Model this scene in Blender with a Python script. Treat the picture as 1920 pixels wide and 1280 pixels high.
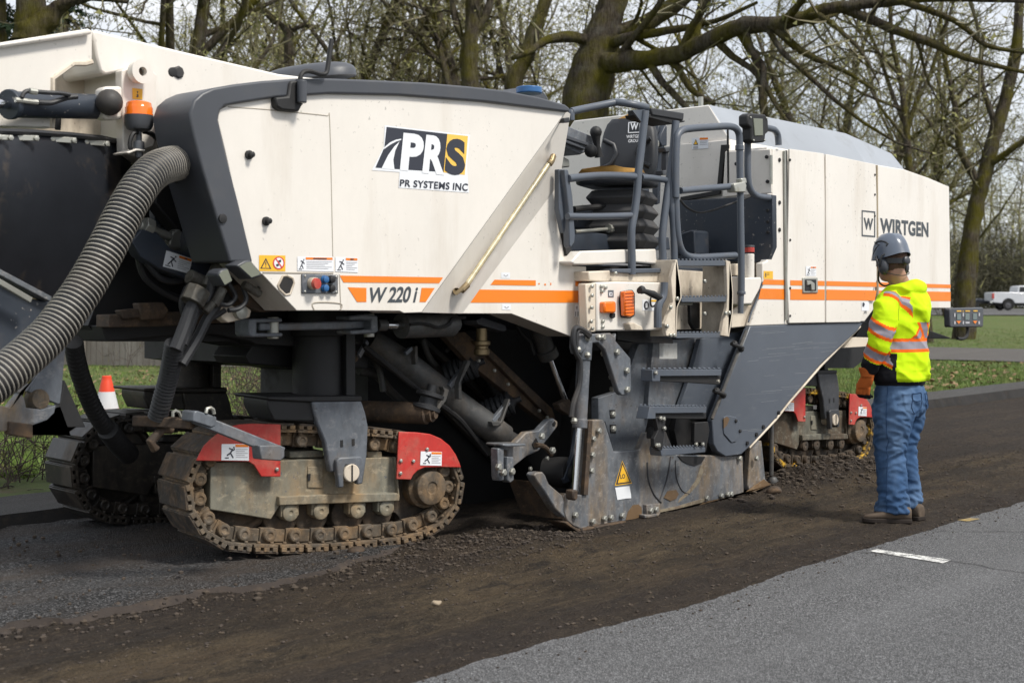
import bpy, bmesh, math, random
import numpy as np
from mathutils import Vector, Matrix, noise as mnoise

# ------------------------------------------------------------------ scene, camera, light
sc = bpy.context.scene
for o in list(bpy.data.objects):
    bpy.data.objects.remove(o)
COL = sc.collection
F, U0, VH, H = 2500.0, 960.0, 575.0, 1.38          # focal length and horizon of the photograph (in its pixels), eye height
SN, CS = 0.6588, 0.7523                           # the road runs along X, 41 degrees right of the view
sc.render.resolution_x, sc.render.resolution_y = 1024, 682

cam_d = bpy.data.cameras.new('camera')
cam = bpy.data.objects.new('camera', cam_d)
COL.objects.link(cam)
cam.location = (0, 0, H)
cam.rotation_euler = (math.radians(90), 0, -math.atan2(CS, SN))
cam_d.sensor_width = 36
cam_d.lens = 36 * F / 1920
cam_d.shift_y = (VH - 640) / 1920
cam_d.clip_start, cam_d.clip_end = 0.1, 2000
cam_d.dof.use_dof = True
cam_d.dof.focus_distance = 8.6
cam_d.dof.aperture_fstop = 3.6
sc.camera = cam

SUN_EL, SUN_AZ = math.radians(52), math.radians(172)   # azimuth clockwise from +Y
world = bpy.data.worlds.new('World')
sc.world = world
world.use_nodes = True
wn, wl = world.node_tree.nodes, world.node_tree.links
wn.clear()
w_out = wn.new('ShaderNodeOutputWorld')
w_bg = wn.new('ShaderNodeBackground')
w_bg.inputs['Strength'].default_value = 0.084
w_sky = wn.new('ShaderNodeTexSky')
w_sky.sky_type = 'NISHITA'
w_sky.sun_disc = False
w_sky.sun_elevation, w_sky.sun_rotation = SUN_EL, SUN_AZ
w_tc = wn.new('ShaderNodeTexCoord')
w_map = wn.new('ShaderNodeMapping')
w_map.inputs['Scale'].default_value = (1, 1, 2.2)
w_noise = wn.new('ShaderNodeTexNoise')
w_noise.inputs['Scale'].default_value = 3.2
w_noise.inputs['Detail'].default_value = 7
w_ramp = wn.new('ShaderNodeValToRGB')
w_ramp.color_ramp.elements[0].position = 0.34
w_ramp.color_ramp.elements[0].color = (0.55, 0.55, 0.55, 1)
w_ramp.color_ramp.elements[1].position = 0.62
w_mix = wn.new('ShaderNodeMixRGB')
w_mix.inputs[2].default_value = (8.4, 8.6, 9.0, 1)      # bright cloud cover
wl.new(w_tc.outputs['Generated'], w_map.inputs[0])
wl.new(w_map.outputs[0], w_noise.inputs['Vector'])
wl.new(w_noise.outputs['Fac'], w_ramp.inputs[0])
wl.new(w_ramp.outputs[0], w_mix.inputs[0])
wl.new(w_sky.outputs[0], w_mix.inputs[1])
wl.new(w_mix.outputs[0], w_bg.inputs[0])
wl.new(w_bg.outputs[0], w_out.inputs[0])

sun_d = bpy.data.lights.new('sun', 'SUN')
sun_d.energy = 2.8
sun_d.angle = math.radians(11)
sun_d.color = (1.0, 0.95, 0.87)
sun = bpy.data.objects.new('sun', sun_d)
COL.objects.link(sun)
sdir = Vector((math.sin(SUN_AZ) * math.cos(SUN_EL), math.cos(SUN_AZ) * math.cos(SUN_EL), math.sin(SUN_EL)))
sun.rotation_euler = sdir.to_track_quat('Z', 'Y').to_euler()

sc.view_settings.view_transform = 'Standard'
sc.view_settings.look = 'None'
sc.view_settings.gamma = 1
sc.view_settings.exposure = 0.52
sc.render.engine = 'CYCLES'
sc.cycles.use_denoising = True
sc.cycles.max_bounces = 6
sc.cycles.diffuse_bounces = 3
sc.cycles.glossy_bounces = 3

# ------------------------------------------------------------------ measuring the photograph: a photo point on a known real plane
def ray(u, v):
    t = (u - U0) / F
    return (CS + t * SN, SN - t * CS, (VH - v) / F)
def PY(u, v, Y):
    r = ray(u, v); k = Y / r[1]
    return Vector((r[0] * k, Y, H + r[2] * k))
def PX(u, v, X):
    r = ray(u, v); k = X / r[0]
    return Vector((X, r[1] * k, H + r[2] * k))
def PD(u, v, d):
    r = ray(u, v)
    return Vector((r[0] * d, r[1] * d, H + r[2] * d))
def PG(u, v, z):
    r = ray(u, v); k = (z - H) / r[2]
    return Vector((r[0] * k, r[1] * k, z))
VIEWS = {'a1': (400, 120, 2.56), 'z1': (0, 0, 2.977), 'z2': (240, 380, 2.977), 'z3': (0, 650, 2.977), 'z4': (260, 720, 3.0),
         'z5': (640, 540, 2.723), 'z6': (1000, 160, 2.6667), 'z7': (920, 560, 2.8446), 'z8': (1400, 380, 2.065),
         'b1': (0, 400, 3.047), 'b2': (1020, 180, 4.268), 'b3': (1240, 180, 2.665), 'b4': (1720, 460, 4.0), 'b5': (640, 580, 4.572),
         'b7': (1400, 680, 4.9215), 'lg': (640, 180, 5.332), 'p': (0, 0, 1.0)}
def Q(view, s):
    ox, oy, k = VIEWS[view]
    out = []
    for a in s.split():
        x, y = a.split(',')
        out.append((ox + float(x) / k, oy + float(y) / k))
    return out
def at(view, s, Y):
    return [PY(u, v, Y) for u, v in Q(view, s)]
def atx(view, s, X):
    return [PX(u, v, X) for u, v in Q(view, s)]

# ------------------------------------------------------------------ mesh building
WORLD = {}
def worldpos(o):
    return WORLD.get(o.name, Vector((0, 0, 0))) if o else Vector((0, 0, 0))

class MB:
    def __init__(s):
        s.v, s.f, s.m, s.cm = [], [], [], 0
    def add(s, vs, fs):
        b = len(s.v)
        s.v += [tuple(p) for p in vs]
        for f in fs:
            s.f.append(tuple(b + i for i in f)); s.m.append(s.cm)
        return s
    def loft(s, A, B, capA=True, capB=True):
        n = len(A)
        fs = [(i, (i + 1) % n, n + (i + 1) % n, n + i) for i in range(n)]
        if capA: fs.append(tuple(range(n))[::-1])
        if capB: fs.append(tuple(range(n, 2 * n)))
        return s.add(list(A) + list(B), fs)
    def rings(s, R, cap=True):
        n = len(R[0]); vs = [p for r in R for p in r]; fs = []
        for k in range(len(R) - 1):
            for i in range(n):
                j = (i + 1) % n
                fs.append((k * n + i, k * n + j, (k + 1) * n + j, (k + 1) * n + i))
        if cap:
            fs.append(tuple(range(n))[::-1]); fs.append(tuple(range((len(R) - 1) * n, len(R) * n)))
        return s.add(vs, fs)
    def pr(s, view, st, Y, th):                       # outline on the plane y = Y, th metres deep
        A = at(view, st, Y)
        return s.loft(A, [p + Vector((0, th, 0)) for p in A])
    def prx(s, view, st, X, th):
        A = atx(view, st, X)
        return s.loft(A, [p + Vector((th, 0, 0)) for p in A])
    def sheet(s, pts):
        return s.add(pts, [tuple(range(len(pts)))])
    def box(s, x0, x1, y0, y1, z0, z1):
        A = [Vector(p) for p in ((x0, y0, z0), (x1, y0, z0), (x1, y0, z1), (x0, y0, z1))]
        return s.loft(A, [p + Vector((0, y1 - y0, 0)) for p in A])
    def bar(s, p, q, w, h, up=(0, 0, 1)):
        p, q = Vector(p), Vector(q); d = (q - p).normalized(); u = Vector(up)
        a = d.cross(u)
        if a.length < 1e-4: a = d.cross(Vector((0, 1, 0)))
        a.normalize(); b = a.cross(d).normalized()
        A = [p + a * w / 2 * i + b * h / 2 * j for i, j in ((-1, -1), (1, -1), (1, 1), (-1, 1))]
        return s.loft(A, [x + (q - p) for x in A])
    def tube(s, path, r, n=10, cap=True, twist=None):
        path = [Vector(p) for p in path]
        rr = r if isinstance(r, (list, tuple)) else [r] * len(path)
        R, prev = [], None
        for i, p in enumerate(path):
            d = (path[min(i + 1, len(path) - 1)] - path[max(i - 1, 0)]).normalized()
            if prev is None:
                a = d.cross(Vector((0, 0, 1)))
                if a.length < 0.05: a = d.cross(Vector((0, 1, 0)))
            else:
                a = prev - d * prev.dot(d)
            a.normalize(); prev = a; b = d.cross(a)
            R.append([p + (a * math.cos(k * 2 * math.pi / n) + b * math.sin(k * 2 * math.pi / n)) * rr[i] for k in range(n)])
        return s.rings(R, cap)
    def cyl(s, p, q, r, n=16, r2=None):
        return s.tube([p, q], [r, r if r2 is None else r2], n)
    def lathe(s, c, axis, prof, n=20):
        c, axis = Vector(c), Vector(axis).normalized()
        a = axis.cross(Vector((0, 0, 1)))
        if a.length < 0.05: a = axis.cross(Vector((0, 1, 0)))
        a.normalize(); b = axis.cross(a)
        return s.rings([[c + axis * h + (a * math.cos(k * 2 * math.pi / n) + b * math.sin(k * 2 * math.pi / n)) * max(r, 1e-4)
                         for k in range(n)] for r, h in prof])
    def ball(s, c, r, n=12, sc_=(1, 1, 1)):
        c = Vector(c); R = []
        for i in range(n // 2 + 1):
            th = math.pi * i / (n // 2)
            R.append([c + Vector((math.sin(th) * math.cos(2 * math.pi * k / n) * r * sc_[0] + 1e-5 * k, math.sin(th) * math.sin(2 * math.pi * k / n) * r * sc_[1],
                                  math.cos(th) * r * sc_[2])) for k in range(n)])
        return s.rings(R)
    def build(s, name, mat, parent=None, bevel=0, smooth=35, seg=2, world=None, subsurf=0, recalc=True, raw=False):
        vs = np.array([tuple(p) for p in s.v], dtype=float)
        c = Vector((0, 0, 0)) if raw else (Vector(((vs.min(0) + vs.max(0)) / 2)) if world is None else Vector(world))
        me = bpy.data.meshes.new(name)
        me.from_pydata((vs - np.array(c)).tolist(), [], s.f)
        mats = mat if isinstance(mat, (list, tuple)) else [mat]
        for m in mats: me.materials.append(m)
        if len(mats) > 1: me.polygons.foreach_set('material_index', s.m)
        if recalc:
            bm = bmesh.new(); bm.from_mesh(me)
            bmesh.ops.recalc_face_normals(bm, faces=bm.faces[:]); bm.to_mesh(me); bm.free()
        if smooth:
            me.polygons.foreach_set('use_smooth', [True] * len(me.polygons))
            me.set_sharp_from_angle(angle=math.radians(smooth))
        o = bpy.data.objects.new(name, me); COL.objects.link(o)
        if parent: o.parent = parent
        o.location = c - (Vector((0, 0, 0)) if raw else worldpos(parent)); WORLD[o.name] = c
        if bevel:
            b = o.modifiers.new('bevel', 'BEVEL'); b.width = bevel; b.segments = seg
            b.limit_method = 'ANGLE'; b.angle_limit = math.radians(35); b.use_clamp_overlap = True
        return o

def tag(o, label=None, cat=None, group=None, kind=None):
    if label: o['label'] = label
    if cat: o['category'] = cat
    if group: o['group'] = group
    if kind: o['kind'] = kind
    return o
def thing(name, loc, label, cat, group=None, rz=0):
    o = bpy.data.objects.new(name, None); COL.objects.link(o)
    o.location = loc; o.rotation_euler.z = rz; o.empty_display_size = 0.2; WORLD[o.name] = Vector(loc)
    return tag(o, label, cat, group)
def copy_tree(o, parent=None):
    c = o.copy(); COL.objects.link(c)
    if parent: c.parent = parent
    for ch in list(o.children): copy_tree(ch, c)
    return c

# ------------------------------------------------------------------ materials
def nodes_of(name):
    m = bpy.data.materials.new(name); m.use_nodes = True
    nt = m.node_tree
    return m, nt, nt.nodes['Principled BSDF']
def N(nt, typ, **kw):
    n = nt.nodes.new(typ)
    for k, v in kw.items():
        if k in n.inputs: n.inputs[k].default_value = v
        else: setattr(n, k, v)
    return n
def coords(nt, scale=(1, 1, 1), world=False):
    mp = N(nt, 'ShaderNodeMapping'); mp.inputs['Scale'].default_value = scale
    if world:
        g = N(nt, 'ShaderNodeNewGeometry'); nt.links.new(g.outputs['Position'], mp.inputs[0])
    else:
        t = N(nt, 'ShaderNodeTexCoord'); nt.links.new(t.outputs['Object'], mp.inputs[0])
    return mp.outputs[0]
def noise(nt, vec, scale, detail=5, rough=0.6, lo=0.4, hi=0.6):
    n = N(nt, 'ShaderNodeTexNoise'); n.inputs['Scale'].default_value = scale
    n.inputs['Detail'].default_value = detail; n.inputs['Roughness'].default_value = rough
    nt.links.new(vec, n.inputs['Vector'])
    r = N(nt, 'ShaderNodeMapRange'); r.inputs[1].default_value = lo; r.inputs[2].default_value = hi
    nt.links.new(n.outputs['Fac'], r.inputs[0])
    return r.outputs[0]
def mixc(nt, fac, a, b):
    m = N(nt, 'ShaderNodeMixRGB')
    for i, x in ((0, fac), (1, a), (2, b)):
        if isinstance(x, (int, float)): m.inputs[i].default_value = x
        elif isinstance(x, tuple): m.inputs[i].default_value = (*x, 1) if len(x) == 3 else x
        else: nt.links.new(x, m.inputs[i])
    return m.outputs[0]
def mul(nt, a, b):
    m = N(nt, 'ShaderNodeMath', operation='MULTIPLY')
    for i, x in ((0, a), (1, b)):
        if isinstance(x, (int, float)): m.inputs[i].default_value = x
        else: nt.links.new(x, m.inputs[i])
    return m.outputs[0]
def bump(nt, bsdf, h, strength, dist=0.01):
    b = N(nt, 'ShaderNodeBump'); b.inputs['Strength'].default_value = strength; b.inputs['Distance'].default_value = dist
    nt.links.new(h, b.inputs['Height']); nt.links.new(b.outputs[0], bsdf.inputs['Normal'])
def paint(name, col, rough=0.45, metal=0.0, var=0.12, dirt=(0.12, 0.085, 0.05), damt=0.35, dlo=0.52, dhi=0.75, dscale=4.0, streak=1.0,
          bumpy=0.0, spots=0.0, spotcol=(0.05, 0.04, 0.03), coat=0.0, grime=0.0):
    m, nt, b = nodes_of(name)
    v = coords(nt, world=True)
    n1 = noise(nt, v, 1.7, 4, 0.55, 0.3, 0.7)
    dark = tuple(c * (1 - var) for c in col); lite = tuple(min(1, c * (1 + var * 0.6)) for c in col)
    c = mixc(nt, n1, dark, lite)
    v2 = coords(nt, (1, 1, streak), world=True)
    d = noise(nt, v2, dscale, 8, 0.68, dlo, dhi)
    c = mixc(nt, mul(nt, d, damt), c, dirt)
    if grime:                                          # rubbed, blotchy wear in two sizes
        g1 = noise(nt, coords(nt, (1.3, 1, .6), world=True), 11, 9, 0.72, 0.44, 0.60)
        c = mixc(nt, mul(nt, g1, grime), c, tuple(x * 0.32 for x in col))
        g2 = noise(nt, coords(nt, (.8, 1, 1.2), world=True), 23, 9, 0.75, 0.53, 0.66)
        c = mixc(nt, mul(nt, g2, grime), c, tuple(min(1, x * 1.5 + y * .6) for x, y in zip(col, dirt)))
    if spots:
        sp = noise(nt, v, 42, 3, 0.5, 0.66, 0.70)
        gate = noise(nt, v, 2.3, 3, 0.5, 0.45, 0.6)
        c = mixc(nt, mul(nt, mul(nt, sp, gate), spots), c, spotcol)
    nt.links.new(c, b.inputs['Base Color'])
    r = N(nt, 'ShaderNodeMapRange'); r.inputs[3].default_value = rough; r.inputs[4].default_value = min(1, rough + 0.3)
    nt.links.new(d, r.inputs[0]); nt.links.new(r.outputs[0], b.inputs['Roughness'])
    b.inputs['Metallic'].default_value = metal
    if coat: b.inputs['Coat Weight'].default_value = coat
    if bumpy:
        bump(nt, b, noise(nt, v, 30, 5, 0.6, 0.2, 0.8), bumpy, 0.004)
    return m
def flat(name, col, rough=0.5, metal=0.0, alpha=1.0, trans=0.0):
    m, nt, b = nodes_of(name)
    b.inputs['Base Color'].default_value = (*col, 1); b.inputs['Roughness'].default_value = rough
    b.inputs['Metallic'].default_value = metal
    if trans: b.inputs['Transmission Weight'].default_value = trans
    return m

cream = paint('cream_paint', (0.755, 0.715, 0.655), 0.38, var=0.045, dirt=(0.40, 0.32, 0.22), damt=0.36, dlo=0.52, dhi=0.8, dscale=3.2, streak=0.16, spots=0.35, coat=0.3, grime=0.03)
cream_dirty = paint('dusty_cream_paint', (0.68, 0.60, 0.49), 0.5, var=0.12, dirt=(0.16, 0.11, 0.065), damt=0.7, dlo=0.46, dhi=0.75, dscale=5, streak=0.5, spots=0.8)
dgrey = paint('dark_grey_plastic', (0.062, 0.067, 0.078), 0.42, var=0.15, dirt=(0.12, 0.11, 0.10), damt=0.25, dscale=3, bumpy=0.05)
navy = paint('blue_grey_steel', (0.033, 0.042, 0.058), 0.45, var=0.2, dirt=(0.12, 0.10, 0.085), damt=0.3, dscale=6, spots=0.9, spotcol=(0.3, 0.28, 0.26))
railm = paint('grey_rail_paint', (0.085, 0.10, 0.125), 0.4, var=0.15, dirt=(0.14, 0.12, 0.1), damt=0.3, dscale=12)
steel = paint('worn_grey_steel', (0.135, 0.150, 0.172), 0.42, 0.0, var=0.22, dirt=(0.17, 0.12, 0.075), damt=0.65, dlo=0.5, dhi=0.74, dscale=3.6, streak=0.7, bumpy=0.12, spots=0.7, grime=0.4)
steel_pale = paint('scraped_grey_steel', (0.175, 0.19, 0.21), 0.4, 0.15, var=0.3, dirt=(0.26, 0.18, 0.095), damt=0.85, dlo=0.45, dhi=0.64, dscale=3.4, streak=0.3, bumpy=0.15, spots=0.9, spotcol=(0.09, 0.06, 0.035), grime=0.5)
skirtm = paint('blue_grey_skirt_paint', (0.082, 0.096, 0.12), 0.4, var=0.14, dirt=(0.24, 0.25, 0.26), damt=0.22, dlo=0.55, dhi=0.72, dscale=9, streak=6.0)
dust = paint('dusty_track_steel', (0.108, 0.088, 0.065), 0.72, var=0.3, dirt=(0.25, 0.155, 0.075), damt=0.8, dlo=0.42, dhi=0.64, dscale=6, bumpy=0.4, spots=0.6, spotcol=(0.04, 0.04, 0.05), grime=0.6)
frame_m = paint('dusty_olive_frame', (0.215, 0.205, 0.16), 0.6, var=0.25, dirt=(0.30, 0.20, 0.10), damt=0.85, dlo=0.43, dhi=0.64, dscale=3, streak=0.5, grime=0.45, bumpy=0.12, spots=0.8, spotcol=(0.09, 0.1, 0.12))
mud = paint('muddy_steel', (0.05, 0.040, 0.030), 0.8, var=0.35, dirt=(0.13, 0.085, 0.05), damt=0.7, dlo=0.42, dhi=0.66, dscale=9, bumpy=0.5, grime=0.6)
pad_m = paint('worn_track_pad', (0.05, 0.042, 0.034), 0.75, var=0.35, dirt=(0.15, 0.10, 0.06), damt=0.9, dlo=0.42, dhi=0.62, dscale=10, bumpy=0.6, grime=0.6)
redp = paint('scuffed_red_paint', (0.50, 0.035, 0.028), 0.45, var=0.2, dirt=(0.42, 0.14, 0.10), damt=0.7, dlo=0.45, dhi=0.66, dscale=6, bumpy=0.08, spots=0.6, grime=0.18)
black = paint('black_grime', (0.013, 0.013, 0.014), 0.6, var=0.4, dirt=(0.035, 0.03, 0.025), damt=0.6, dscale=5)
rubber = paint('black_rubber', (0.026, 0.027, 0.030), 0.5, var=0.3, dirt=(0.10, 0.08, 0.06), damt=0.55, dlo=0.52, dhi=0.78, dscale=3, bumpy=0.08)
rust = paint('rusty_steel', (0.062, 0.043, 0.030), 0.75, var=0.35, dirt=(0.17, 0.105, 0.055), damt=0.7, dlo=0.46, dhi=0.68, dscale=8, bumpy=0.3, grime=0.5)
pipe_m = paint('dull_grey_tube', (0.075, 0.076, 0.076), 0.5, var=0.25, dirt=(0.12, 0.09, 0.06), damt=0.6, dlo=0.45, dhi=0.7, dscale=5, bumpy=0.08, grime=0.4)
chrome = flat('chrome', (0.65, 0.66, 0.68), 0.12, 1.0)
zinc = paint('zinc_plated_steel', (0.42, 0.42, 0.38), 0.4, 0.6, var=0.2, dirt=(0.2, 0.16, 0.1), damt=0.5, dscale=15)
brass = paint('brass_fitting', (0.24, 0.18, 0.10), 0.4, 0.7, var=0.2, damt=0.4)
orange = paint('orange_stripe', (0.83, 0.215, 0.012), 0.42, var=0.04, damt=0.12, spots=0.3)
white_st = paint('white_sticker', (0.78, 0.80, 0.83), 0.4, var=0.03, damt=0.06)
ink = flat('dark_blue_grey_ink', (0.028, 0.031, 0.045), 0.45)
ink_grey = flat('grey_lettering', (0.055, 0.065, 0.075), 0.45)
yel_st = flat('yellow_sticker', (0.82, 0.46, 0.03), 0.45)
yel_lg = flat('logo_yellow', (0.86, 0.53, 0.09), 0.45)
red_st = flat('sticker_red', (0.6, 0.05, 0.05), 0.45)
blue_btn = flat('blue_button', (0.03, 0.12, 0.30), 0.35)
amber, _nt, _b = nodes_of('amber_lens')
_b.inputs['Base Color'].default_value = (0.85, 0.17, 0.01, 1); _b.inputs['Roughness'].default_value = 0.15
_b.inputs['Coat Weight'].default_value = 0.5
lamp_glass = flat('lamp_glass', (0.16, 0.17, 0.13), 0.12)
clear_tube = paint('yellowed_clear_tube', (0.42, 0.36, 0.22), 0.25, var=0.35, dirt=(0.6, 0.56, 0.42), damt=0.7, dscale=6, grime=0.4)
foam_m = paint('torn_yellow_foam', (0.40, 0.22, 0.055), 0.9, var=0.4, dirt=(0.16, 0.08, 0.03), damt=0.6, dscale=14, bumpy=0.6)
vinyl = paint('black_vinyl', (0.024, 0.027, 0.033), 0.45, var=0.2, damt=0.15, bumpy=0.1)
screen_m = flat('grey_screen', (0.13, 0.17, 0.17), 0.2)
roof_m = paint('light_grey_roof_paint', (0.30, 0.325, 0.36), 0.35, var=0.08, damt=0.2, dscale=3)

# ------------------------------------------------------------------ lettering: font outlines as flat meshes
_fonts = {}
def glyphs(text, bold=0.0, spacing=1.0, shear=0.0):
    cu = bpy.data.curves.new('lettering', 'FONT'); cu.body = text; cu.size = 1; cu.offset = bold
    cu.space_character = spacing; cu.shear = shear; cu.resolution_u = 4
    ob = bpy.data.objects.new('lettering', cu); COL.objects.link(ob)
    dg = bpy.context.evaluated_depsgraph_get()
    me = bpy.data.meshes.new_from_object(ob.evaluated_get(dg))
    bm = bmesh.new(); bm.from_mesh(me); bmesh.ops.triangulate(bm, faces=bm.faces[:])
    vs = [(v.co.x, v.co.y) for v in bm.verts]; fs = [tuple(v.index for v in f.verts) for f in bm.faces]
    bm.free(); bpy.data.objects.remove(ob); bpy.data.curves.remove(cu); bpy.data.meshes.remove(me)
    x0, x1 = min(p[0] for p in vs), max(p[0] for p in vs); y0, y1 = min(p[1] for p in vs), max(p[1] for p in vs)
    return [((x - x0) / (x1 - x0), (y - y0) / (y1 - y0)) for x, y in vs], fs
def letter(mb, text, quad, **kw):                     # quad: top-left, top-right, bottom-right, bottom-left in space
    g, fs = glyphs(text, **kw)
    tl, tr, br, bl = quad
    return mb.add([(bl * (1 - x) + br * x) * (1 - y) + (tl * (1 - x) + tr * x) * y for x, y in g], fs)

# ------------------------------------------------------------------ ground: milled lane, asphalt lane, shoulder, lawn, path
def depth(x, y): return CS * x + SN * y
def sstep(a, b, x):
    t = min(1, max(0, (x - a) / (b - a))); return t * t * (3 - 2 * t)
def lawn_z(x, y):
    d = depth(x, y)
    return 0.10 + 1.05 * sstep(26, 128, d) + 0.04 * mnoise.noise((x * 0.25, y * 0.25, 3)) * sstep(9.0, 11, y)
def nz(x, y, z, s): return mnoise.noise((x * s, y * s, z))

def milled_z(x, y):
    z = 0.018 * mnoise.noise((x * 0.55, y * 6.5, 1.3)) + 0.012 * mnoise.noise((x * 1.6, y * 14, 5.1)) + 0.009 * mnoise.noise((x * 11, y * 17, 2))
    for yc, w, a in ((4.62, 0.10, 0.035), (4.18, 0.08, 0.022), (3.72, 0.12, 0.022)):        # loose windrows along the cut
        yy = y - yc - 0.10 * mnoise.noise((x * 0.5, yc, 7))
        z += a * math.exp(-(yy / w) ** 2) * (0.55 + 0.9 * mnoise.noise((x * 5, y * 5, yc)) + 0.5 * mnoise.noise((x * 14, y * 14, yc)))
    hx, hy = (x - 9.75) / 0.85, (y - 5.12) / 0.33                                            # heap behind the side plate
    hp = math.exp(-(hx * hx) ** 1.5 - hy * hy)
    z += hp * (0.13 + 0.06 * mnoise.noise((x * 7, y * 7, 4)) + 0.035 * mnoise.noise((x * 19, y * 19, 9)))
    hx, hy = (x - 5.75) / 0.55, (y - 5.15) / 0.35                                            # heap in front of the side plate
    z += math.exp(-hx * hx - hy * hy) * (0.05 + 0.05 * mnoise.noise((x * 9, y * 9, 4)))
    e = sstep(0.25, 0, y - 3.42)
    z += e * (0.02 + 0.025 * mnoise.noise((x * 6, y * 6, 8)))
    return z

def grid(xs, ys, zf, name, mat):
    vs = [(x, y, zf(x, y)) for x in xs for y in ys]
    n = len(ys)
    fs = [(i * n + j, (i + 1) * n + j, (i + 1) * n + j + 1, i * n + j + 1) for i in range(len(xs) - 1) for j in range(n - 1)]
    m = MB(); m.v, m.f, m.m = vs, fs, [0] * len(fs)
    o = m.build(name, mat, smooth=180, raw=True, recalc=False)
    return tag(o, kind='structure')

# milled ground material: brown scraped earth over dark planings, streaked along the cut
milled_m, nt, b = nodes_of('milled_ground')
vs_ = coords(nt, (0.16, 1.0, 1.0), world=True); vr = coords(nt, world=True)
st1 = noise(nt, vs_, 2.6, 8, 0.66, 0.36, 0.62)
st2 = noise(nt, coords(nt, (0.05, 1.0, 1.0), world=True), 9, 4, 0.6, 0.45, 0.72)
c = mixc(nt, st1, (0.042, 0.031, 0.022), (0.205, 0.142, 0.080))
c = mixc(nt, mul(nt, st2, 0.65), c, (0.31, 0.235, 0.14))
st3 = noise(nt, coords(nt, (0.035, 1.0, 1.0), world=True), 3.1, 6, 0.7, 0.52, 0.66)
c = mixc(nt, mul(nt, st3, 0.65), c, (0.29, 0.215, 0.125))
clot = noise(nt, coords(nt, (0.35, 1.0, 1.0), world=True), 6.5, 7, 0.75, 0.53, 0.62)
c = mixc(nt, mul(nt, clot, 0.8), c, (0.020, 0.016, 0.014))
pt = noise(nt, vr, 0.9, 5, 0.6, 0.46, 0.62)
c = mixc(nt, mul(nt, pt, 0.6), c, (0.040, 0.030, 0.025))
# damp dark planings lie in bands along both sides of the cut, paler scraped earth between
gp = N(nt, 'ShaderNodeNewGeometry'); sx = N(nt, 'ShaderNodeSeparateXYZ'); nt.links.new(gp.outputs['Position'], sx.inputs[0])
wv = noise(nt, coords(nt, (0.3, 1, 1), world=True), 1.4, 6, 0.65, 0.0, 1.0)
yy_ = N(nt, 'ShaderNodeMath', operation='ADD'); nt.links.new(sx.outputs['Y'], yy_.inputs[0]); nt.links.new(mul(nt, wv, 0.9), yy_.inputs[1])
for lo_, hi_, am in ((4.55, 4.20, 0.75), (5.10, 5.45, 0.7)):
    bd = N(nt, 'ShaderNodeMapRange'); bd.inputs[1].default_value = lo_; bd.inputs[2].default_value = hi_; nt.links.new(yy_.outputs[0], bd.inputs[0])
    c = mixc(nt, mul(nt, bd.outputs[0], am), c, (0.056, 0.041, 0.036))
md = noise(nt, coords(nt, (0.45, 1, 1), world=True), 21, 6, 0.75, 0.40, 0.62)
c = mixc(nt, mul(nt, md, 0.42), c, (0.026, 0.020, 0.016))
md2 = noise(nt, coords(nt, (0.6, 1, 1.3), world=True), 33, 5, 0.75, 0.54, 0.66)
c = mixc(nt, mul(nt, md2, 0.5), c, (0.27, 0.205, 0.135))
gr = noise(nt, vr, 85, 4, 0.7, 0.3, 0.75)
c = mixc(nt, gr, mixc(nt, 0.55, c, (0.008, 0.007, 0.006)), mixc(nt, 0.12, c, (0.3, 0.25, 0.19)))
vo = N(nt, 'ShaderNodeTexVoronoi'); vo.inputs['Scale'].default_value = 38; nt.links.new(vr, vo.inputs['Vector'])
chip = N(nt, 'ShaderNodeMapRange'); chip.inputs[1].default_value = 0.20; chip.inputs[2].default_value = 0.12
nt.links.new(vo.outputs['Distance'], chip.inputs[0])
pick = N(nt, 'ShaderNodeSeparateColor'); nt.links.new(vo.outputs['Color'], pick.inputs[0])
pk = N(nt, 'ShaderNodeMapRange'); pk.inputs[1].default_value = 0.86; pk.inputs[2].default_value = 0.9; nt.links.new(pick.outputs[0], pk.inputs[0])
c = mixc(nt, mul(nt, chip.outputs[0], mul(nt, pk.outputs[0], 0.75)), c, (0.26, 0.22, 0.175))
nt.links.new(c, b.inputs['Base Color']); b.inputs['Roughness'].default_value = 0.9
b.inputs['Specular IOR Level'].default_value = 0.25
hs = N(nt, 'ShaderNodeMath', operation='MULTIPLY_ADD'); nt.links.new(md, hs.inputs[0]); hs.inputs[1].default_value = -0.9; nt.links.new(gr, hs.inputs[2])
bump(nt, b, hs.outputs[0], 1.0, 0.03)

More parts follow.
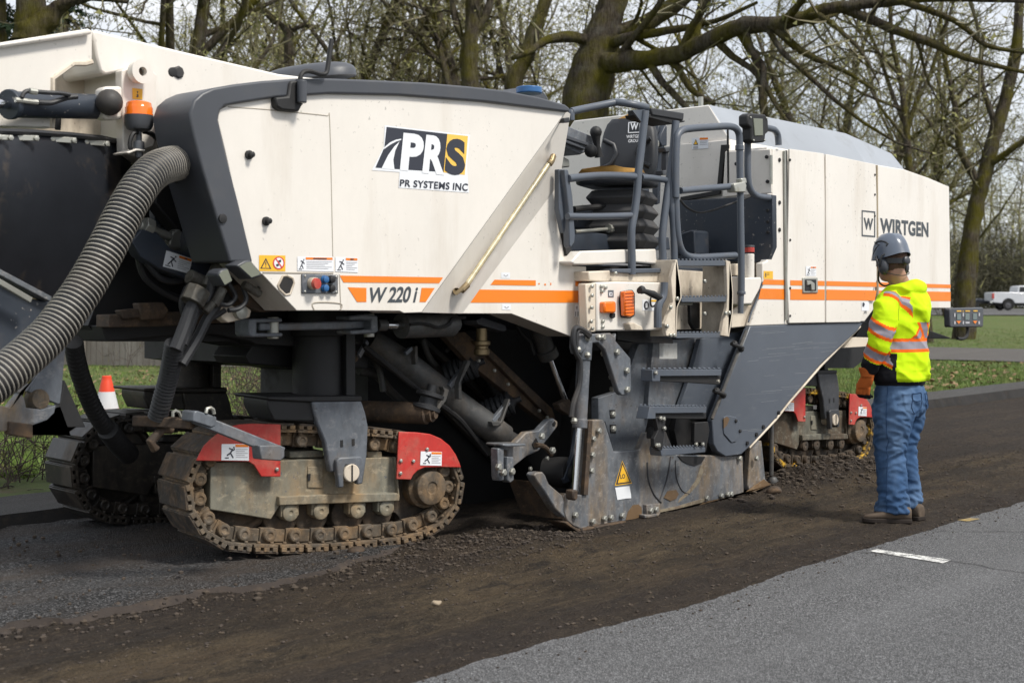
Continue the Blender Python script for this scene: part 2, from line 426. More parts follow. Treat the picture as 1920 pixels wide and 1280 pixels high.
def asphalt_mat(name, base, contrast, brown=0.0, scale=1.0):
    m, nt, b = nodes_of(name)
    v = coords(nt, world=True)
    vo = N(nt, 'ShaderNodeTexVoronoi'); vo.inputs['Scale'].default_value = 200 * scale; nt.links.new(v, vo.inputs['Vector'])
    sep = N(nt, 'ShaderNodeSeparateColor'); nt.links.new(vo.outputs['Color'], sep.inputs[0])
    rr = N(nt, 'ShaderNodeMapRange'); rr.inputs[1].default_value = 0.25; rr.inputs[2].default_value = 1.0; nt.links.new(sep.outputs[0], rr.inputs[0])
    pw = N(nt, 'ShaderNodeMath', operation='POWER'); pw.inputs[1].default_value = 2.2; nt.links.new(rr.outputs[0], pw.inputs[0])
    lo = tuple(x * (1 - contrast) for x in base); hi = tuple(x * (1 + contrast * 2.0) for x in base)
    c = mixc(nt, pw.outputs[0], lo, hi)
    fine = noise(nt, v, 150, 3, 0.6, 0.3, 0.7)
    c = mixc(nt, mul(nt, fine, 0.35), c, tuple(x * 0.35 for x in base))
    big = noise(nt, v, 0.8, 6, 0.6, 0.35, 0.7)
    c = mixc(nt, mul(nt, big, 0.35), c, tuple(x * 0.68 for x in base))
    st = noise(nt, v, 2.4, 7, 0.7, 0.57, 0.68)
    c = mixc(nt, mul(nt, st, 0.35), c, tuple(x * 0.45 for x in base))
    tp_ = noise(nt, coords(nt, (0.05, 1, 1), world=True), 2.2, 3, 0.5, 0.5, 0.7)
    c = mixc(nt, mul(nt, tp_, 0.3), c, tuple(x * 1.25 for x in base))
    if brown:
        br = noise(nt, coords(nt, (0.3, 1, 1), world=True), 1.8, 6, 0.65, 0.42, 0.7)
        c = mixc(nt, mul(nt, br, brown), c, (0.060, 0.045, 0.034))
    nt.links.new(c, b.inputs['Base Color']); b.inputs['Roughness'].default_value = 0.85
    b.inputs['Specular IOR Level'].default_value = 0.3
    bump(nt, b, vo.outputs['Distance'], 0.9, 0.012)
    return m
asphalt_m = asphalt_mat('grey_asphalt', (0.198, 0.200, 0.205), 0.62)
dark_asphalt_m = asphalt_mat('dark_asphalt', (0.070, 0.069, 0.070), 0.95, brown=0.95, scale=0.6)
shoulder_m = asphalt_mat('shoulder_asphalt', (0.115, 0.113, 0.11), 0.4, brown=0.35)
far_road_m = asphalt_mat('far_road_asphalt', (0.15, 0.15, 0.15), 0.25)
path_m = asphalt_mat('path_surface', (0.15, 0.14, 0.13), 0.25)
break_m = paint('broken_asphalt_edge', (0.016, 0.0145, 0.014), 0.95, var=0.4, dirt=(0.06, 0.045, 0.03), damt=0.6, dscale=12, bumpy=1.0)
road_paint = paint('road_paint', (0.72, 0.72, 0.69), 0.6, var=0.1, dirt=(0.2, 0.2, 0.2), damt=0.95, dlo=0.46, dhi=0.58, dscale=30)
yellow_paint = paint('faded_yellow_spray', (0.30, 0.21, 0.06), 0.8, var=0.2, dirt=(0.13, 0.12, 0.11), damt=0.95, dlo=0.45, dhi=0.62, dscale=30)

grass_m, nt, b = nodes_of('lawn_grass')
v = coords(nt, world=True)
g1 = noise(nt, v, 0.55, 6, 0.65, 0.35, 0.65); g2 = noise(nt, v, 7, 6, 0.7, 0.35, 0.7); g3 = noise(nt, v, 2.2, 6, 0.7, 0.52, 0.66)
c = mixc(nt, g1, (0.10, 0.165, 0.026), (0.165, 0.20, 0.050))
c = mixc(nt, mul(nt, g2, 0.5), c, (0.04, 0.06, 0.014))
c = mixc(nt, mul(nt, g3, 0.75), c, (0.17, 0.125, 0.07))
nt.links.new(c, b.inputs['Base Color']); b.inputs['Roughness'].default_value = 0.9
bump(nt, b, noise(nt, v, 40, 4, 0.7, 0.2, 0.8), 1.0, 0.05)
blade_m = paint('grass_blades', (0.125, 0.195, 0.034), 0.7, var=0.45, dirt=(0.20, 0.16, 0.075), damt=0.8, dlo=0.5, dhi=0.66, dscale=2)
leaf_m = paint('dead_leaves', (0.26, 0.17, 0.085), 0.8, var=0.5, dirt=(0.36, 0.28, 0.2), damt=0.6, dscale=9)

def span(a, b, h0, grow=1.0):
    out, h = [a], h0
    while out[-1] < b:
        out.append(out[-1] + h); h *= grow
    return out
grid(list(np.arange(1.2, 13.5, 0.034)) + span(13.5, 90, 0.06, 1.08), list(np.arange(3.25, 5.75, 0.026)) + span(5.75, 7.9, 0.08, 1.0), milled_z, 'milled_ground', milled_m)

rng = random.Random(4)
# near lane of old asphalt with a ragged saw-less edge
def lane_edge(x): return 3.40 + 0.035 * mnoise.noise((x * 0.9, 0, 0)) + 0.022 * mnoise.noise((x * 5, 1, 0)) + 0.012 * mnoise.noise((x * 17, 2, 0)) \
    - 0.05 * sstep(6.3, 5.2, x) * sstep(4.2, 5.2, x)
m = MB()
xs = list(np.arange(1.2, 13, 0.03)) + span(13, 120, 0.08, 1.08)
xs = [-30] + xs
R = [[(x, -40, 0.045), (x, lane_edge(x) - 0.015 if x > 1 else 3.4, 0.045), (x, lane_edge(x) + 0.012 + 0.012 * mnoise.noise((x * 23, 4, 1)), 0.012), (x, lane_edge(x) + 0.03, -0.05)] for x in xs]
vs, fs = [p for r in R for p in r], []
for i in range(len(R) - 1):
    for j in range(3):
        fs.append((i * 4 + j, (i + 1) * 4 + j, (i + 1) * 4 + j + 1, i * 4 + j + 1))
m.v, m.f, m.m = vs, fs, [0 if k % 3 == 0 else 1 for k in range(len(fs))]
tag(m.build('asphalt_lane', [asphalt_m, break_m], smooth=30, raw=True), kind='structure')

# cracks in the lane
def strip(pts, w, z, name, mat, wob=0.0):
    m = MB(); L, Rr = [], []
    P_ = [Vector(p) for p in pts]; fine = []
    for a, bq in zip(P_, P_[1:]):
        k = max(1, int((bq - a).length / 0.05))
        fine += [a.lerp(bq, i / k) for i in range(k)]
    fine.append(P_[-1])
    for i, p in enumerate(fine):
        d = (fine[min(i + 1, len(fine) - 1)] - fine[max(i - 1, 0)]).normalized(); s_ = Vector((-d.y, d.x, 0))
        o = wob * mnoise.noise((p.x * 9, p.y * 9, 0)); ww = w * (0.7 + 0.6 * mnoise.noise((p.x * 13, p.y * 13, 5)))if wob else w
        L.append(Vector((p.x, p.y, z)) + s_ * (o + ww / 2)); Rr.append(Vector((p.x, p.y, z)) + s_ * (o - ww / 2))
    n = len(L)
    m.add(L + Rr, [(i, i + 1, n + i + 1, n + i) for i in range(n - 1)])
    return tag(m.build(name, mat, smooth=0, raw=True), kind='structure')
crack_m = flat('crack_shadow', (0.028, 0.027, 0.026), 1.0)
strip([PG(u, v, 0.049) for u, v in ((1505, 1028), (1600, 1033), (1700, 1040), (1800, 1052), (1870, 1066), (1960, 1076))], 0.012, 0.049, 'asphalt_crack', crack_m, 0.04)
strip([PG(u, v, 0.049) for u, v in ((1748, 994), (1830, 996), (1960, 995))], 0.010, 0.049, 'asphalt_crack', crack_m, 0.03)
# painted dash and a faded yellow layout mark
dq = [PG(u, v, 0.049) for u, v in ((1628, 1032), (1645, 1029), (1784, 1049), (1768, 1055))]
m = MB(); m.sheet(dq); tag(m.build('road_marking', road_paint, smooth=0), kind='structure')
m = MB(); m.sheet([PG(u, v, 0.049) for u, v in ((1795, 974), (1822, 970), (1838, 972), (1815, 977))]); tag(m.build('road_marking', yellow_paint, smooth=0), kind='structure')

rough_edge_m = paint('crumbled_edge', (0.040, 0.031, 0.026), 0.95, var=0.4, dirt=(0.09, 0.066, 0.045), damt=0.7, dscale=9, bumpy=1.0)
# strip of dark asphalt the front of the machine still stands on
edge = [PG(u, v, 0.05) for u, v in ((-300, 1215), (-60, 1172), (60, 1150), (130, 1148), (230, 1122), (330, 1106), (400, 1092), (470, 1088), (540, 1072), (600, 1058), (680, 1036), (760, 1012))]
m = MB(); ring = []
for a, bq in zip(edge, edge[1:]):
    k = max(2, int((bq - a).length / 0.03))
    for i in range(k):
        p = a.lerp(bq, i / k)
        ring.append(p + Vector((0.03 * nz(p.x, p.y, 1, 5) + 0.02 * nz(p.x, p.y, 2, 21), 0.07 * nz(p.x, p.y, 3, 3) + 0.05 * nz(p.x, p.y, 3, 9) + 0.025 * nz(p.x, p.y, 4, 22), 0)))
n = len(ring)
top = [Vector((p.x, p.y, 0.026 + .014 * nz(p.x, p.y, 5, 9))) for p in ring]; low = [p + Vector((0.01, -0.035 - 0.03 * abs(nz(p.x, p.y, 9, 15)), -0.052)) for p in ring]
back = [Vector((p.x, 7.75, 0.052)) for p in ring]
m.add(top + low, [(i, i + 1, n + i + 1, n + i) for i in range(n - 1)]); m.cm = 1
ny = 44
cols = [[p.lerp(q, (k / ny) ** 1.5) for k in range(ny + 1)] for p, q in zip(top, back)]
m.add([p + Vector((0, 0, 0.010 * nz(p.x, p.y, 3, 4) + .007 * nz(p.x, p.y, 3, 13) if 0 < i % (ny + 1) else 0)) for i, p in enumerate(p for c_ in cols for p in c_)],
      [(i * (ny + 1) + j, (i + 1) * (ny + 1) + j, (i + 1) * (ny + 1) + j + 1, i * (ny + 1) + j + 1) for i in range(n - 1) for j in range(ny)])
tag(m.build('old_asphalt_road', [rough_edge_m, dark_asphalt_m], smooth=40, raw=True), kind='structure')

# far shoulder with its broken edge
def far_edge(x): return 7.62 + 0.04 * mnoise.noise((x * 1.3, 5, 0)) + 0.03 * mnoise.noise((x * 5, 6, 0))
xs = list(np.arange(-2, 30, 0.1)) + span(30, 120, 0.3, 1.1)
R = [[(x, far_edge(x) - 0.08 + 0.05 * mnoise.noise((x * 7, 1, 1)), -0.05), (x, far_edge(x) + 0.02 * mnoise.noise((x * 11, 2, 1)), 0.125), (x, 8.25 + 0.10 * mnoise.noise((x * 1.2, 3, 3)) + .05 * mnoise.noise((x * 5, 3, 3)), 0.135), (x, 8.6, 0.08)] for x in xs]
m = MB(); vs, fs = [p for r in R for p in r], []
for i in range(len(R) - 1):
    for j in range(3): fs.append((i * 4 + j, (i + 1) * 4 + j, (i + 1) * 4 + j + 1, i * 4 + j + 1))
m.v, m.f, m.m = vs, fs, [1 if k % 3 == 0 else 0 for k in range(len(fs))]
tag(m.build('road_shoulder', [shoulder_m, break_m], smooth=30, raw=True), kind='structure')

# lawn rising gently to the woods; the ground sheet below everything reaches the horizon
grid(span(-60, -6, 3) + span(-4, 60, 0.6) + span(62, 400, 2, 1.1), span(8.25, 60, 0.35, 1.03) + span(65, 500, 5, 1.15), lawn_z, 'lawn', grass_m)
m = MB(); m.sheet([(-1500, -1500, -0.09), (1500, -1500, -0.09), (1500, 1500, -0.09), (-1500, 1500, -0.09)])
tag(m.build('ground', grass_m, smooth=0, raw=True), kind='structure')
grid(list(np.arange(29.8, 38.4, 0.6)), list(np.arange(8.5, 60, 0.8)), lambda x, y: lawn_z(x, y) + 0.03, 'path', path_m)
m = MB(); A, B = [], []
for u in range(1500, 2300, 50):
    for arr, d in ((A, 88), (B, 121)):
        p = PD(u, 575, d); p.z = lawn_z(p.x, p.y) + 0.06; arr.append(p)
nA = len(A); m.add(A + B, [(i, i + 1, nA + i + 1, nA + i) for i in range(nA - 1)])
tag(m.build('far_road', far_road_m, smooth=60, raw=True), kind='structure')

# grass blades and fallen leaves where the lawn shows
def scatter(wedges, fn, n):
    for _ in range(n):
        u0, u1, d0, d1 = rng.choice(wedges)
        d = d0 * (d1 / d0) ** rng.random(); p = PD(rng.uniform(u0, u1), 575, d)
        if p.y > 8.36 and not 29.6 < p.x < 38.6: fn(p.x, p.y, lawn_z(p.x, p.y))
wedges = [(-20, 570, 11, 30), (-20, 570, 11, 20), (1560, 1930, 19, 60), (1560, 1930, 19, 36), (-30, 60, 10, 15)]
bl = MB()
def blade(x, y, z):
    for _ in range(3):
        a = rng.random() * 6.28; h = rng.uniform(0.03, 0.075); w = rng.uniform(0.006, 0.012); ox, oy = rng.uniform(-.06, .06), rng.uniform(-.06, .06)
        b0 = len(bl.v)
        bl.v += [(x + ox - w * math.cos(a), y + oy - w * math.sin(a), z - 0.01), (x + ox + w * math.cos(a), y + oy + w * math.sin(a), z - 0.01),
                 (x + ox + rng.uniform(-.04, .04), y + oy + rng.uniform(-.04, .04), z + h)]
        bl.f.append((b0, b0 + 1, b0 + 2)); bl.m.append(0)
scatter(wedges, blade, 26000)
tag(bl.build('grass', blade_m, smooth=0, raw=True, recalc=False), 'short green grass growing on the lawn behind the machine', 'grass', kind='stuff')
lv = MB()
def leaf(x, y, z):
    a = rng.random() * 6.28; r = rng.uniform(0.025, 0.055); b0 = len(lv.v); t = rng.uniform(-.03, .03)
    for k in range(5):
        q = a + k * 1.256; rr = r * rng.uniform(0.6, 1)
        lv.v.append((x + rr * math.cos(q), y + rr * math.sin(q), z + 0.035 + t * math.cos(q) + rng.uniform(0, .02)))
    lv.f.append(tuple(range(b0, b0 + 5))); lv.m.append(0)
scatter([(-20, 570, 13, 27), (-20, 570, 20, 26), (1640, 1930, 19, 30)], leaf, 700)
tag(lv.build('fallen_leaves', leaf_m, smooth=0, raw=True, recalc=False), 'brown fallen leaves scattered over the lawn', 'leaves', kind='stuff')

# loose planings and small stones on the cut
rub = MB()
def clod(x, y, z, r, mb, n=6):
    q = [rng.uniform(0.7, 1.3) for _ in range(3)]
    vs = []
    for k in range(n):
        for h, s_ in ((-0.5, 0.8), (0.35, 1.0)):
            a = k * 6.283 / n + rng.uniform(-.2, .2)
            vs.append((x + r * s_ * math.cos(a) * q[0], y + r * s_ * math.sin(a) * q[1], z + r * h * q[2] * rng.uniform(.8, 1.2)))
    vs += [(x, y, z + r * 0.8 * q[2]), (x, y, z - r * 0.6)]
    fs = []
    for k in range(n):
        j = (k + 1) % n
        fs += [(2 * k, 2 * j, 2 * j + 1, 2 * k + 1), (2 * k + 1, 2 * j + 1, 2 * n), (2 * j, 2 * k, 2 * n + 1)]
    mb.add(vs, fs)
for _ in range(7000):
    x = rng.uniform(2.2, 15); band = rng.random()
    if band < 0.35: y = rng.gauss(4.62, 0.13)
    elif band < 0.5: y = rng.gauss(4.18, 0.12)
    elif band < 0.72: y = 3.44 + abs(rng.gauss(0, 0.14))
    else: y = rng.uniform(3.45, 5.6)
    r = 0.0025 + 0.009 * rng.random() ** 6
    clod(x, y, milled_z(x, y) + r * 0.2, r, rub, 5)
for _ in range(1500):
    x, y = rng.gauss(9.7, 0.6), rng.gauss(5.10, 0.2)
    r = 0.004 + 0.020 * rng.random() ** 5
    clod(x, y, milled_z(x, y) + r * 0.3, r, rub)
for _ in range(1100):                                  # grit spilt over the edge of the old lane
    x = rng.uniform(2.2, 13); y = lane_edge(x) - abs(rng.gauss(0, .12)) - .01; r = 0.0015 + 0.005 * rng.random() ** 4
    clod(x, y, .045 + r * .4, r, rub, 5)
for _ in range(900):                                   # dirt dragged on to the strip by the tracks
    x, y = rng.uniform(2.2, 6), rng.uniform(4.6, 7.2); r = 0.003 + 0.012 * rng.random() ** 5
    clod(x, y, .055 + r * .3, r, rub, 5)
for _ in range(1500):                                  # crumbs along the broken edge of the old asphalt
    e_ = rng.choice(ring); x, y = e_.x + rng.gauss(0, .1), e_.y - .02 + rng.gauss(0, .13)
    r = 0.003 + 0.016 * rng.random() ** 6
    clod(x, y, milled_z(x, y) + r * 0.3, r, rub, 5)
for _ in range(2400):
    x, y = rng.gauss(5.6, 0.5), rng.gauss(5.12, 0.2)
    r = 0.003 + 0.011 * rng.random() ** 5
    clod(x, y, milled_z(x, y) + r * 0.3, r, rub)
rub_m = paint('loose_planings', (0.050, 0.039, 0.032), 0.9, var=0.4, dirt=(0.10, 0.075, 0.05), damt=0.7, dlo=0.42, dhi=0.65, dscale=6, bumpy=0.6)
tag(rub.build('loose_planings', rub_m, smooth=0, raw=True), 'dark loose planings and gravel lying on the milled ground', 'rubble', kind='stuff')
for u, v, r, lb in ((668, 1032, 0.045, 'round brown stone on the ground beside the front track'), (1452, 920, 0.055, 'brown clod of earth at the rear tip of the side plate'),
                    (818, 1130, 0.022, 'small pale stone in the middle of the brown milled ground')):
    p = PG(u, v, 0.03); m = MB(); m.ball(p, r, 14, (1.3, 1.0, 0.55))
    m.v = [tuple(Vector(q) * 1 + Vector([0.3 * r * mnoise.noise(Vector(q) * (0.9 / r) + Vector((k * 7, 0, 0))) for k in range(3)])) for q in m.v]
    tag(m.build('stone', rust if r > 0.04 else paint('pale_stone', (0.3, 0.24, 0.17), 0.8), smooth=60), lb, 'stone')

# ------------------------------------------------------------------ the milling machine
MM = thing('milling_machine', (8.0, 6.3, 0), 'huge cream road milling machine on crawler tracks with orange stripes and black corrugated hose', 'milling machine')
YB = 5.10                                             # plane of its near side
VIEWS['wz'] = (1540, 400, 4.0)

def part(name, mat, *calls, bevel=0.006, parent=MM, smooth=35, label=None, seg=2):
    def make(fs):
        m = MB()
        for f in fs: f(m)
        if any(getattr(f, 'each', False) for f in fs):                 # one object for every bolt, pin or clamp
            n = len(m.v); root = list(range(n))
            def find(i):
                while root[i] != i: root[i] = root[root[i]]; i = root[i]
                return i
            for f in m.f:
                for i in f[1:]: root[find(i)] = find(f[0])
            groups = {}
            for f in m.f: groups.setdefault(find(f[0]), []).append(f)
            out = []
            for fs2 in groups.values():
                ids = sorted({i for f in fs2 for i in f}); mp = {i: k for k, i in enumerate(ids)}
                q = MB(); q.add([m.v[i] for i in ids], [tuple(mp[i] for i in f) for f in fs2]); out.append(q)
        else: out = [m]
        os_ = [q.build(name, mat, parent, bevel, smooth, seg) for q in out]
        if label:
            for o in os_: o['label'] = label
        return os_[0]
    if len(calls) > 1 and all(getattr(f, 'piece', False) for f in calls):
        return [make([f]) for f in calls][0]
    return make(list(calls))
def piece(f, each=False):
    f.piece = True; f.each = each
    return f
def pr(view, st, Y, th): return piece(lambda m: m.pr(view, st, Y, th))
def prx(view, st, X, th): return piece(lambda m: m.prx(view, st, X, th))
def tubes(view, st, Y, r, n=10):
    return piece(lambda m: m.tube(smoothpath(at(view, st, Y)), r, n))
def many(*fs): return piece(lambda m: [f(m) for f in fs], True)
def smoothpath(P, k=4):
    if len(P) < 3: return P
    out = []
    for i in range(len(P) - 1):
        p0, p1, p2, p3 = P[max(i - 1, 0)], P[i], P[i + 1], P[min(i + 2, len(P) - 1)]
        for j in range(k):
            t = j / k
            out.append(0.5 * ((2 * p1) + (p2 - p0) * t + (2 * p0 - 5 * p1 + 4 * p2 - p3) * t * t + (3 * p1 - p0 - 3 * p2 + p3) * t ** 3))
    return out + [P[-1]]
def decal(name, Y, layers, parent=MM, off=0.002, plane=None):
    m = MB(); mats = []
    for k, (mat, fn) in enumerate(layers):
        if mat not in mats: mats.append(mat)
        m.cm = mats.index(mat)
        fn(m, Y - off - 0.0004 * k)
    return m.build(name, mats, parent, 0, 0)
def polys(view, *sts): return lambda m, Y: [m.sheet(at(view, s, Y)) for s in sts]
def words(view, st, text, **kw): return lambda m, Y: letter(m, text, at(view, st, Y), **kw)
def bolts(view, st, Y, r=0.012, h=0.012, n=8):
    def f(m):
        for p in at(view, st, Y):
            m.lathe(p, (0, -1, 0), [(r, -0.004), (r, h * 0.7), (r * 0.7, h), (0.0001, h)], n)
    return many(f)
def lerpq(q, a, b):
    tl, tr, br, bl = q
    return (tl * (1 - a) + tr * a) * (1 - b) + (bl * (1 - a) + br * a) * b
def warning(name, view, st, Y, head=(0.42, 1.0), figure=(0.05, 0.4), parent=MM, side=1):
    """white safety sticker: orange heading bar, lines of small print, a black tumbling figure"""
    q = at(view, st, Y)
    m = MB()
    def quad(k, a0, a1, b0, b1, off):
        m.cm = k
        m.sheet([lerpq(q, a, b) + Vector((0, -off, 0)) for a, b in ((a0, b0), (a1, b0), (a1, b1), (a0, b1))])
    quad(0, 0, 1, 0, 1, 0.003)
    quad(1, head[0], head[1] - 0.03, 0.05, 0.2, 0.0045)
    quad(2, head[0] + 0.2, head[1] - 0.2, 0.09, 0.16, 0.006)
    for i in range(5):
        b = 0.32 + 0.12 * i
        quad(3, head[0] + 0.02, head[1] - 0.05 - 0.1 * (i % 3), b, b + 0.035, 0.0045)
    f0, f1 = figure
    def limb(a0, b0, a1, b1, w):
        m.cm = 2
        d = Vector((b1 - b0, -(a1 - a0))).normalized() * w
        m.sheet([lerpq(q, f0 + (f1 - f0) * (a + s * d.x), b + s * d.y) + Vector((0, -0.005, 0)) for a, b, s in ((a0, b0, 1), (a1, b1, 1), (a1, b1, -1), (a0, b0, -1))])
    limb(.75, .3, .5, .55, .055); limb(.5, .55, .75, .85, .045); limb(.5, .55, .25, .8, .045); limb(.7, .35, .35, .3, .035); limb(.68, .4, .95, .5, .035)
    limb(.05, .88, .55, .88, .025); limb(.82, .16, .82, .26, .06)
    return m.build(name, [white_st, orange, ink, paint_print], parent, 0, 0)
paint_print = flat('small_print_grey', (0.42, 0.42, 0.44), 0.5)

# ---- front body: cream side panels, dark grey trim and cowling
pA = "22,270 30,220 70,197 300,160 560,140 900,148 1300,180 1695,226 1000,1192 915,1195 895,1185 615,1183 400,1183 238,1012 190,985 120,700 60,430"
part('side_panel', cream, pr('a1', pA, YB, 0.25), bevel=0.003)
def chamfer(m):
    a = at('a1', '1695,226 1000,1192', YB + 0.001); b_ = at('a1', '1195,1197 1660,575 1714,240', 5.24)
    m.sheet([a[0], a[1], b_[0], b_[1], b_[2]])
    m.sheet([a[0] + Vector((0, .3, 0)), b_[2] + Vector((0, .2, 0)), b_[1] + Vector((0, .3, 0)), b_[0] + Vector((0, .3, 0)), a[1] + Vector((0, .3, 0))])
part('chamfer_panel', cream, chamfer, bevel=0)
part('lower_side_panel', cream, pr('a1', "1662,571 1655,640 1690,870 1710,940 1725,968 1790,972 1789,1287 1718,1308 1431,1198 1192,1197", 5.24, 0.2), bevel=0.003)
part('body_core', navy, pr('p', "432,215 520,190 750,182 900,194 1050,212 1046,330 1050,460 1066,490 1090,505 1092,612 1068,618 960,580 770,582 640,578 560,574 500,512", 5.34, 2.1), bevel=0)
trim_o = "431,491 418,447 398,380 380,319 363,255 356,212 364,188 380,174 400,165 440,158 490,152 560,147 620,147 700,150 800,155 880,162 950,170 1010,182 1060,196 1069,203 1069,210"
trim_i = "1064,210 908,191 751,179 619,176 517,183 440,195 422,199 413,208 410,225 424,288 448,380 475,492"
part('hood_trim', dgrey, pr('p', trim_o + ' ' + trim_i, 5.075, 0.30), bevel=0.028, seg=3)
part('hood_cover', dgrey, pr('p', "380,176 440,160 560,149 700,152 880,164 1010,184 1066,204 1060,214 908,200 700,186 520,190 420,205 400,230", 5.3, 2.15), bevel=0.04)
def cowl(m):
    A = at('p', "404,168 380,179 364,197 361,214 368,256 378,290 396,330 408,345 405,280 404,200", 5.12)
    B = at('p', "372,170 338,178 312,190 298,206 296,232 299,250 330,270 372,310 400,280 400,190", 5.42)
    C = at('p', "380,176 345,184 320,196 306,210 303,232 306,246 335,264 372,300 400,270 400,196", 5.6)
    m.rings([A, B, C])
part('front_cowl', dgrey, cowl, bevel=0.03, seg=3)
part('trim_screw', black, bolts('a1', '45,742 -195,40', 5.07, 0.022, 0.006, 12), bevel=0)
seam_m = paint('panel_joint', (0.42, 0.38, 0.32), 0.7, var=0.2, damt=0.5)
part('panel_seam', seam_m, tubes('a1', '70,207 240,218 460,240 545,250 557,262 566,600 574,1000', YB + 0.001, 0.0035, 6), tubes('a1', '235,1001 400,1003 574,1004', YB + 0.001, 0.005, 6),
     tubes('a1', '604,1010 611,1183', YB + 0.001, 0.004, 6), tubes('a1', '482,1180 482,1146 608,1150 608,1180', YB + 0.001, 0.005, 6), bevel=0)
part('panel_latch', black, many(lambda m: [m.lathe(p, (0, -1, 0), [(.022, 0), (.022, .012), (.012, .014), (.014, .035), (.002, .04)], 12) for p in at('a1', '168,437 250,755', YB)]), bevel=0)
part('recess_hole', black, pr('a1', "352,1018 378,1030 383,1050 365,1098 345,1104 322,1080 312,1062 335,1022", YB - 0.003, 0.02), bevel=0)
part('recess_rim', cream_dirty, lambda m: m.tube(at('a1', "352,1015 380,1028 387,1050 368,1104 345,1108 318,1082 310,1062 333,1018 352,1015", YB - 0.002), 0.006, 6), bevel=0)

stripes = decal('orange_stripe', YB, [(orange, polys('a1', "607,1015 1103,1024 1084,1052 625,1048", "645,1071 735,1074 735,1142 690,1142", "1000,1074 1063,1075 1020,1142 990,1142"))])
decal('orange_stripe', 5.24, [(orange, polys('a1', "1350,1035 1548,1038 1548,1064 1330,1060", "1738,1042 1770,1043 1770,1067 1738,1066", "1278,1082 1772,1088 1770,1145 1234,1145",
      "1560,1052 1566,1050 1568,1057 1561,1058", "1588,1055 1596,1053 1597,1062 1590,1062", "1618,1050 1622,1049 1623,1060 1617,1061"))])
decal('model_lettering', YB, [(ink_grey, words('a1', "752,1072 984,1066 976,1145 746,1145", 'W 220 i', bold=0.026, spacing=0.95, shear=0.16))])
decal('company_sticker', YB, [
    (white_st, polys('lg', "432,294 1288,390 1255,690 1275,968 572,918 582,762 305,742 425,508")),
    (ink, polys('lg', "452,310 1060,380 1022,762 592,735 340,718 430,515")),
    (yel_lg, polys('lg', "1060,380 1266,402 1234,790 1022,765")),
    (white_st, polys('lg', "600,428 545,438 485,466 432,512 424,534 490,488 545,458 598,441", "583,455 530,505 468,592 402,724 532,737 520,640 540,545")),
    (white_st, words('lg', "622,368 834,388 806,762 585,742", 'P', bold=0.05)),
    (white_st, words('lg', "850,388 1052,408 1030,792 808,770", 'R', bold=0.05)),
    (ink, words('lg', "1060,420 1244,436 1236,798 1028,782", 'S', bold=0.055)),
    (ink, words('lg', "590,833 1268,876 1262,950 585,902", 'PR SYSTEMS INC', bold=0.019, spacing=1.06))])
decal('hazard_sticker', YB, [(yel_st, polys('a1', "220,917 346,919 346,995 220,993")), (ink, polys('a1', "252,930 279,984 225,982")), (yel_st, polys('a1', "252,942 270,979 233,978")),
      (ink, polys('a1', "249,950 255,950 254,966 250,966", "250,969 254,969 254,974 250,974")),
      (red_st, lambda m, Y: m.sheet([PY(400 + (314 + 28 * math.cos(a)) / 2.56, 120 + (955 + 31 * math.sin(a)) / 2.56, Y) for a in np.linspace(0, 6.28, 25)[:-1]])),
      (white_st, lambda m, Y: m.sheet([PY(400 + (314 + 22 * math.cos(a)) / 2.56, 120 + (955 + 25 * math.sin(a)) / 2.56, Y) for a in np.linspace(0, 6.28, 25)[:-1]])),
      (ink, polys('a1', "308,945 325,938 326,950 310,955", "300,962 312,958 316,968 304,974")), (red_st, polys('a1', "297,935 302,931 332,975 327,979"))])
warning('warning_sticker', 'a1', "402,924 575,926 575,996 402,992", YB, head=(0.22, 1.0), figure=(0.02, 0.2))
warning('warning_sticker', 'a1', "584,926 692,929 692,1000 584,996", YB, head=(0.45, 1.0))
for a_, b_ in (("1382,1000 1424,1001 1424,1028 1382,1027", "1390,1014 1397,1010 1404,1017 1411,1010 1417,1014 1411,1018 1404,1022 1397,1018"), ("1386,1152 1428,1153 1428,1180 1386,1179", "1394,1166 1401,1162 1408,1169 1415,1162 1421,1166 1415,1170 1408,1174 1401,1170")):
    decal('small_label', 5.24, [(white_st, polys('a1', a_)), (paint_print, polys('a1', b_))])
decal('capacity_label', 5.24, [(white_st, polys('a1', "1735,1155 1772,1156 1770,1214 1733,1213")), (ink, words('a1', "1738,1188 1762,1188 1762,1210 1738,1210", '111', bold=0.02)), (paint_print, polys('a1', "1740,1162 1750,1162 1746,1178 1740,1172", "1758,1160 1761,1160 1761,1174 1768,1174 1768,1177 1758,1177"))])
panel = part('switch_panel', steel, pr('a1', "428,1008 600,1012 600,1103 428,1101", YB - 0.012, 0.02), bevel=0.004)
def btn(view, st, Y, r, h): return lambda m: [m.lathe(p, (0, -1, 0), [(r * 1.2, 0), (r * 1.2, h * .4), (r, h * .4), (r, h), (r * .6, h * 1.15), (.0001, h * 1.15)], 14) for p in at(view, st, Y)]
part('emergency_button', [cream_dirty], lambda m: m.lathe(at('a1', '472,1053', YB - .012)[0], (0, -1, 0), [(.03, 0), (.03, .03), (.022, .032)], 16), bevel=0, parent=panel)
part('stop_knob', redp, lambda m: m.lathe(at('a1', '479,1054', YB - .03)[0], (0.15, -1, 0), [(.02, 0), (.028, .015), (.026, .03), (.001, .032)], 16), bevel=0, parent=panel)
part('button', blue_btn, btn('a1', '530,1034 530,1075', YB - .012, .017, .022), bevel=0, parent=panel)
part('button', black, btn('a1', '561,1034 561,1076', YB - .012, .017, .022), bevel=0, parent=panel)
part('panel_screw', zinc, bolts('a1', '440,1018 590,1021 440,1092 590,1094', YB - .012, .006, .004), bevel=0, parent=panel)
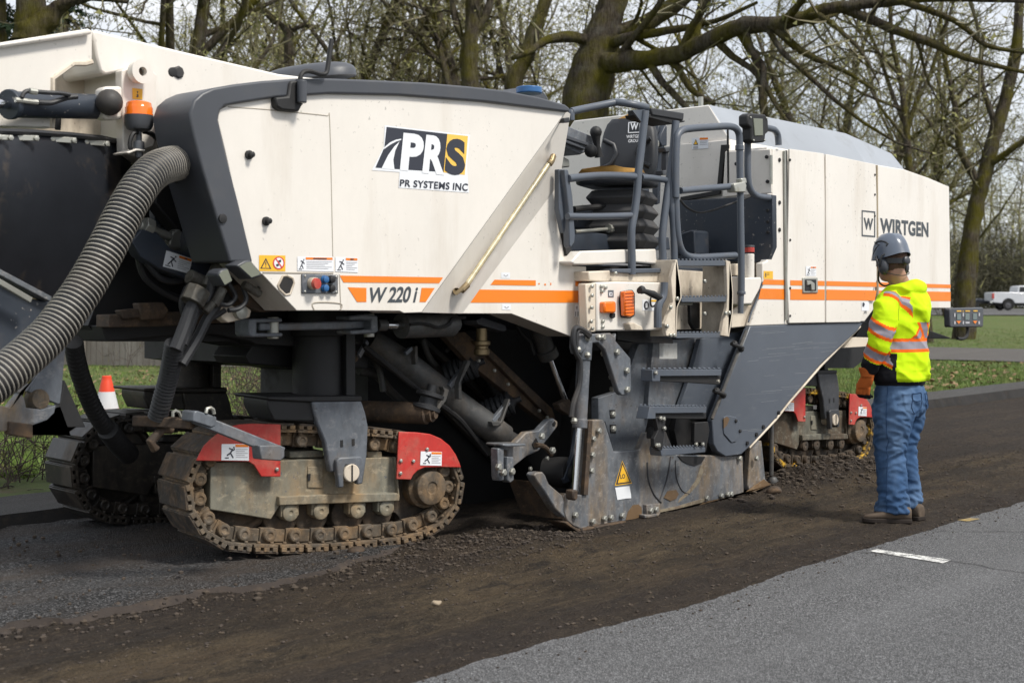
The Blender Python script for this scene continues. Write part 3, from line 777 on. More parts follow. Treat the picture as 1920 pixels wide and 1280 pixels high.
# sight tube with brass ends across the chamfer
def sight(m):
    a, b_ = at('p', '1034,300', 5.12)[0], at('p', '868,544', 5.12)[0]
    m.tube([a, b_], 0.016, 12)
part('sight_tube', clear_tube, sight, bevel=0)
part('tube_fitting', brass, many(lambda m: [m.tube([PY(1036, 296, 5.2), PY(1037, 294, 5.115), PY(1034, 302, 5.112), PY(1030, 308, 5.115)], .02, 10), m.tube([PY(853, 546, 5.26), PY(856, 546, 5.125), PY(866, 544, 5.115), PY(876, 534, 5.115)], .02, 10)]), bevel=0)
# mirror-like antenna mount on the trim, whip antenna, dome and blue cap on the hood
part('aerial_bracket', black, pr('a1', "300,160 360,155 368,90 378,80 432,78 438,190 425,205 412,230 330,222 305,205", 5.06, 0.06), bevel=0.01)
part('aerial_base', dgrey, lambda m: m.cyl(PY(566, 193, 5.04), PY(566, 151, 5.04), .024, 14), bevel=0.004)
part('aerial', black, tubes('p', '563,152 564,142 570,135 582,134 600,139 610,138 614,128 618,100 622,74', 5.05, .012, 8), bevel=0)
part('intake_dome', dgrey, lambda m: m.rings([[PY(577 + s * math.cos(a) * 52, 152 - 26 * k + s * 0 - (2 if k else 0), 6.0) + Vector((0, 0.35 * s * math.sin(a), 0)) for a in np.linspace(0, 6.283, 25)[:-1]]
     for k, s in ((0, 1.0), (.35, .99), (.65, .93), (.85, .82), (.96, .68), (1.0, .45))]), bevel=0)
part('filler_cap', blue_btn, lambda m: m.cyl(PY(992, 176, 5.6), PY(992, 164, 5.6), .085, 18), bevel=0.006)
part('filler_guard', dgrey, pr('p', "972,176 985,163 1012,162 1026,180 1030,190 980,184", 5.75, 0.2), bevel=0.01)
part('edge_buffer', rubber, pr('p', "1058,222 1068,220 1068,230 1058,230", 5.08, 0.05), bevel=0.004)

# ---- front: cream hopper with lifting eye, folding conveyor, cylinder, rubber skirt, dust hose
part('front_hopper', cream, pr('p', "172,57 180,57 345,97 525,139 700,160 700,260 360,300 290,300 232,288 228,262 228,134 212,138 198,141 188,134 180,104 176,80", 5.62, 1.5), bevel=0.012)
part('conveyor_side', cream, pr('p', "-60,94 0,86 165,57 173,57 173,116 160,121 137,121 100,148 98,240 -60,236", 5.60, 0.06), bevel=0.006)
part('conveyor_lip', cream, pr('p', "-60,88 0,80 165,54 173,56 173,64 0,90 -60,98", 5.56, 0.06), bevel=0.01)
part('conveyor_inner', cream_dirty, pr('p', "60,110 240,100 240,262 60,255", 5.95, 0.05), pr('p', "-60,186 240,190 240,262 -60,244", 5.80, 0.06), bevel=0)
part('opening_edge', cream_dirty, lambda m: m.tube(at('p', '98,240 99,148 137,120 160,120 173,116', 5.60), .012, 6), bevel=0)
def washer(m):
    c_ = PY(259, 136, 5.53)
    m.lathe(c_, (0, -1, 0), [(.022, -.01), (.052, -.01), (.058, 0.03), (.058, .04), (.022, .04), (.022, .0)], 28)
part('lifting_eye', cream, washer, bevel=0)
part('eye_hole', rust, lambda m: m.cyl(PY(259, 136, 5.53), PY(259, 136, 5.525), .021, 14), bevel=0)
decal('hook_sticker', 5.56, [(yel_st, polys('z1', "738,492 796,498 795,557 740,553")), (ink, polys('z1', "762,528 772,526 774,540 766,546 758,540 765,538", "764,510 772,510 770,522 766,522"))])
part('rubber_stop', rubber, lambda m: m.lathe(PY(334, 136, 5.62), (0, -1, 0), [(.032, -.005), (.032, .006), (.024, .012), (.001, .013)], 8), bevel=0)
part('lifting_plate', cream, pr('z1', "680,392 700,385 840,385 880,420 880,720 860,820 700,862 688,850", 5.56, 0.06), bevel=0.006)
part('cylinder_bracket', cream, pr('z1', "575,490 600,482 685,480 690,665 655,668 590,668 580,640", 5.52, 0.08), bevel=0.015)
part('conveyor_cylinder', navy, lambda m: m.cyl(PY(17, 196, 5.45), PY(200, 201, 5.62), .058, 18), lambda m: m.cyl(PY(15, 196, 5.449), PY(24, 196, 5.457), .066, 18), bevel=0.004)
part('cylinder_rod', chrome, lambda m: m.cyl(PY(-80, 194, 5.36), PY(17, 195, 5.45), .022, 14), bevel=0)
part('cylinder_cap', rubber, lambda m: m.ball(PY(205, 192, 5.50), .062, 20), bevel=0)
part('hydraulic_hose', rubber, tubes('z1', '430,540 380,545 330,560 280,575 215,572', 5.40, .012, 8), tubes('z1', '390,530 330,520 270,518 200,512 160,508 135,518 122,545', 5.38, .010, 8), bevel=0)
part('hose_fitting', zinc, many(lambda m: [m.cyl(*at('z1', '85,558 210,572', 5.39), .012, 8), m.cyl(*at('z1', '165,508 205,514', 5.37), .014, 8)]), bevel=0)
part('conveyor_prop', black, lambda m: m.cyl(*at('z1', '326,650 322,725', 5.7), .014, 8), bevel=0)
def skirt_curve(m):                                   # a rubber apron bowing out of the conveyor mouth
    top = Q('p', '-60,245 0,247 60,249 130,254 190,260 222,266 238,280')
    bot = Q('p', '-60,470 0,512 40,532 80,556 120,560 190,500 238,440')
    yy = [5.25, 5.34, 5.44, 5.53, 5.6, 5.66, 5.85]
    A = [PY(u, v, y) for (u, v), y in zip(top, yy)]; B = [PY(u, v, y + .05) for (u, v), y in zip(bot, yy)]
    rows = [[a.lerp(b_, k / 6) + Vector((0, -.07 * math.sin(math.pi * k / 6), 0)) for a, b_ in zip(A, B)] for k in range(7)]
    n = 7
    vs = [p for r_ in rows for p in r_]; b2 = [p + Vector((0, .03, 0)) for p in vs]
    fs = [(i * n + j, i * n + j + 1, (i + 1) * n + j + 1, (i + 1) * n + j) for i in range(6) for j in range(n - 1)]
    m.add(vs, fs); m.add(b2, [f[::-1] for f in fs])
skirt_m = paint('scuffed_rubber_apron', (0.018, 0.020, 0.025), 0.38, var=0.4, dirt=(0.16, 0.115, 0.07), damt=0.7, dlo=0.56, dhi=0.8, dscale=2.2, bumpy=0.08)
part('rubber_apron', skirt_m, skirt_curve, bevel=0, smooth=60)
for st, y in (('-20,752 75,755 75,785 -20,781', 5.34), ('38,752 218,756 220,788 40,784', 5.42), ('272,760 428,768 430,802 274,792', 5.52), ('462,776 612,788 615,818 464,808', 5.6)):
    q = Q('z1', st); cl = part('clamp_strip', zinc, pr('z1', st, y - .03, .012), bevel=0.003)
    part('bolt_head', zinc, lambda m: [m.lathe(PY(u, v, y - .03), (0, -1, 0), [(.012, 0), (.012, .01), (.006, .012), (.001, .012)], 6) for u, v in
         [(q[0][0] + 6 + 0 * k, (q[0][1] + q[3][1]) / 2) for k in (0,)] + [(q[1][0] - 6, (q[1][1] + q[2][1]) / 2)]], bevel=0, parent=cl)
part('apron_edge', rubber, lambda m: m.tube([PY(u, v, y - .015) for (u, v), y in zip(Q('p', '-60,243 0,246 60,248 130,253 190,259 222,266'), [5.25, 5.34, 5.44, 5.53, 5.6, 5.66])], .014, 6), bevel=0)
part('conveyor_flange', steel_pale, pr('p', "-60,470 0,504 98,556 95,566 0,516 -60,484", 5.36, .08), bevel=0.004)
part('flange_strip', zinc, pr('p', "-60,492 0,522 62,558 58,568 0,534 -60,504", 5.30, .03), bevel=0.003)
part('conveyor_panel', navy, pr('p', "-80,500 0,524 60,560 96,566 70,640 40,700 0,712 -80,750", 5.40, .10), bevel=0.006)
part('guard_plate', steel, pr('b1', "378,735 355,1000 345,1085 330,1090 160,1018 175,985 250,880", 5.42, .03), bevel=0.004)
part('pulley_guard', steel_pale, pr('b1', "-60,1100 0,1095 60,1110 170,970 120,1020 140,1060 150,1110 240,1120 320,1095 310,1140 270,1180 180,1212 100,1215 30,1245 -60,1240", 5.38, .06), bevel=0.006)
part('pulley_bearing', dust, lambda m: m.lathe(PY(64, 750, 5.46), (0, -1, .1), [(.05, 0), (.05, .04), (.04, .06), (.001, .062)], 18), bevel=0)
part('conveyor_skirt', black, pr('b1', "370,950 490,1220 240,1225 60,1190 65,1260 380,1262 240,1200 340,1100", 5.5, .05), bevel=0.004)
part('conveyor_rail', rust, pr('p', "18,790 62,795 62,822 18,815", 5.36, .05), bevel=0.005)

hose_c = [PY(u, v, y) for u, v, y in ((352, 304, 5.36), (336, 305, 5.27), (312, 310, 5.18), (289, 321, 5.12), (264, 348, 5.07), (236, 393, 5.04), (203, 459, 5.01), (165, 528, 4.99), (126, 585, 4.97), (84, 636, 4.95), (20, 692, 4.92), (-45, 742, 4.90))]
hp = smoothpath(hose_c, 8)
L = [0.0]
for a, b_ in zip(hp, hp[1:]): L.append(L[-1] + (b_ - a).length)
def along(s):
    s = max(0, min(L[-1], s)); i = max(0, min(len(hp) - 2, int(np.searchsorted(L, s)) - 1))
    return hp[i].lerp(hp[i + 1], (s - L[i]) / max(1e-6, L[i + 1] - L[i]))
def corr(m):
    s, pth, rad = 0.0, [], []
    pitch = 0.0215
    while s < L[-1]:
        for q_, r_ in ((0, .0735), (.35, .073), (.55, .0785), (.75, .079), (.9, .077)):
            pth.append(along(s + q_ * pitch)); rad.append(r_)
        s += pitch
    m.tube(pth, rad, 24)
hose = part('dust_hose', rubber, corr, bevel=0, smooth=60, label='black corrugated dust hose with pale ribs')
def ribs(m):
    s = 0.0
    while s < L[-1]:
        a = along(s + .012); d = (along(s + .02) - along(s + .004)).normalized()
        u = d.cross(Vector((0, 0, 1))).normalized(); w = d.cross(u)
        R_ = [a + (u * math.cos(t) + w * math.sin(t)) * .0795 for t in np.linspace(0, 6.2832, 25)]
        m.tube(R_, .0032 * (1 + .35 * mnoise.noise((s * 9, 0, 0))), 5, cap=False)
        s += .0215
part('hose_rib', paint('pale_hose_rib', (0.33, 0.31, 0.27), 0.5, var=0.25, damt=0.4), ribs, bevel=0, smooth=60, parent=hose)
part('hose_collar', black, lambda m: m.tube([PY(338, 305, 5.27), PY(362, 304, 5.36), PY(400, 310, 5.5)], .10, 20), bevel=0)
# beacon
bq = lambda v: PY(260.5, v, 5.47)
bc = part('beacon_base', dgrey, lambda m: m.lathe(bq(243), (0, 0, 1), [(.02, -.01), (.056, .0), (.066, .02), (.067, .066)], 24), bevel=0)
part('amber_lens', amber, lambda m: m.lathe(bq(219), (0, 0, 1), [(.066, 0), (.066, .012), (.064, .016), (.064, .04), (.061, .045), (.057, .064), (.048, .07), (.001, .073)], 24), bevel=0, parent=bc)
part('beacon_stem', steel, lambda m: m.lathe(bq(296), (0, 0, 1), [(.012, 0), (.018, .01), (.018, .03), (.026, .05), (.026, .075), (.014, .08), (.014, .15)], 14), bevel=0, parent=bc)
part('beacon_bracket', cream, pr('z1', "705,850 760,830 815,836 812,846 765,842 720,860", 5.44, .12), bevel=0.004)
part('beacon_cable', black, tubes('z1', '770,740 745,745 728,780 726,820 735,835', 5.45, .010, 6), tubes('z1', '800,735 840,745 880,775 930,800', 5.5, .012, 6), bevel=0)

# ---- dark works under the front cowling
zinc_d = paint('dull_hose_fittings', (0.16, 0.155, 0.135), 0.45, 0.4, var=0.4, dirt=(0.06, 0.05, 0.04), damt=0.8, dlo=0.4, dhi=0.6, dscale=14)
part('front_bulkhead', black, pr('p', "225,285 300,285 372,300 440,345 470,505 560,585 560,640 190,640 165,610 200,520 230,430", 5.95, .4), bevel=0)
part('hose_shroud', black, pr('p', "345,300 380,318 404,410 420,450 340,440 290,380 300,330", 5.62, .1), bevel=0.01)
part('front_frame', navy, pr('z2', "20,215 75,150 105,150 160,165 240,255 340,290 440,320 560,310 560,400 470,430 400,460 340,430 180,370 70,300", 5.55, .08), bevel=0.006)
part('inner_frame_plate', navy, pr('p', "290,345 380,330 400,400 350,425 290,420", 5.75, .05), bevel=0.004)
part('lower_front_beam', rust, pr('p', "205,590 300,586 400,582 470,596 470,604 400,606 300,612 205,614", 5.75, .12), bevel=0.006)
part('cross_beam', black, pr('p', "190,610 330,606 480,606 560,600 560,650 480,646 470,640 400,626 330,628 270,634 200,640", 5.85, .25), bevel=0.006)
part('motor', dgrey, lambda m: m.lathe(PY(410, 455, 5.45), (PY(335, 452, 5.75) - PY(410, 455, 5.45)), [(.05, -.02), (.09, 0), (.105, .0), (.105, .08), (.095, .08), (.095, .34), (.11, .34), (.11, .38)], 22), bevel=0)
part('motor_bolt', black, many(lambda m: [m.lathe(PY(410 + 24 * math.cos(a) * .7, 455 + 28 * math.sin(a), 5.42), (PY(410, 455, 5.45) - PY(335, 452, 5.75)), [(.01, 0), (.01, .02), (.001, .022)], 6) for a in np.linspace(0, 6.28, 9)[:-1]]), bevel=0)
part('motor_flange', zinc, pr('z2', "248,165 290,135 315,150 300,255 255,262 225,235", 5.62, .05), bevel=0.01)
part('tension_rod', zinc, lambda m: m.cyl(*at('z2', '65,125 235,190', 5.6), .022, 10), lambda m: m.cyl(*at('z2', '85,125 130,145', 5.58), .045, 6), bevel=0.003)
warning('warning_sticker', 'z2', "212,266 358,314 338,397 192,356", 5.55, head=(0.5, 1.0), figure=(0.05, 0.45))
for st, y in (("500,400 520,375 560,362 590,440 540,470", 5.04), ("605,350 655,322 685,320 748,392 745,410 690,428", 5.0)):
    wl_ = part('work_lamp', dgrey, pr('z2', st, y, .10), bevel=0.012)
    q = at('z2', st, y - .004); cc = sum(q, Vector()) / len(q)
    part('lamp_glass', lamp_glass, lambda m: m.sheet([cc + (p - cc) * .8 for p in q]), bevel=0, parent=wl_)
part('valve_block', zinc_d, many(lambda m: m.cyl(*at('z2', '440,470 500,350', 5.3), .03, 10), lambda m: m.cyl(*at('z2', '340,410 430,450', 5.35), .035, 10), lambda m: m.cyl(*at('z2', '645,455 735,510', 5.2), .022, 8),
     lambda m: m.cyl(*at('z2', '690,500 760,455', 5.22), .010, 8), lambda m: m.cyl(*at('z2', '355,560 395,480', 5.25), .06, 8), lambda m: m.cyl(*at('z2', '480,570 530,480', 5.25), .025, 8), lambda m: m.cyl(*at('z2', '430,610 470,560', 5.25), .022, 8)), bevel=0.004)
part('valve_body', black, pr('z2', "380,430 450,400 500,470 560,470 620,520 600,570 520,560 420,500", 5.4, .12), bevel=0.015)
part('tow_plate', cream_dirty, pr('z2', "490,590 530,560 600,580 660,580 690,600 680,640 560,670 530,650", 5.3, .06), bevel=0.006)
part('tow_pin', zinc, lambda m: m.lathe(PY(447, 585, 5.3), (0, -1, 0), [(.035, 0), (.035, .03), (.02, .035), (.001, .036)], 12), bevel=0)
part('body_underside', rust, pr('z2', "560,470 740,420 960,590 940,600 740,610 640,570", 5.36, .3), bevel=0.004)
part('hydraulic_hose', rubber, tubes('z2', '370,550 345,610 320,680 290,760 265,820', 5.25, .032, 10), tubes('z2', '405,540 380,600 345,700 310,790', 5.28, .022, 8),
     tubes('z2', '520,480 490,580 440,650 390,750 330,850 300,900', 5.3, .026, 8), tubes('z2', '470,420 450,520 430,560', 5.27, .02, 8), bevel=0)
def wrapped(view, st, Y0, Y1, r):
    def f(m):
        q = Q(view, st); P_ = smoothpath([PY(u, v, Y0 + (Y1 - Y0) * i / (len(q) - 1)) for i, (u, v) in enumerate(q)], 6)
        pth, rr = [], []
        for i in range(len(P_) - 1):
            for k, s_ in ((0, .9), (.15, 1.0), (.85, 1.06), (.95, .92)):
                pth.append(P_[i].lerp(P_[i + 1], k)); rr.append(r * s_)
        m.tube(pth, rr, 14)
    return f
part('hose_bundle', rubber, wrapped('z2', '262,780 245,880 225,980 195,1090 165,1200', 5.3, 5.5, .046), bevel=0, label='bundle of hoses in black spiral wrap')
part('hose_bundle', black, wrapped('z3', '410,-30 430,90 470,220 520,340 580,440 640,500', 5.95, 6.4, .046), wrapped('z3', '600,460 660,540 720,600', 6.3, 6.5, .055), bevel=0)

for st, y, r_ in (('500,480 470,540 440,600 470,640 540,600', 5.30, .014), ('560,450 600,520 560,570 500,560', 5.25, .012), ('330,470 300,560 330,640 420,600', 5.5, .016),
                  ('640,470 660,540 620,590 560,600', 5.22, .012), ('380,400 350,470 380,540', 5.42, .015), ('100,330 180,420 260,440 330,420', 5.6, .016), ('60,300 100,420 240,520 400,560', 5.7, .02)):
    part('hydraulic_hose', rubber, tubes('z2', st, y, r_, 8), bevel=0)
part('frame_bracket', rust, pr('z2', "60,560 200,555 230,600 200,650 80,655", 5.7, .06), pr('z2', "-40,600 60,590 70,640 -20,650", 5.72, .06), bevel=0.006)
for st, y, r_ in (('60,250 200,330 320,500 360,700', 6.0, .02), ('150,520 300,560 420,700 600,860', 6.1, .03), ('1010,250 1080,420 1120,600', 6.0, .016), ('900,160 960,260 900,360', 5.9, .014), ('700,250 760,420 900,560 1010,600', 6.05, .02)):
    part('belly_hose', pipe_m, tubes('b5', st, y, r_, 8), bevel=0)
part('belly_rib', pipe_m, pr('p', "700,640 712,640 960,880 948,884", 6.28, .05), pr('p', "780,628 792,628 1030,840 1020,846", 6.25, .05), bevel=0.004)

# ---- steering linkage and front columns
part('steering_rod', steel, pr('z2', "735,668 870,672 1100,664 1240,660 1365,652 1365,700 1250,706 900,712 735,714", 5.42, .06), bevel=0.008)
part('rod_clevis', steel, pr('z2', "676,648 862,644 866,665 720,670 720,728 866,726 866,748 690,750 676,735", 5.38, .12), pr('z2', "1240,632 1330,622 1395,630 1398,720 1375,730 1245,735 1242,712 1360,706 1362,655 1240,655", 5.36, .12), bevel=0.008)
part('clevis_pin', zinc, many(lambda m: [m.cyl(PY(512, 594, 5.43), PY(512, 635, 5.43), .03, 14), m.cyl(PY(692, 588, 5.42), PY(692, 632, 5.42), .03, 14)]), bevel=0.004)
part('steering_cylinder', pipe_m, lambda m: m.cyl(PY(752, 611, 5.44), PY(846, 608, 5.44), .072, 18), lambda m: m.cyl(PY(706, 609, 5.44), PY(722, 609, 5.44), .034, 14), lambda m: m.ball(PY(848, 607, 5.44), .06, 12), bevel=0.005)
part('cylinder_rod', chrome, lambda m: m.cyl(PY(718, 609, 5.44), PY(756, 610, 5.44), .026, 14), bevel=0)
part('hydraulic_hose', black, tubes('b5', '590,130 680,120 760,135 830,155 920,130 960,80 1060,70', 5.36, .010, 6), bevel=0)
part('front_tie_beam', black, pr('p', "285,628 470,640 690,645 690,690 550,688 500,684 468,682 460,668 472,650 420,640", 5.98, .3), bevel=0.008)

# ---- crawlers: traced on the plane of the steered near front track, then copied
YAW = math.radians(-12)
TD, TN = Vector((math.cos(YAW), math.sin(YAW), 0)), Vector((-math.sin(YAW), math.cos(YAW), 0))
TA = Vector((4.5, 5.69, 0)); TZ = 0.05
def tpt(u, v, off=0.0):
    r_ = Vector(ray(u, v)); k = ((TA + TN * off).dot(TN)) / r_.dot(TN)
    p = Vector((r_.x * k, r_.y * k, H + r_.z * k))
    return Vector(((p - TA).dot(TD) - XC, off - 0.185, p.z - TZ))
XC = 0.0
XC = tpt(612, 900).x
TORG = TA + TD * XC + TN * 0.185
def tp(view, st, off=0.0): return [tpt(u, v, off) for u, v in Q(view, st)]
def tpr(m, view, st, off, th):
    A = tp(view, st, off); m.loft(A, [p + Vector((0, th, 0)) for p in A])
loop = [tpt(u, v) for u, v in ((460, 799), (527, 795), (640, 800), (747, 808), (815, 826), (856, 858), (872, 905), (864, 950), (843, 982), (808, 1005), (760, 1020), (690, 1028), (600, 1035), (500, 1036), (428, 1032), (388, 1013), (358, 975), (346, 918), (360, 868), (398, 822))]
cl = smoothpath(loop + [loop[0]], 6); cl.pop()
acc = [0.0]
for a, b_ in zip(cl, cl[1:] + [cl[0]]): acc.append(acc[-1] + (b_ - a).length)
NS = 27; pitch = acc[-1] / NS
def on_loop(s):
    s %= acc[-1]; i = int(np.searchsorted(acc, s, side='right')) - 1; i = min(i, len(cl) - 1)
    return cl[i].lerp(cl[(i + 1) % len(cl)], (s - acc[i]) / max(1e-6, acc[i + 1] - acc[i]))
zmin = min(p.z for p in cl)
shoes, pads, chain = MB(), MB(), MB()
trng = random.Random(3)
for k in range(NS):
    s0 = k * pitch; a, b_ = on_loop(s0 + .006), on_loop(s0 + pitch - .006)
    d = (b_ - a).normalized(); nrm = Vector((d.z, 0, -d.x))          # inward or outward
    cen = sum(cl, Vector()) / len(cl)
    if nrm.dot(cen - a) < 0: nrm = -nrm                              # nrm points inwards
    def blk(m, t0, t1, y0, y1, h0, h1):
        A = [a.lerp(b_, t) + nrm * h + Vector((0, y0 + .185, 0)) for t, h in ((t0, h0), (t1, h0), (t1, h1), (t0, h1))]
        m.loft(A, [p + Vector((0, y1 - y0, 0)) for p in A])
    blk(shoes, 0, 1, -.18, .18, .026, .044)
    for t0, t1 in ((.02, .22), (.36, .58), (.72, .94)):
        blk(shoes, t0, t1, -.185, .185, 0.004, .027)
    blk(pads, .04, .90, -.180, .180, -0.006, .010)
    for yy in (-.125, .085):
        blk(chain, .02, .62, yy, yy + .035, .044, .125); blk(chain, .45, 1.08, yy + .012, yy + .045, .05, .118)
    pc = a.lerp(b_, .3) + nrm * .088 + Vector((0, .185, 0))
    chain.lathe(Vector((pc.x, -.128, pc.z)), (0, -1, 0), [(.038, 0), (.038, .018), (.033, .03), (.018, .032), (.016, .026), (.001, .026)], 12)
    for t in (.2, .75):
        q = a.lerp(b_, t) + nrm * .044
        shoes.lathe(Vector((q.x, -.155, q.z)), nrm, [(.012, 0), (.012, .012), (.001, .013)], 6)
    # dirt packed between shoe and chain
    blk(chain, .0, 1.0, -.10, .10, .044, .066 + .012 * trng.random())
fr = MB()
tpr(fr, 'z4', "405,440 700,432 1060,420 1440,410 1465,655 1300,662 1000,672 795,680 745,760 560,730 400,705", .055, .24)
tpr(fr, 'z4', "792,632 1100,618 1455,612 1470,622 1468,656 1300,664 1000,674 792,682", .02, .06)
tpr(fr, 'z4', "850,378 1040,372 1040,412 850,415", .10, .15); tpr(fr, 'z4', "1285,378 1368,378 1370,412 1285,415", .08, .15)
tpr(fr, 'z4', "1440,410 1452,410 1470,640 1462,652", .03, .06)
unit = fr.build('crawler_unit', frame_m, MM, 0.006, raw=True)
unit.location = Vector((TORG.x, TORG.y, TZ)) - worldpos(MM); unit.rotation_euler.z = YAW
def sub(name, mat, fn, bevel=0.004, smooth=35):
    m = MB(); fn(m); o = m.build(name, mat, unit, bevel, smooth, raw=True); return o
so = shoes.build('track_shoes', dust, unit, 0.003, raw=True)
po = pads.build('track_pads', pad_m, unit, 0.003, raw=True)
chain.build('track_chain', dust, unit, 0.004, raw=True)
hubc = tpt(803, 913, .05)
sub('drive_hub', dust, lambda m: m.lathe(hubc + Vector((0, .02, 0)), (0, -1, 0), [(.125, -.12), (.125, 0), (.105, .015), (.10, .06), (.085, .065), (.035, .065), (.033, .058), (.001, .058)], 26))
def sprocket(m):
    c_ = hubc + Vector((0, .09, 0)); R_ = []
    for k in range(36):
        a = k * math.pi / 18; r_ = .225 if k % 3 else .265
        R_.append(c_ + Vector((math.cos(a) * r_, 0, math.sin(a) * r_)))
    m.loft(R_, [p + Vector((0, .06, 0)) for p in R_])
sub('drive_sprocket', mud, sprocket)
idc = tpt(440, 905, .12)
sub('idler_wheel', mud, lambda m: m.lathe(idc, (0, -1, 0), [(.29, -.12), (.29, -.02), (.265, 0), (.25, -.005), (.24, -.03), (.09, -.03), (.08, .02), (.001, .02)], 32))
for cx, cy in ((542, 960), (599, 957), (668, 955), (722, 951)):
    c0 = tpt(cx, cy, .06)
    r_ = sub('roller', mud, lambda m: m.lathe(c0 + Vector((-.02, .05, -.03)), (0, -1, 0), [(.095, -.12), (.105, -.11), (.105, -.01), (.088, 0), (.03, .0)], 22))
    sub('roller_bearing', frame_m, lambda m: (m.lathe(c0, (0, -1, 0), [(.048, -.06), (.048, .02), (.036, .026), (.012, .026), (.01, .02), (.001, .02)], 18),
        m.box(c0.x - .055, c0.x + .055, c0.y - .01, c0.y + .05, c0.z - .02, c0.z + .09)), bevel=0.006)
def fender(st, off=-.014): return lambda m: tpr(m, 'z4', st, off, .012)
sub('fender', redp, fender("325,430 345,390 370,345 410,305 450,275 495,248 530,235 570,226 640,222 800,226 799,520 690,520 672,490 650,455 620,436"))
sub('fender', redp, fender("1465,268 1560,270 1640,280 1700,305 1750,345 1785,395 1805,440 1815,468 1700,466 1610,468 1570,485 1545,510 1532,537 1450,534"))
def tsticker(st, flip=False):
    q = tp('z4', st, -.017); m = MB()
    def quad(k, a0, a1, b0, b1, off):
        m.cm = k; m.sheet([lerpq(q, a, b_) + Vector((0, -off, 0)) for a, b_ in ((a0, b0), (a1, b0), (a1, b1), (a0, b1))])
    quad(0, 0, 1, 0, 1, 0); quad(1, .5, .98, .03, .18, .0015)
    for i in range(5): quad(3, .52, .95 - .1 * (i % 2), .3 + .12 * i, .34 + .12 * i, .0015)
    def limb(a0, b0, a1, b1, w):
        m.cm = 2; d = Vector((b1 - b0, -(a1 - a0))).normalized() * w
        m.sheet([lerpq(q, .12 + .36 * (a + s_ * d.x), b_ + s_ * d.y) + Vector((0, -.002, 0)) for a, b_, s_ in ((a0, b0, 1), (a1, b1, 1), (a1, b1, -1), (a0, b0, -1))])
    limb(.8, .3, .55, .55, .06); limb(.55, .55, .85, .85, .05); limb(.55, .55, .2, .7, .05); limb(.75, .35, .4, .25, .04); limb(.78, .4, 1, .3, .04); limb(.9, .17, .9, .27, .07); limb(0, .85, .4, .85, .03)
    m.build('warning_sticker', [white_st, orange, ink, paint_print], unit, 0, 0, raw=True)
tsticker("467,336 620,336 620,429 465,427"); tsticker("1587,377 1706,380 1704,458 1584,455")
def tb(st, off, r_=.011): return lambda m: [m.lathe(p, (0, -1, 0), [(r_, 0), (r_, .01), (r_ * .6, .013), (.001, .013)], 6) for p in tp('z4', st, off)]
for st in "775,478 1472,430 1543,432 1470,500 1620,365".split(): sub('bolt_head', zinc, tb(st, -.014), bevel=0)
sub('inspection_cover', frame_m, lambda m: tpr(m, 'z4', "952,462 1038,462 1042,585 950,583", .047, .01), bevel=0.008)
sub('cover_slot', black, lambda m: tpr(m, 'z4', "952,505 968,502 966,540 954,545", .043, .01), bevel=0)
# saddle and lifting column carried by each unit
sub('saddle_bracket', steel, lambda m: tpr(m, 'z4', "975,98 1255,95 1278,165 1292,240 1285,400 1262,560 1232,565 1232,430 1118,430 1118,492 1080,496 1068,440 1050,330 1025,270 1000,210 985,150", -.03, .05), bevel=0.01)
sub('saddle_fork', steel, lambda m: tpr(m, 'z4', "1112,430 1130,412 1250,405 1262,420 1262,560 1230,565 1232,470 1215,455 1165,455 1155,480 1155,580 1125,584", -.06, .04), bevel=0.008)
sub('saddle_arm', black, lambda m: tpr(m, 'z4', "725,85 975,95 1000,210 760,205 725,130", -.01, .3), bevel=0.008)
sub('saddle_top', black, lambda m: tpr(m, 'z4', "725,70 1258,66 1258,98 975,102 730,90", -.03, .42), bevel=0.008)
pin_c = tpt(260 + 1192 / 3, 720 + 498 / 3, -.05)
sub('pivot_pin', cream_dirty, lambda m: m.lathe(pin_c, (0, -1, 0), [(.05, -.1), (.05, .012), (.045, .016), (.001, .016)], 20), bevel=0)
sub('pin_slot', black, lambda m: m.box(pin_c.x - .004, pin_c.x + .004, pin_c.y - .02, pin_c.y - .005, pin_c.z - .045, pin_c.z + .045), bevel=0)
for st in ("1135,315 1150,313 1151,352 1136,354", "1200,308 1215,306 1216,344 1201,347"):
    sub('bracket_slot', black, lambda m: tpr(m, 'z4', st, -.033, .01), bevel=0)
colc = tpt(598, 742, .20)
sub('lift_column', black, lambda m: m.lathe(Vector((colc.x, .03, colc.z - .02)), (0, 0, 1), [(.142, 0), (.142, .36), (.165, .36), (.165, .60)], 28))
sub('column_guide', black, lambda m: m.box(colc.x + .10, colc.x + .16, -.12, -.06, colc.z, colc.z + .42))
rear_y = Vector((10.32, 5.70, 0))
far_front = copy_tree(unit, MM); far_front.location = unit.location + Vector((0.15, 1.45, -0.02)); far_front.rotation_euler.z = math.radians(-6)
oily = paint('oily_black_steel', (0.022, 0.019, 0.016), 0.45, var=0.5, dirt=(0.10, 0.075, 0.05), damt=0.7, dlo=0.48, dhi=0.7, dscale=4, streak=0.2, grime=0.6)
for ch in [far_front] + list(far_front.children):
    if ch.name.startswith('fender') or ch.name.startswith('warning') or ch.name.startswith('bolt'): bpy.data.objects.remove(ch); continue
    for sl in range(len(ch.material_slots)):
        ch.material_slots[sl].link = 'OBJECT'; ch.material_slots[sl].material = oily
rear = copy_tree(unit, MM); rear.location = rear_y - worldpos(MM); rear.rotation_euler.z = math.radians(-2)
rear2 = copy_tree(rear, MM); rear2.location = rear.location + Vector((0.1, 1.6, 0))
yel_pad = paint('yellow_pad', (0.62, 0.36, 0.02), 0.6, var=0.25, dirt=(0.06, 0.045, 0.03), damt=0.97, dlo=0.40, dhi=0.52, dscale=9)
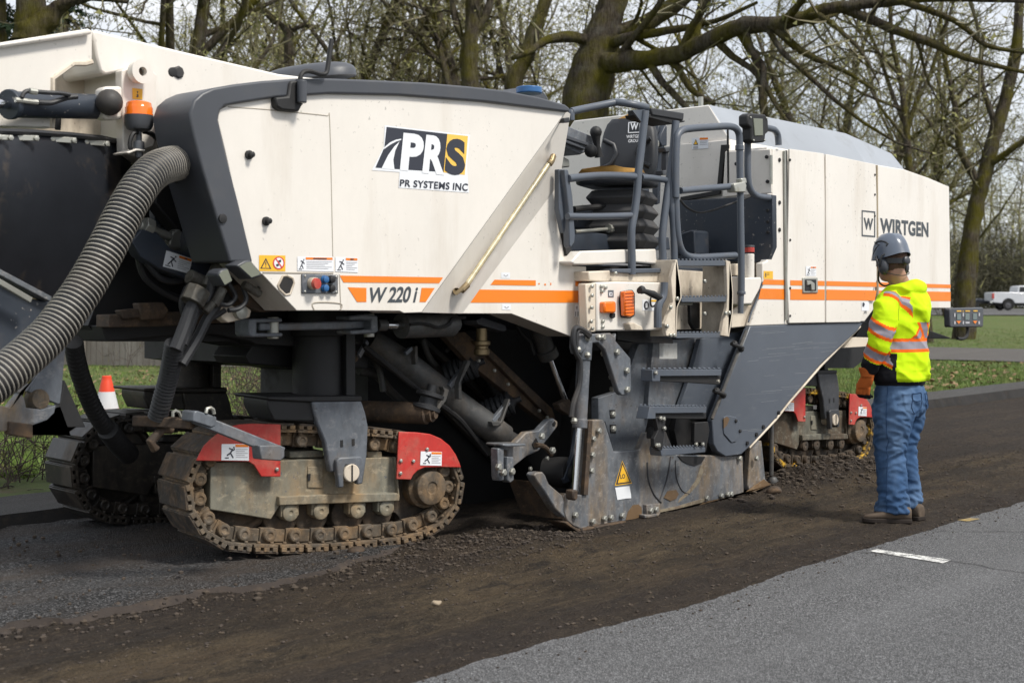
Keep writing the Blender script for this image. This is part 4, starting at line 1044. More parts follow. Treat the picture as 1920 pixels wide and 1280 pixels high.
dark_saddle = paint('shaded_grimy_steel', (0.045, 0.048, 0.055), 0.5, var=0.25, dirt=(0.08, 0.06, 0.04), damt=0.6, dscale=5, grime=0.4)  # saddle steel darkened: the shade it stands in is put into the colour
rear_frame = paint('shaded_muddy_frame', (0.17, 0.165, 0.13), 0.65, var=0.25, dirt=(0.075, 0.050, 0.030), damt=0.95, dlo=0.42, dhi=0.55, dscale=2.4, bumpy=0.15, grime=0.5)  # mud on the frame, plus shade painted in as a darker tone
for r_ in (rear, rear2):  # rear units get muddier colours with their shade painted in
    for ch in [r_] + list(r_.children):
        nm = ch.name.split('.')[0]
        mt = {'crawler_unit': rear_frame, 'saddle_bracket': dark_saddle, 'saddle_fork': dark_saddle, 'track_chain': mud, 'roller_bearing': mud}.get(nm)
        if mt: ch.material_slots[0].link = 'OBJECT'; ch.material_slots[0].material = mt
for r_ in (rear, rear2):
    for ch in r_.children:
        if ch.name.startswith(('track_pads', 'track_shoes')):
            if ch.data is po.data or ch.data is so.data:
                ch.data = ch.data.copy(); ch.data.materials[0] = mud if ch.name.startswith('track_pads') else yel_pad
# scraper arm resting over the near front fender
part('guard_arm', steel, lambda m: m.bar(PY(362, 782, 5.33), PY(528, 848, 5.22), .05, .055), pr('z3', "1085,362 1100,355 1210,390 1208,440 1180,450 1075,415", 5.28, .10), pr('z4', "682,345 800,342 822,375 822,410 800,432 690,424", 5.18, .07), bevel=0.006)
part('guard_arm_end', rust, lambda m: m.bar(PY(252, 788, 5.6), PY(362, 794, 5.34), .05, .05), lambda m: m.tube(at('z3', '870,575 840,530 905,460 960,460', 5.5), .025, 8), bevel=0.006)
part('shackle', zinc, lambda m: m.tube(at('z3', '965,390 965,365 980,355 1000,365 1010,390', 5.38), .008, 6), lambda m: m.tube(at('z3', '1150,370 1155,345 1175,340 1190,350 1195,375', 5.28), .009, 6), bevel=0)

# ---- belly: conveyor throat, tubes, rollers, braces
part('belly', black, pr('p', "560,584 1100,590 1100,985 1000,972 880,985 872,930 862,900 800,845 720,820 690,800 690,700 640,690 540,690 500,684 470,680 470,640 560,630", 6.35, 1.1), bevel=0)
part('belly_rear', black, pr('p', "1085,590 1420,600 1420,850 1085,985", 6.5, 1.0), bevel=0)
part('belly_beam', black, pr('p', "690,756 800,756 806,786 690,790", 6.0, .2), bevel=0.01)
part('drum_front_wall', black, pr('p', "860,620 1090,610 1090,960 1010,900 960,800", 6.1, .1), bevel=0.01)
part('conveyor_tube', pipe_m, lambda m: m.tube([PY(690, 638, 5.95), PY(770, 690, 5.85), PY(850, 752, 5.75), PY(945, 820, 5.65)], .085, 20), lambda m: m.cyl(PY(945, 820, 5.65), PY(985, 842, 5.62), .062, 16), bevel=0.004)
part('tube_bracket', pipe_m, pr('b5', "632,315 655,312 660,465 638,475", 5.72, .04), pr('b5', "1085,435 1110,440 1105,470 1030,620 1035,768 1008,770 1010,630", 5.62, .04), pr('b5', "1440,765 1452,775 1385,970 1345,1000 1300,1000 1290,960 1370,960", 5.58, .04), pr('b5', "870,660 925,690 900,780 840,860 810,850 870,770 885,700", 5.6, .04), bevel=0.004)
part('tube_strut', steel, many(lambda m: m.bar(*at('b5', '920,665 1080,460', 5.7), .03, .03), lambda m: m.bar(*at('b5', '1290,960 1430,790', 5.62), .03, .03), lambda m: m.bar(*at('b5', '545,380 600,330', 5.75), .025, .025)), bevel=0.004)
def idler(p, ax, r_, n_=6): return lambda m: m.lathe(p, ax, [q for k in range(n_) for q in ((r_ * .86, .035 * k), (r_, .035 * k + .008), (r_, .035 * k + .027))] + [(r_ * .5, .035 * n_), (.02, .035 * n_ + .02), (.02, .035 * n_ + .06), (.001, .035 * n_ + .06)], 20)
part('belt_idler', rubber, idler(PY(835, 705, 5.95), (.55, -.7, .35), .085), idler(PY(905, 775, 5.9), (.55, -.7, .35), .08), bevel=0)
part('belt_idler', rubber, lambda m: m.lathe(PY(803, 752, 5.6), (.3, -.1, 1), [(.05, -.06), (.085, -.05), (.085, -.03), (.055, -.02), (.055, .02), (.085, .03), (.085, .05), (.03, .06), (.03, .10), (.001, .1)], 18), bevel=0)
part('return_roller', rust, lambda m: m.lathe(PY(812, 775, 5.55), (0.35, -1, 0), [(.065, -.9), (.065, -.04), (.05, -.03), (.05, 0), (.03, .0), (.03, .02), (.001, .02)], 20), lambda m: m.lathe(PY(668, 668, 5.75), (0.35, -1, 0), [(.055, -.5), (.055, -.03), (.04, -.02), (.03, .0), (.001, .01)], 18), bevel=0)
part('roller_hanger', steel, lambda m: m.bar(PY(688, 640, 5.72), PY(672, 668, 5.7), .02, .03), bevel=0.003)
part('control_cable', black, tubes('b5', '190,310 400,480 680,705 900,850 1050,980 1250,1240', 5.7, .018, 8), bevel=0)
part('conveyor_beam', rust, pr('p', "826,622 872,622 1045,790 1030,800 880,680", 5.78, .06), pr('p', "890,640 900,636 1035,765 1042,785 1030,782", 5.74, .04), bevel=0.004)
part('beam_bolt', zinc, bolts('z5', '700,370 850,490 1010,625 1050,660 780,420', 5.73, .012, .012, 6), bevel=0)
part('drain_bracket', dgrey, pr('z5', "690,165 720,148 840,190 845,215 830,222 700,185", 5.5, .12), bevel=0.004)
part('drain_valve', brass, lambda m: m.lathe(PY(903, 655, 5.55), (0, 0, 1), [(.03, -.04), (.05, -.03), (.05, .0), (.042, .005), (.042, .02), (.055, .03), (.055, .05), (.035, .055), (.035, .13), (.03, .13)], 12), bevel=0)
part('lift_cylinder', pipe_m, lambda m: m.cyl(PY(1003, 600, 5.65), PY(1030, 670, 5.62), .06, 16), lambda m: m.cyl(PY(1024, 655, 5.62), PY(1030, 670, 5.62), .068, 16), bevel=0.004)
part('cylinder_rod', chrome, lambda m: m.cyl(PY(1029, 668, 5.62), PY(1060, 752, 5.6), .02, 12), bevel=0)
part('rod_end', rust, pr('z5', "1110,590 1165,565 1185,610 1165,650 1120,620", 5.55, .06), bevel=0.006)
part('hydraulic_hose', black, tubes('z5', '895,190 920,230 960,270 975,310 985,340', 5.62, .012, 6), bevel=0)

# ---- side plate and its lifting gear
part('inner_wall', steel, pr('z7', "575,528 700,490 790,240 870,235 862,560 800,805 655,815 612,660 575,645", 5.32, .06), bevel=0.004)
part('inner_wall_panel', steel, pr('z7', "868,228 1165,205 1060,430 1010,560 960,590 850,640 840,560", 5.28, .05), bevel=0.004)
decal('worn_label', 5.28, [(paint('worn_label', (0.62, 0.62, 0.60), 0.6, dirt=(0.3, 0.28, 0.25), damt=0.7, dscale=20), polys('z7', "900,236 995,236 995,320 900,320"))])
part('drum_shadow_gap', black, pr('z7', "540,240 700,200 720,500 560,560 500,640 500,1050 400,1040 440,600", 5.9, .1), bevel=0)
part('side_plate', steel_pale, pr('z7', "525,652 535,646 600,643 612,662 658,815 796,803 832,716 935,704 985,830 1345,838 1352,1042 1250,1064 1120,1090 1000,1120 900,1142 722,1185 600,1205 480,1228 440,1210 410,1185 388,1130 388,1050 400,1036 497,1046", 5.13, .05), bevel=0.008)
part('wear_skid', rust, pr('z7', "392,1192 412,1186 440,1212 480,1230 600,1206 724,1184 726,1200 600,1228 490,1246 465,1244", 5.09, .14), bevel=0.005)
part('plate_nose', steel_pale, pr('z7', "232,940 245,926 278,922 292,940 310,985 380,1045 395,1080 392,1130 400,1170 345,1120 290,1030 250,975", 5.10, .07), bevel=0.008)
part('nose_scoop', rust, pr('z7', "255,975 300,1050 395,1140 405,1175 330,1170 295,1080", 5.16, .25), bevel=0.005)
part('plate_bolt', zinc, bolts('z7', '575,703 546,747 541,832 536,916 650,615 652,692 450,1152 543,1186 605,1170 640,1165 700,1155 1150,1062 1228,1050 1262,1042 1280,1040 1325,850 1415,850', 5.12, .020, .018, 6), bevel=0)
part('plate_slot', black, pr('z7', "636,592 664,592 664,636 640,636", 5.315, .01), pr('z7', "638,670 668,670 668,718 640,716", 5.315, .01), bevel=0)
part('front_edge_bar', rust, pr('z7', "525,652 545,648 520,1046 497,1046", 5.115, .03), bevel=0.003)
wear_m = paint('bare_worn_metal', (0.15, 0.092, 0.045), 0.6, var=0.3, dirt=(0.3, 0.24, 0.16), damt=0.6, dscale=12)
grime = paint('scraped_pale_metal', (0.30, 0.255, 0.18), 0.5, var=0.25, dirt=(0.13, 0.09, 0.06), damt=0.8, dlo=0.45, dhi=0.6, dscale=16)
part('wear_patch', wear_m, pr('z7', "722,1180 735,1135 760,1100 790,1095 806,1115 806,1160 770,1172", 5.125, .01), pr('z7', "925,1060 945,1025 990,1018 1004,1040 990,1065 960,1078", 5.125, .01), pr('z7', "1352,1040 1460,962 1495,990 1420,1020 1120,1098 1140,1085", 5.12, .01), bevel=0)
part('wear_streak', grime, pr('z7', "1000,1088 1060,1040 1110,985 1132,930 1138,880 1120,890 1100,960 1060,1020 1010,1065", 5.126, .01), pr('z7', "895,1140 1000,1118 1130,1085 1160,1060 1100,1075 1000,1105 905,1125", 5.122, .01), bevel=0)
part('drum_cutout', black, pr('z7', "1000,838 1145,842 1125,875 1090,890 1050,880 1020,862", 5.124, .01), bevel=0)
part('plate_seam', paint('dark_scratch', (0.05, 0.05, 0.055), 0.6), tubes('z7', '835,870 840,960 870,1040 910,1085', 5.128, .006, 6), tubes('z7', '960,840 940,960 900,1080', 5.128, .006, 6), tubes('z7', '985,860 990,950 1020,1020 1060,1040', 5.128, .004, 6), bevel=0)
part('skid_block', steel_pale, pr('z7', "832,1098 906,1090 906,1150 835,1160", 5.10, .05), pr('z7', "820,1152 900,1145 898,1160 825,1170", 5.08, .08), bevel=0.005)
part('plate_bolt', zinc, bolts('z7', '852,1128 880,1122', 5.095, .020, .018, 6), bevel=0)
part('plate_tail', steel_pale, pr('z7', "1390,752 1446,756 1466,960 1492,988 1380,1022 1372,990", 5.15, .05), bevel=0.008)
part('tail_gap', black, pr('z7', "1345,838 1385,800 1375,1005 1350,1042", 5.2, .05), bevel=0)
part('tail_rod', pipe_m, lambda m: m.cyl(PY(1447, 793, 5.2), PY(1446, 890, 5.2), .018, 10), lambda m: m.ball(PY(1448, 904, 5.2), .05, 10), bevel=0)
decal('laser_sticker', 5.13, [(yel_st, polys('z7', "702,862 754,984 662,996")), (ink, polys('z7', "702,868 750,980 667,991")), (yel_st, polys('z7', "703,884 741,974 678,982")), (ink, words('z7', "690,936 716,932 718,956 692,960", 'LO', bold=0.03)),
      (white_st, polys('z7', "664,1006 740,997 748,1040 750,1062 722,1064 676,1072"))])
# lifting cylinder standing on the plate
part('plate_cylinder', steel, lambda m: m.cyl(PY(1096, 640, 5.06), PY(1087, 802, 5.06), .042, 18), lambda m: m.cyl(PY(1096, 640, 5.06), PY(1094, 675, 5.06), .049, 18), lambda m: m.cyl(PY(1088, 785, 5.06), PY(1087, 802, 5.06), .046, 18), bevel=0.004)
part('cylinder_rod', chrome, lambda m: m.cyl(PY(1086, 800, 5.06), PY(1078, 922, 5.06), .022, 14), bevel=0)
part('rod_eye', rust, pr('z7', "438,1020 466,1018 468,1060 455,1078 440,1070", 5.03, .06), bevel=0.01)
part('cylinder_head', steel, pr('z7', "475,200 520,185 530,240 480,300 470,260", 5.02, .08), bevel=0.01)
part('hydraulic_hose', rubber, tubes('z7', '530,195 490,165 455,155 442,180 440,240 455,290 475,330 478,400 470,470 440,560 430,630', 5.0, .017, 8), tubes('z7', '525,205 500,180 470,170 458,200 458,260', 5.0, .013, 8), bevel=0)
part('hose_fitting', zinc, many(lambda m: [m.ball(p, .022, 8) for p in at('z7', '445,650 465,270 515,210 515,300 575,205', 5.02)]), bevel=0)
part('lift_bracket', steel, pr('z7', "510,190 640,182 660,200 672,182 668,225 748,318 752,480 735,512 700,515 682,495 665,440 610,270 575,235 515,240", 5.08, .04), bevel=0.008)
part('bracket_bolt', zinc, bolts('z7', '597,205 672,284 724,382 726,484', 5.075, .022, .018, 6), bolts('z7', '598,292 640,415 645,482', 5.2, .02, .02, 6), bevel=0)
# scraper arm of the front shield
part('shield_arm', steel_pale, pr('z5', "800,820 820,795 890,790 945,735 1010,725 1060,672 1085,665 1105,680 1105,705 1075,745 1040,790 1010,830 945,860 870,920 850,910 850,830", 5.30, .05), bevel=0.008)
part('shield_clamp', steel_pale, pr('z5', "800,818 830,815 832,980 808,985 802,960", 5.22, .06), pr('z5', "848,860 880,862 882,980 862,994 848,980", 5.2, .06), pr('z5', "826,795 940,792 945,805 850,810 826,806", 5.2, .14), bevel=0.006)
part('arm_hole', black, pr('z5', "975,795 995,765 1010,795 1002,820 985,820", 5.295, .01), pr('z5', "1080,690 1090,680 1096,690 1090,705 1082,703", 5.295, .01), bevel=0)
part('arm_bolt', zinc, bolts('z5', '825,940 868,935 1020,755 800,912 1075,828', 5.2, .022, .02, 6), bevel=0)
part('shield_hose', rust, tubes('z5', '990,800 1030,805 1060,830 1075,850', 5.25, .015, 8), bevel=0)
part('drum_motor', black, lambda m: m.lathe(PY(1048, 885, 5.45), (0.4, -1, 0), [(.09, -.1), (.10, 0), (.10, .06), (.075, .07), (.06, .1), (.001, .1)], 18), bevel=0)
part('inner_flap', navy, pr('z7', "460,700 530,735 480,950 400,985 390,960 440,830", 5.35, .03), bevel=0.004)
part('inner_bolt', zinc, bolts('z7', '492,745 490,833 485,940 210,905 300,850', 5.34, .014, .012, 6), bevel=0)

# ---- operator platform
FLOOR = 1.66
part('platform_floor', navy, lambda m: m.box(6.32, 8.72, 5.37, 7.4, 1.42, FLOOR), bevel=0.006)
part('platform_front_wall', navy, lambda m: m.box(6.34, 6.42, 5.6, 7.4, FLOOR, 2.0), bevel=0.006)
part('platform_ledge', cream, pr('z6', "190,882 238,828 470,820 470,890 250,897 205,897", 5.14, .16), pr('z6', "510,820 615,818 618,862 690,862 690,900 510,885", 5.14, .16), bevel=0.01)
part('ledge_gap', black, pr('z6', "170,855 195,900 250,905 700,900 720,965 700,985 278,980 262,990 250,940 190,895", 5.27, .1), bevel=0)
part('foot_rail', railm, pr('z6', "395,918 640,914 690,910 690,935 500,940 395,935", 5.10, .10), bevel=0.005)
part('side_locker', cream_dirty, pr('z6', "278,930 395,925 500,940 640,925 690,958 690,985 400,982 280,978", 5.12, .2), bevel=0.008)
locker = part('locker_door', cream, pr('z6', "318,984 420,981 640,985 665,990 660,1225 480,1226 318,1228", 5.09, .2), bevel=0.01)
part('locker_hinge', cream_dirty, pr('z6', "262,992 310,990 312,1232 290,1234 270,1226", 5.10, .06), bevel=0.006)
part('hinge_bolt', zinc, bolts('z6', '292,1005 292,1050 290,1110 288,1180 294,1215 340,1005 360,1010 342,1030 346,1180 346,1208 410,940', 5.085, .012, .012, 8), bevel=0)
lampm = part('side_lamp', black, pr('z6', "452,1030 498,1022 510,1040 510,1150 490,1165 455,1160 445,1080", 5.06, .04), bevel=0.006)
part('amber_lens', amber, pr('z6', "458,1030 498,1026 507,1045 507,1148 488,1158 462,1152", 5.03, .04), bevel=0.008, parent=lampm)
part('lens_rib', paint('amber_ridge', (0.55, 0.09, 0.005), 0.3), lambda m: [m.tube(at('z6', f'462,{y} 504,{y - 3}', 5.028), .003, 5) for y in range(1040, 1150, 16)], bevel=0, parent=lampm)
part('marker_lamp', amber, pr('z6', "356,1082 412,1078 416,1090 416,1135 405,1140 358,1138", 5.05, .05), bevel=0.012)
part('lamp_socket', black, pr('z6', "395,1140 410,1138 410,1158 400,1165 392,1155", 5.07, .02), bevel=0)
decal('hose_plate', 5.09, [(steel, polys('z6', "374,1024 402,1024 402,1060 374,1060")), (white_st, polys('z6', "380,1035 395,1035 395,1052 380,1052")), (ink, polys('z6', "385,1040 392,1038 392,1048 385,1048"))])
decal('fill_label', 5.09, [(white_st, polys('z6', "545,1070 622,1072 622,1128 545,1125")), (ink, lambda m, Y: m.sheet([PY(1000 + (565 + 13 * math.cos(a)) / 2.6667, 160 + (1100 + 22 * math.sin(a)) / 2.6667, Y) for a in np.linspace(0, 6.28, 17)[:-1]])),
      (white_st, polys('z6', "560,1090 570,1085 572,1112 560,1112")), (yel_st, polys('z6', "585,1072 618,1073 618,1082 585,1081"))])
part('lever', black, lambda m: m.tube(at('z6', '530,1025 560,1030 600,1045 650,1072', 4.98), [.022, .016, .024, .018], 10), lambda m: m.ball(at('z6', '542,1022', 5.0)[0], .028, 10), bevel=0)
part('grab_handle', railm, tubes('z6', '655,985 650,1050 630,1090 622,1130 622,1210', 4.98, .026, 10), bevel=0)
part('cable_loop', black, tubes('z6', '590,1050 585,1080 592,1105 608,1100 618,1080', 5.05, .006, 6), bevel=0)
part('locker_foot', cream_dirty, pr('z6', "480,1190 505,1186 545,1205 550,1224 490,1224", 5.04, .06), bevel=0.006)
warning('warning_sticker', 'z6', "655,1000 692,1003 688,1128 652,1125", 5.085, head=(0.1, .95), figure=(.1, .9))
part('under_locker', black, pr('z6', "420,1226 690,1224 700,1290 520,1285 420,1270", 5.2, .1), pr('z6', "250,1226 690,1226 690,1300 250,1330", 5.6, .1), bevel=0)
# upper steps
part('step_back_wall', cream_dirty, pr('b3', "85,868 225,878 345,850 350,1095 300,1160 75,1168", 5.30, .03), bevel=0.004)
part('step_side', cream_dirty, pr('z6', "716,870 735,1008 738,1062 718,1110 712,1250 700,1258 665,1252 658,1192 700,1085 690,965", 4.98, .03), pr('b3', "326,820 342,826 350,900 357,985 354,1085 335,1202 298,1196 314,1110 328,1060 332,1000", 4.98, .03), bevel=0.004)
part('step_side_flange', cream_dirty, pr('z6', "712,872 720,872 740,1008 742,1062 722,1110 716,1256 708,1256", 4.98, .20), pr('b3', "340,824 345,828 353,900 360,985 357,1085 339,1204 333,1200", 4.98, .22), bevel=0.003)
part('wall_slot', dust, pr('b3', "262,945 270,928 290,925 308,950 310,1015 300,1030 262,1030", 5.295, .01), bevel=0)
part('wall_bolt', zinc, bolts('b3', '215,925 320,1085 338,1083 215,1087 45,1055 78,1012 28,1150 45,1195 62,1195', 4.975, .014, .012, 8), bevel=0)
def tread(name, view, st, Y, w):
    q = Q(view, st)
    def f(m):
        A = at(view, st, Y); m.loft(A, [p + Vector((0, w, 0)) for p in A])
        a, b_ = A[0], A[1]; n = 14                                     # toothed top edge
        for k in range(n):
            p, q_ = a.lerp(b_, (k + .2) / n), a.lerp(b_, (k + .7) / n)
            T = [p, q_, q_ + Vector((0, 0, .011)), p + Vector((0, 0, .011))]
            m.loft(T, [x + Vector((0, .006, 0)) for x in T])
            T = [x + Vector((0, w - .006, 0)) for x in T]; m.loft(T, [x + Vector((0, .006, 0)) for x in T])
    return part(name, railm, f, bevel=0.003)
tread('step', 'b3', "80,822 335,822 330,848 84,850", 4.99, .12)
tread('step', 'b3', "100,1006 350,1002 350,1028 102,1030", 4.99, .12)
tread('step', 'b3', "75,1186 336,1183 332,1206 74,1210", 4.99, .12)
part('step_lock', black, pr('b3', "145,1030 195,1030 195,1162 165,1165 148,1135", 5.22, .03), bevel=0.006)
part('lock_rod', zinc, lambda m: m.cyl(*at('b3', '75,1035 150,1037', 5.1), .012, 8), bevel=0)
# lower hanging ladder
tread('step', 'z7', "862,378 1232,376 1230,410 905,412 905,440 862,440", 4.93, .09)
part('step_underside', black, pr('z7', "905,412 1230,410 1222,458 1100,450 905,440", 4.95, .07), bevel=0.004)
tread('step', 'z7', "850,574 1152,576 1150,608 880,610 880,640 835,640", 4.93, .09)
part('step_underside', black, pr('z7', "880,610 1150,608 1150,640 1100,642 880,636", 4.95, .07), bevel=0.004)
tread('step', 'z7', "905,800 1145,792 1145,818 912,838", 4.93, .09)
part('ladder_side', black, pr('z7', "880,630 935,622 930,700 915,810 900,810 872,790 872,745 895,700", 4.93, .03), pr('z7', "1090,660 1160,655 1168,700 1150,815 1135,815 1140,770 1085,765", 5.05, .03), pr('z7', "850,690 870,685 875,745 850,745", 5.0, .03), bevel=0.004)
part('ladder_bolt', zinc, bolts('z7', '905,636 922,640 925,690 895,780 885,780 1095,775 1130,775 1212,440 880,395', 4.92, .014, .012, 6), bevel=0)
part('ladder_channel', skirtm, pr('z7', "1120,212 1170,205 1368,165 1290,420 1186,650 1010,575 1062,430", 5.22, .04), bevel=0.006)
part('channel_inside', black, pr('z7', "1000,600 1185,648 1190,800 1230,840 1120,838 1000,800 980,700", 5.26, .05), bevel=0.004)
part('ladder_clamp', black, many(lambda m: [m.ball(p, .025, 8) for p in at('z7', '1300,240 1335,268 1205,490 1240,515', 5.07)], lambda m: [m.cyl(a, b_, .014, 8) for a, b_ in (at('z7', '1285,240 1345,262', 5.06), at('z7', '1190,490 1250,512', 5.06))]), bevel=0)
part('stay_rod', pipe_m, lambda m: m.cyl(*at('z7', '1365,170 1180,640', 5.085), .012, 8), bevel=0)

# ---- grey skirt under the engine housing
skirt = part('lower_skirt', skirtm, pr('p', "1407,611 1620,603 1608,620 1540,682 1480,752 1454,785 1405,838 1390,852 1361,856 1345,846 1338,832 1336,788", YB, .05), bevel=0.008)
part('skirt_flange', cream_dirty, lambda m: m.tube(at('p', '1612,612 1540,684 1480,753 1454,786 1404,839', 5.12), .012, 6), bevel=0)
part('skirt_bolt', black, many(lambda m: [m.lathe(p, (0, -1, 0), [(.016, 0), (.016, .012), (.001, .013)], 6) for p in at('b7', '0,740 85,660 148,590 290,460', YB)]), bevel=0)
part('skirt_cover', skirtm, pr('z7', "1245,630 1262,622 1310,630 1330,660 1328,725 1310,762 1285,766 1245,720 1240,665", YB - .008, .012), bevel=0.004)
part('cover_stain', wear_m, pr('z7', "1243,640 1262,628 1274,640 1262,672 1244,690", YB - .012, .006), bevel=0)
part('cover_bolt', black, bolts('z7', '1306,650 1328,705', YB - .008, .014, .012, 6), bevel=0)
scr_m = paint('pale_scratch', (0.30, 0.32, 0.34), 0.6)
srng = random.Random(11)
def scratches(m):
    for _ in range(34):
        u, v = srng.uniform(1385, 1560), srng.uniform(620, 810)
        if u + v * 0.86 > 2130 or u < 1340 + (850 - v) * .3: continue
        l = srng.uniform(15, 80); l = min(l, (2130 - v * .86) - u)
        p, q_ = PY(u, v, YB - .0015), PY(u + l, v - l * srng.uniform(.04, .13), YB - .0015); w = Vector((0, 0, srng.uniform(.0007, .0018)))
        m.sheet([p, q_, q_ + w, p + w])
part('skirt_scratches', scr_m, scratches, bevel=0, smooth=0)
part('mount_bracket', cream_dirty, pr('b3', "385,1045 460,1045 448,1090 440,1150 345,1160 350,1100 330,1095", 5.14, .12), bevel=0.008)

# ---- operator platform furniture
ST = PD(1172, 400, 9.35); sa = math.radians(-20)
SEAT = Matrix.Translation((ST.x, ST.y, FLOOR)) @ Matrix.Rotation(-math.atan2(CS, SN) + sa, 4, 'Z')   # local: +x right, -y towards the viewer, z up
def S(x, y, z): return SEAT @ Vector((x, y, z))
def seat_back(m):
    rows = []
    for z, w, y in ((1.175, .28, .16), (1.14, .34, .15), (1.08, .385, .14), (1.0, .41, .12), (.90, .42, .10), (.83, .41, .09), (.77, .38, .08), (.74, .34, .08)):
        n = 14
        rows.append([S(w / 2 * math.copysign(abs(math.cos(a)) ** .45, math.cos(a)), y + .055 * math.copysign(abs(math.sin(a)) ** .6, math.sin(a)), z - .12) for a in np.linspace(.1, 6.383, n + 1)[:-1]])
    m.rings(rows)
seat = part('operator_seat', vinyl, seat_back, bevel=0, smooth=70)
part('seat_bolster', vinyl, many(lambda m: [m.tube([S(sx * .17, .055, .90), S(sx * .10, .06, .865), S(sx * .075, .05, .80), S(sx * .11, .04, .73), S(sx * .17, .035, .70)], .018, 8) for sx in (-1, 1)]), bevel=0, parent=seat, smooth=70)
part('seat_foam', foam_m, lambda m: (m.tube([S(-.11, .13, 1.04), S(0, .14, 1.06), S(.06, .15, 1.065), S(.10, .15, 1.05)], [.008, .035, .035, .01], 8),
     m.rings([[S(x * w, y, z + .015 * mnoise.noise((x * 9, y * 9, z * 20))) for x, y in [(-.25, -.28), (-.15, -.33), (.02, -.31), (.13, -.27), (.17, -.12), (.15, .02), (.02, .06), (-.2, .02)]] for w, z in ((1, .61), (1.02, .64), (.92, .662), (.5, .672))])), bevel=0, parent=seat, smooth=60)
part('seat_cushion', vinyl, lambda m: m.rings([[S(x * w, y * w, z) for x, y in [(-.27, -.30), (-.22, -.34), (.16, -.34), (.21, -.30), (.22, .08), (.18, .12), (-.22, .12), (-.27, .08)]] for w, z in ((.94, .55), (1, .565), (1, .615), (.95, .63))]), bevel=0.01, parent=seat)
def bellows(m):
    R_ = []
    for k in range(4):
        z = .52 - .10 * k
        for w, dz in ((.84, 0), (1.0, -.045), (1.0, -.055), (.84, -.10)):
            ww = w + .02 * k
            R_.append([S(x * ww, y * ww - .06, z + dz) for x, y in ((-.21, -.19), (-.17, -.22), (.17, -.22), (.21, -.19), (.21, .16), (-.21, .16))])
    m.rings(R_)
part('seat_bellows', paint('dusty_grey_bellows', (0.05, 0.05, 0.052), 0.7, var=0.3, dirt=(0.10, 0.085, 0.07), damt=0.5), bellows, bevel=0, parent=seat, smooth=12)
def seat_letter(m):
    f = lambda x, z: S(x, .063 + (z - .87) * .16 , z)
    m.cm = 0
    q = [f(.0, 1.025), f(.09, 1.025), f(.09, .945), f(.0, .945)]
    for a0, a1, b0, b1 in ((0, 1, 0, .08), (0, 1, .92, 1), (0, .08, 0, 1), (.92, 1, 0, 1)):
        m.sheet([lerpq(q, a, b_) for a, b_ in ((a0, b0), (a1, b0), (a1, b1), (a0, b1))])
    letter(m, 'W', [lerpq(q, .18, .1), lerpq(q, .82, .1), lerpq(q, .82, .72), lerpq(q, .18, .72)], bold=0.03)
    letter(m, 'WIRTGEN', [f(-.01, .932), f(.10, .932), f(.10, .908), f(-.01, .908)], bold=0.02)
    letter(m, 'GROUP', [f(.005, .90), f(.09, .90), f(.09, .877), f(.005, .877)], bold=0.02)
part('seat_lettering', white_st, seat_letter, bevel=0, parent=seat, smooth=0)
box_pts = at('b2', "590,870 720,860 850,870 855,1110 620,1105 590,1000", 5.75)
part('seat_pedestal', navy, pr('b2', "430,875 590,860 720,862 852,872 856,1112 600,1108 430,1050", 5.75, .45), pr('b2', "755,750 845,742 845,872 755,872", 5.85, .3), bevel=0.008)
part('seat_slide', black, tubes('b2', '240,905 400,890 540,878 585,890 600,930 605,1120', 5.55, .02, 8), bevel=0)
part('pedestal_tray', navy, pr('b2', "240,905 590,865 596,940 250,940", 5.6, .3), pr('b2', "180,1060 600,1120 1000,1130 1010,1230 200,1240", 5.5, .2), bevel=0.006)
part('pedestal_rod', zinc, many(lambda m: m.cyl(*at('b2', '250,1085 560,1060', 5.5), .012, 8), lambda m: m.cyl(*at('b2', '515,1060 590,1055', 5.49), .03, 8), lambda m: m.cyl(*at('b2', '750,920 850,925', 5.6), .03, 8)), bevel=0)
part('ring_pull', zinc, lambda m: m.tube([PY(1020 + (880 + 17 * math.cos(a)) / 4.268, 180 + (930 + 17 * math.sin(a)) / 4.268, 5.55) for a in np.linspace(0, 6.283, 14)], .006, 6), bevel=0)
part('console', steel, pr('b2', "190,240 435,340 425,400 385,405 360,440 290,470 160,400 175,340", 5.55, .28), bevel=0.008)
part('console_ridge', dgrey, pr('b2', "180,310 395,390 380,408 170,340", 5.53, .03), pr('b2', "165,345 340,420 330,432 165,370", 5.52, .03), bevel=0.004)
part('joystick', black, lambda m: m.tube(at('b2', '440,490 425,400 418,340 415,290', 5.5), [.03, .02, .028, .04], 10), lambda m: m.ball(at('b2', '375,440', 5.45)[0], .045, 12), lambda m: m.ball(at('b2', '415,290', 5.5)[0], .042, 12), bevel=0, smooth=60)
part('console_foot', zinc, pr('b2', "150,480 205,510 210,570 135,575", 5.6, .1), bevel=0.01)
part('front_post', railm, pr('b2', "122,585 155,588 160,800 165,1100 155,1070 120,900", 5.16, .04), pr('b2', "165,588 195,590 230,800 250,1120 245,1170 215,1215 205,1190 200,900", 5.12, .05), bevel=0.006)
part('dark_gap', black, pr('b2', "112,620 165,590 210,1200 240,1300 185,1290 125,950", 5.22, .05), bevel=0)
hp_ = part('hydraulic_post', navy, pr('b2', "915,240 945,225 975,230 985,300 960,440 940,600 930,860 905,870 910,600 925,450 870,410 868,370 900,330 910,280", 5.9, .05), pr('b2', "935,310 970,240 985,240 985,400 945,400 930,370", 5.85, .03), bevel=0.006)
part('post_pin', zinc, lambda m: m.lathe(at('b2', '878,383', 5.88)[0], (0, -1, 0), [(.03, 0), (.03, .03), (.001, .035)], 12), bevel=0, parent=hp_)
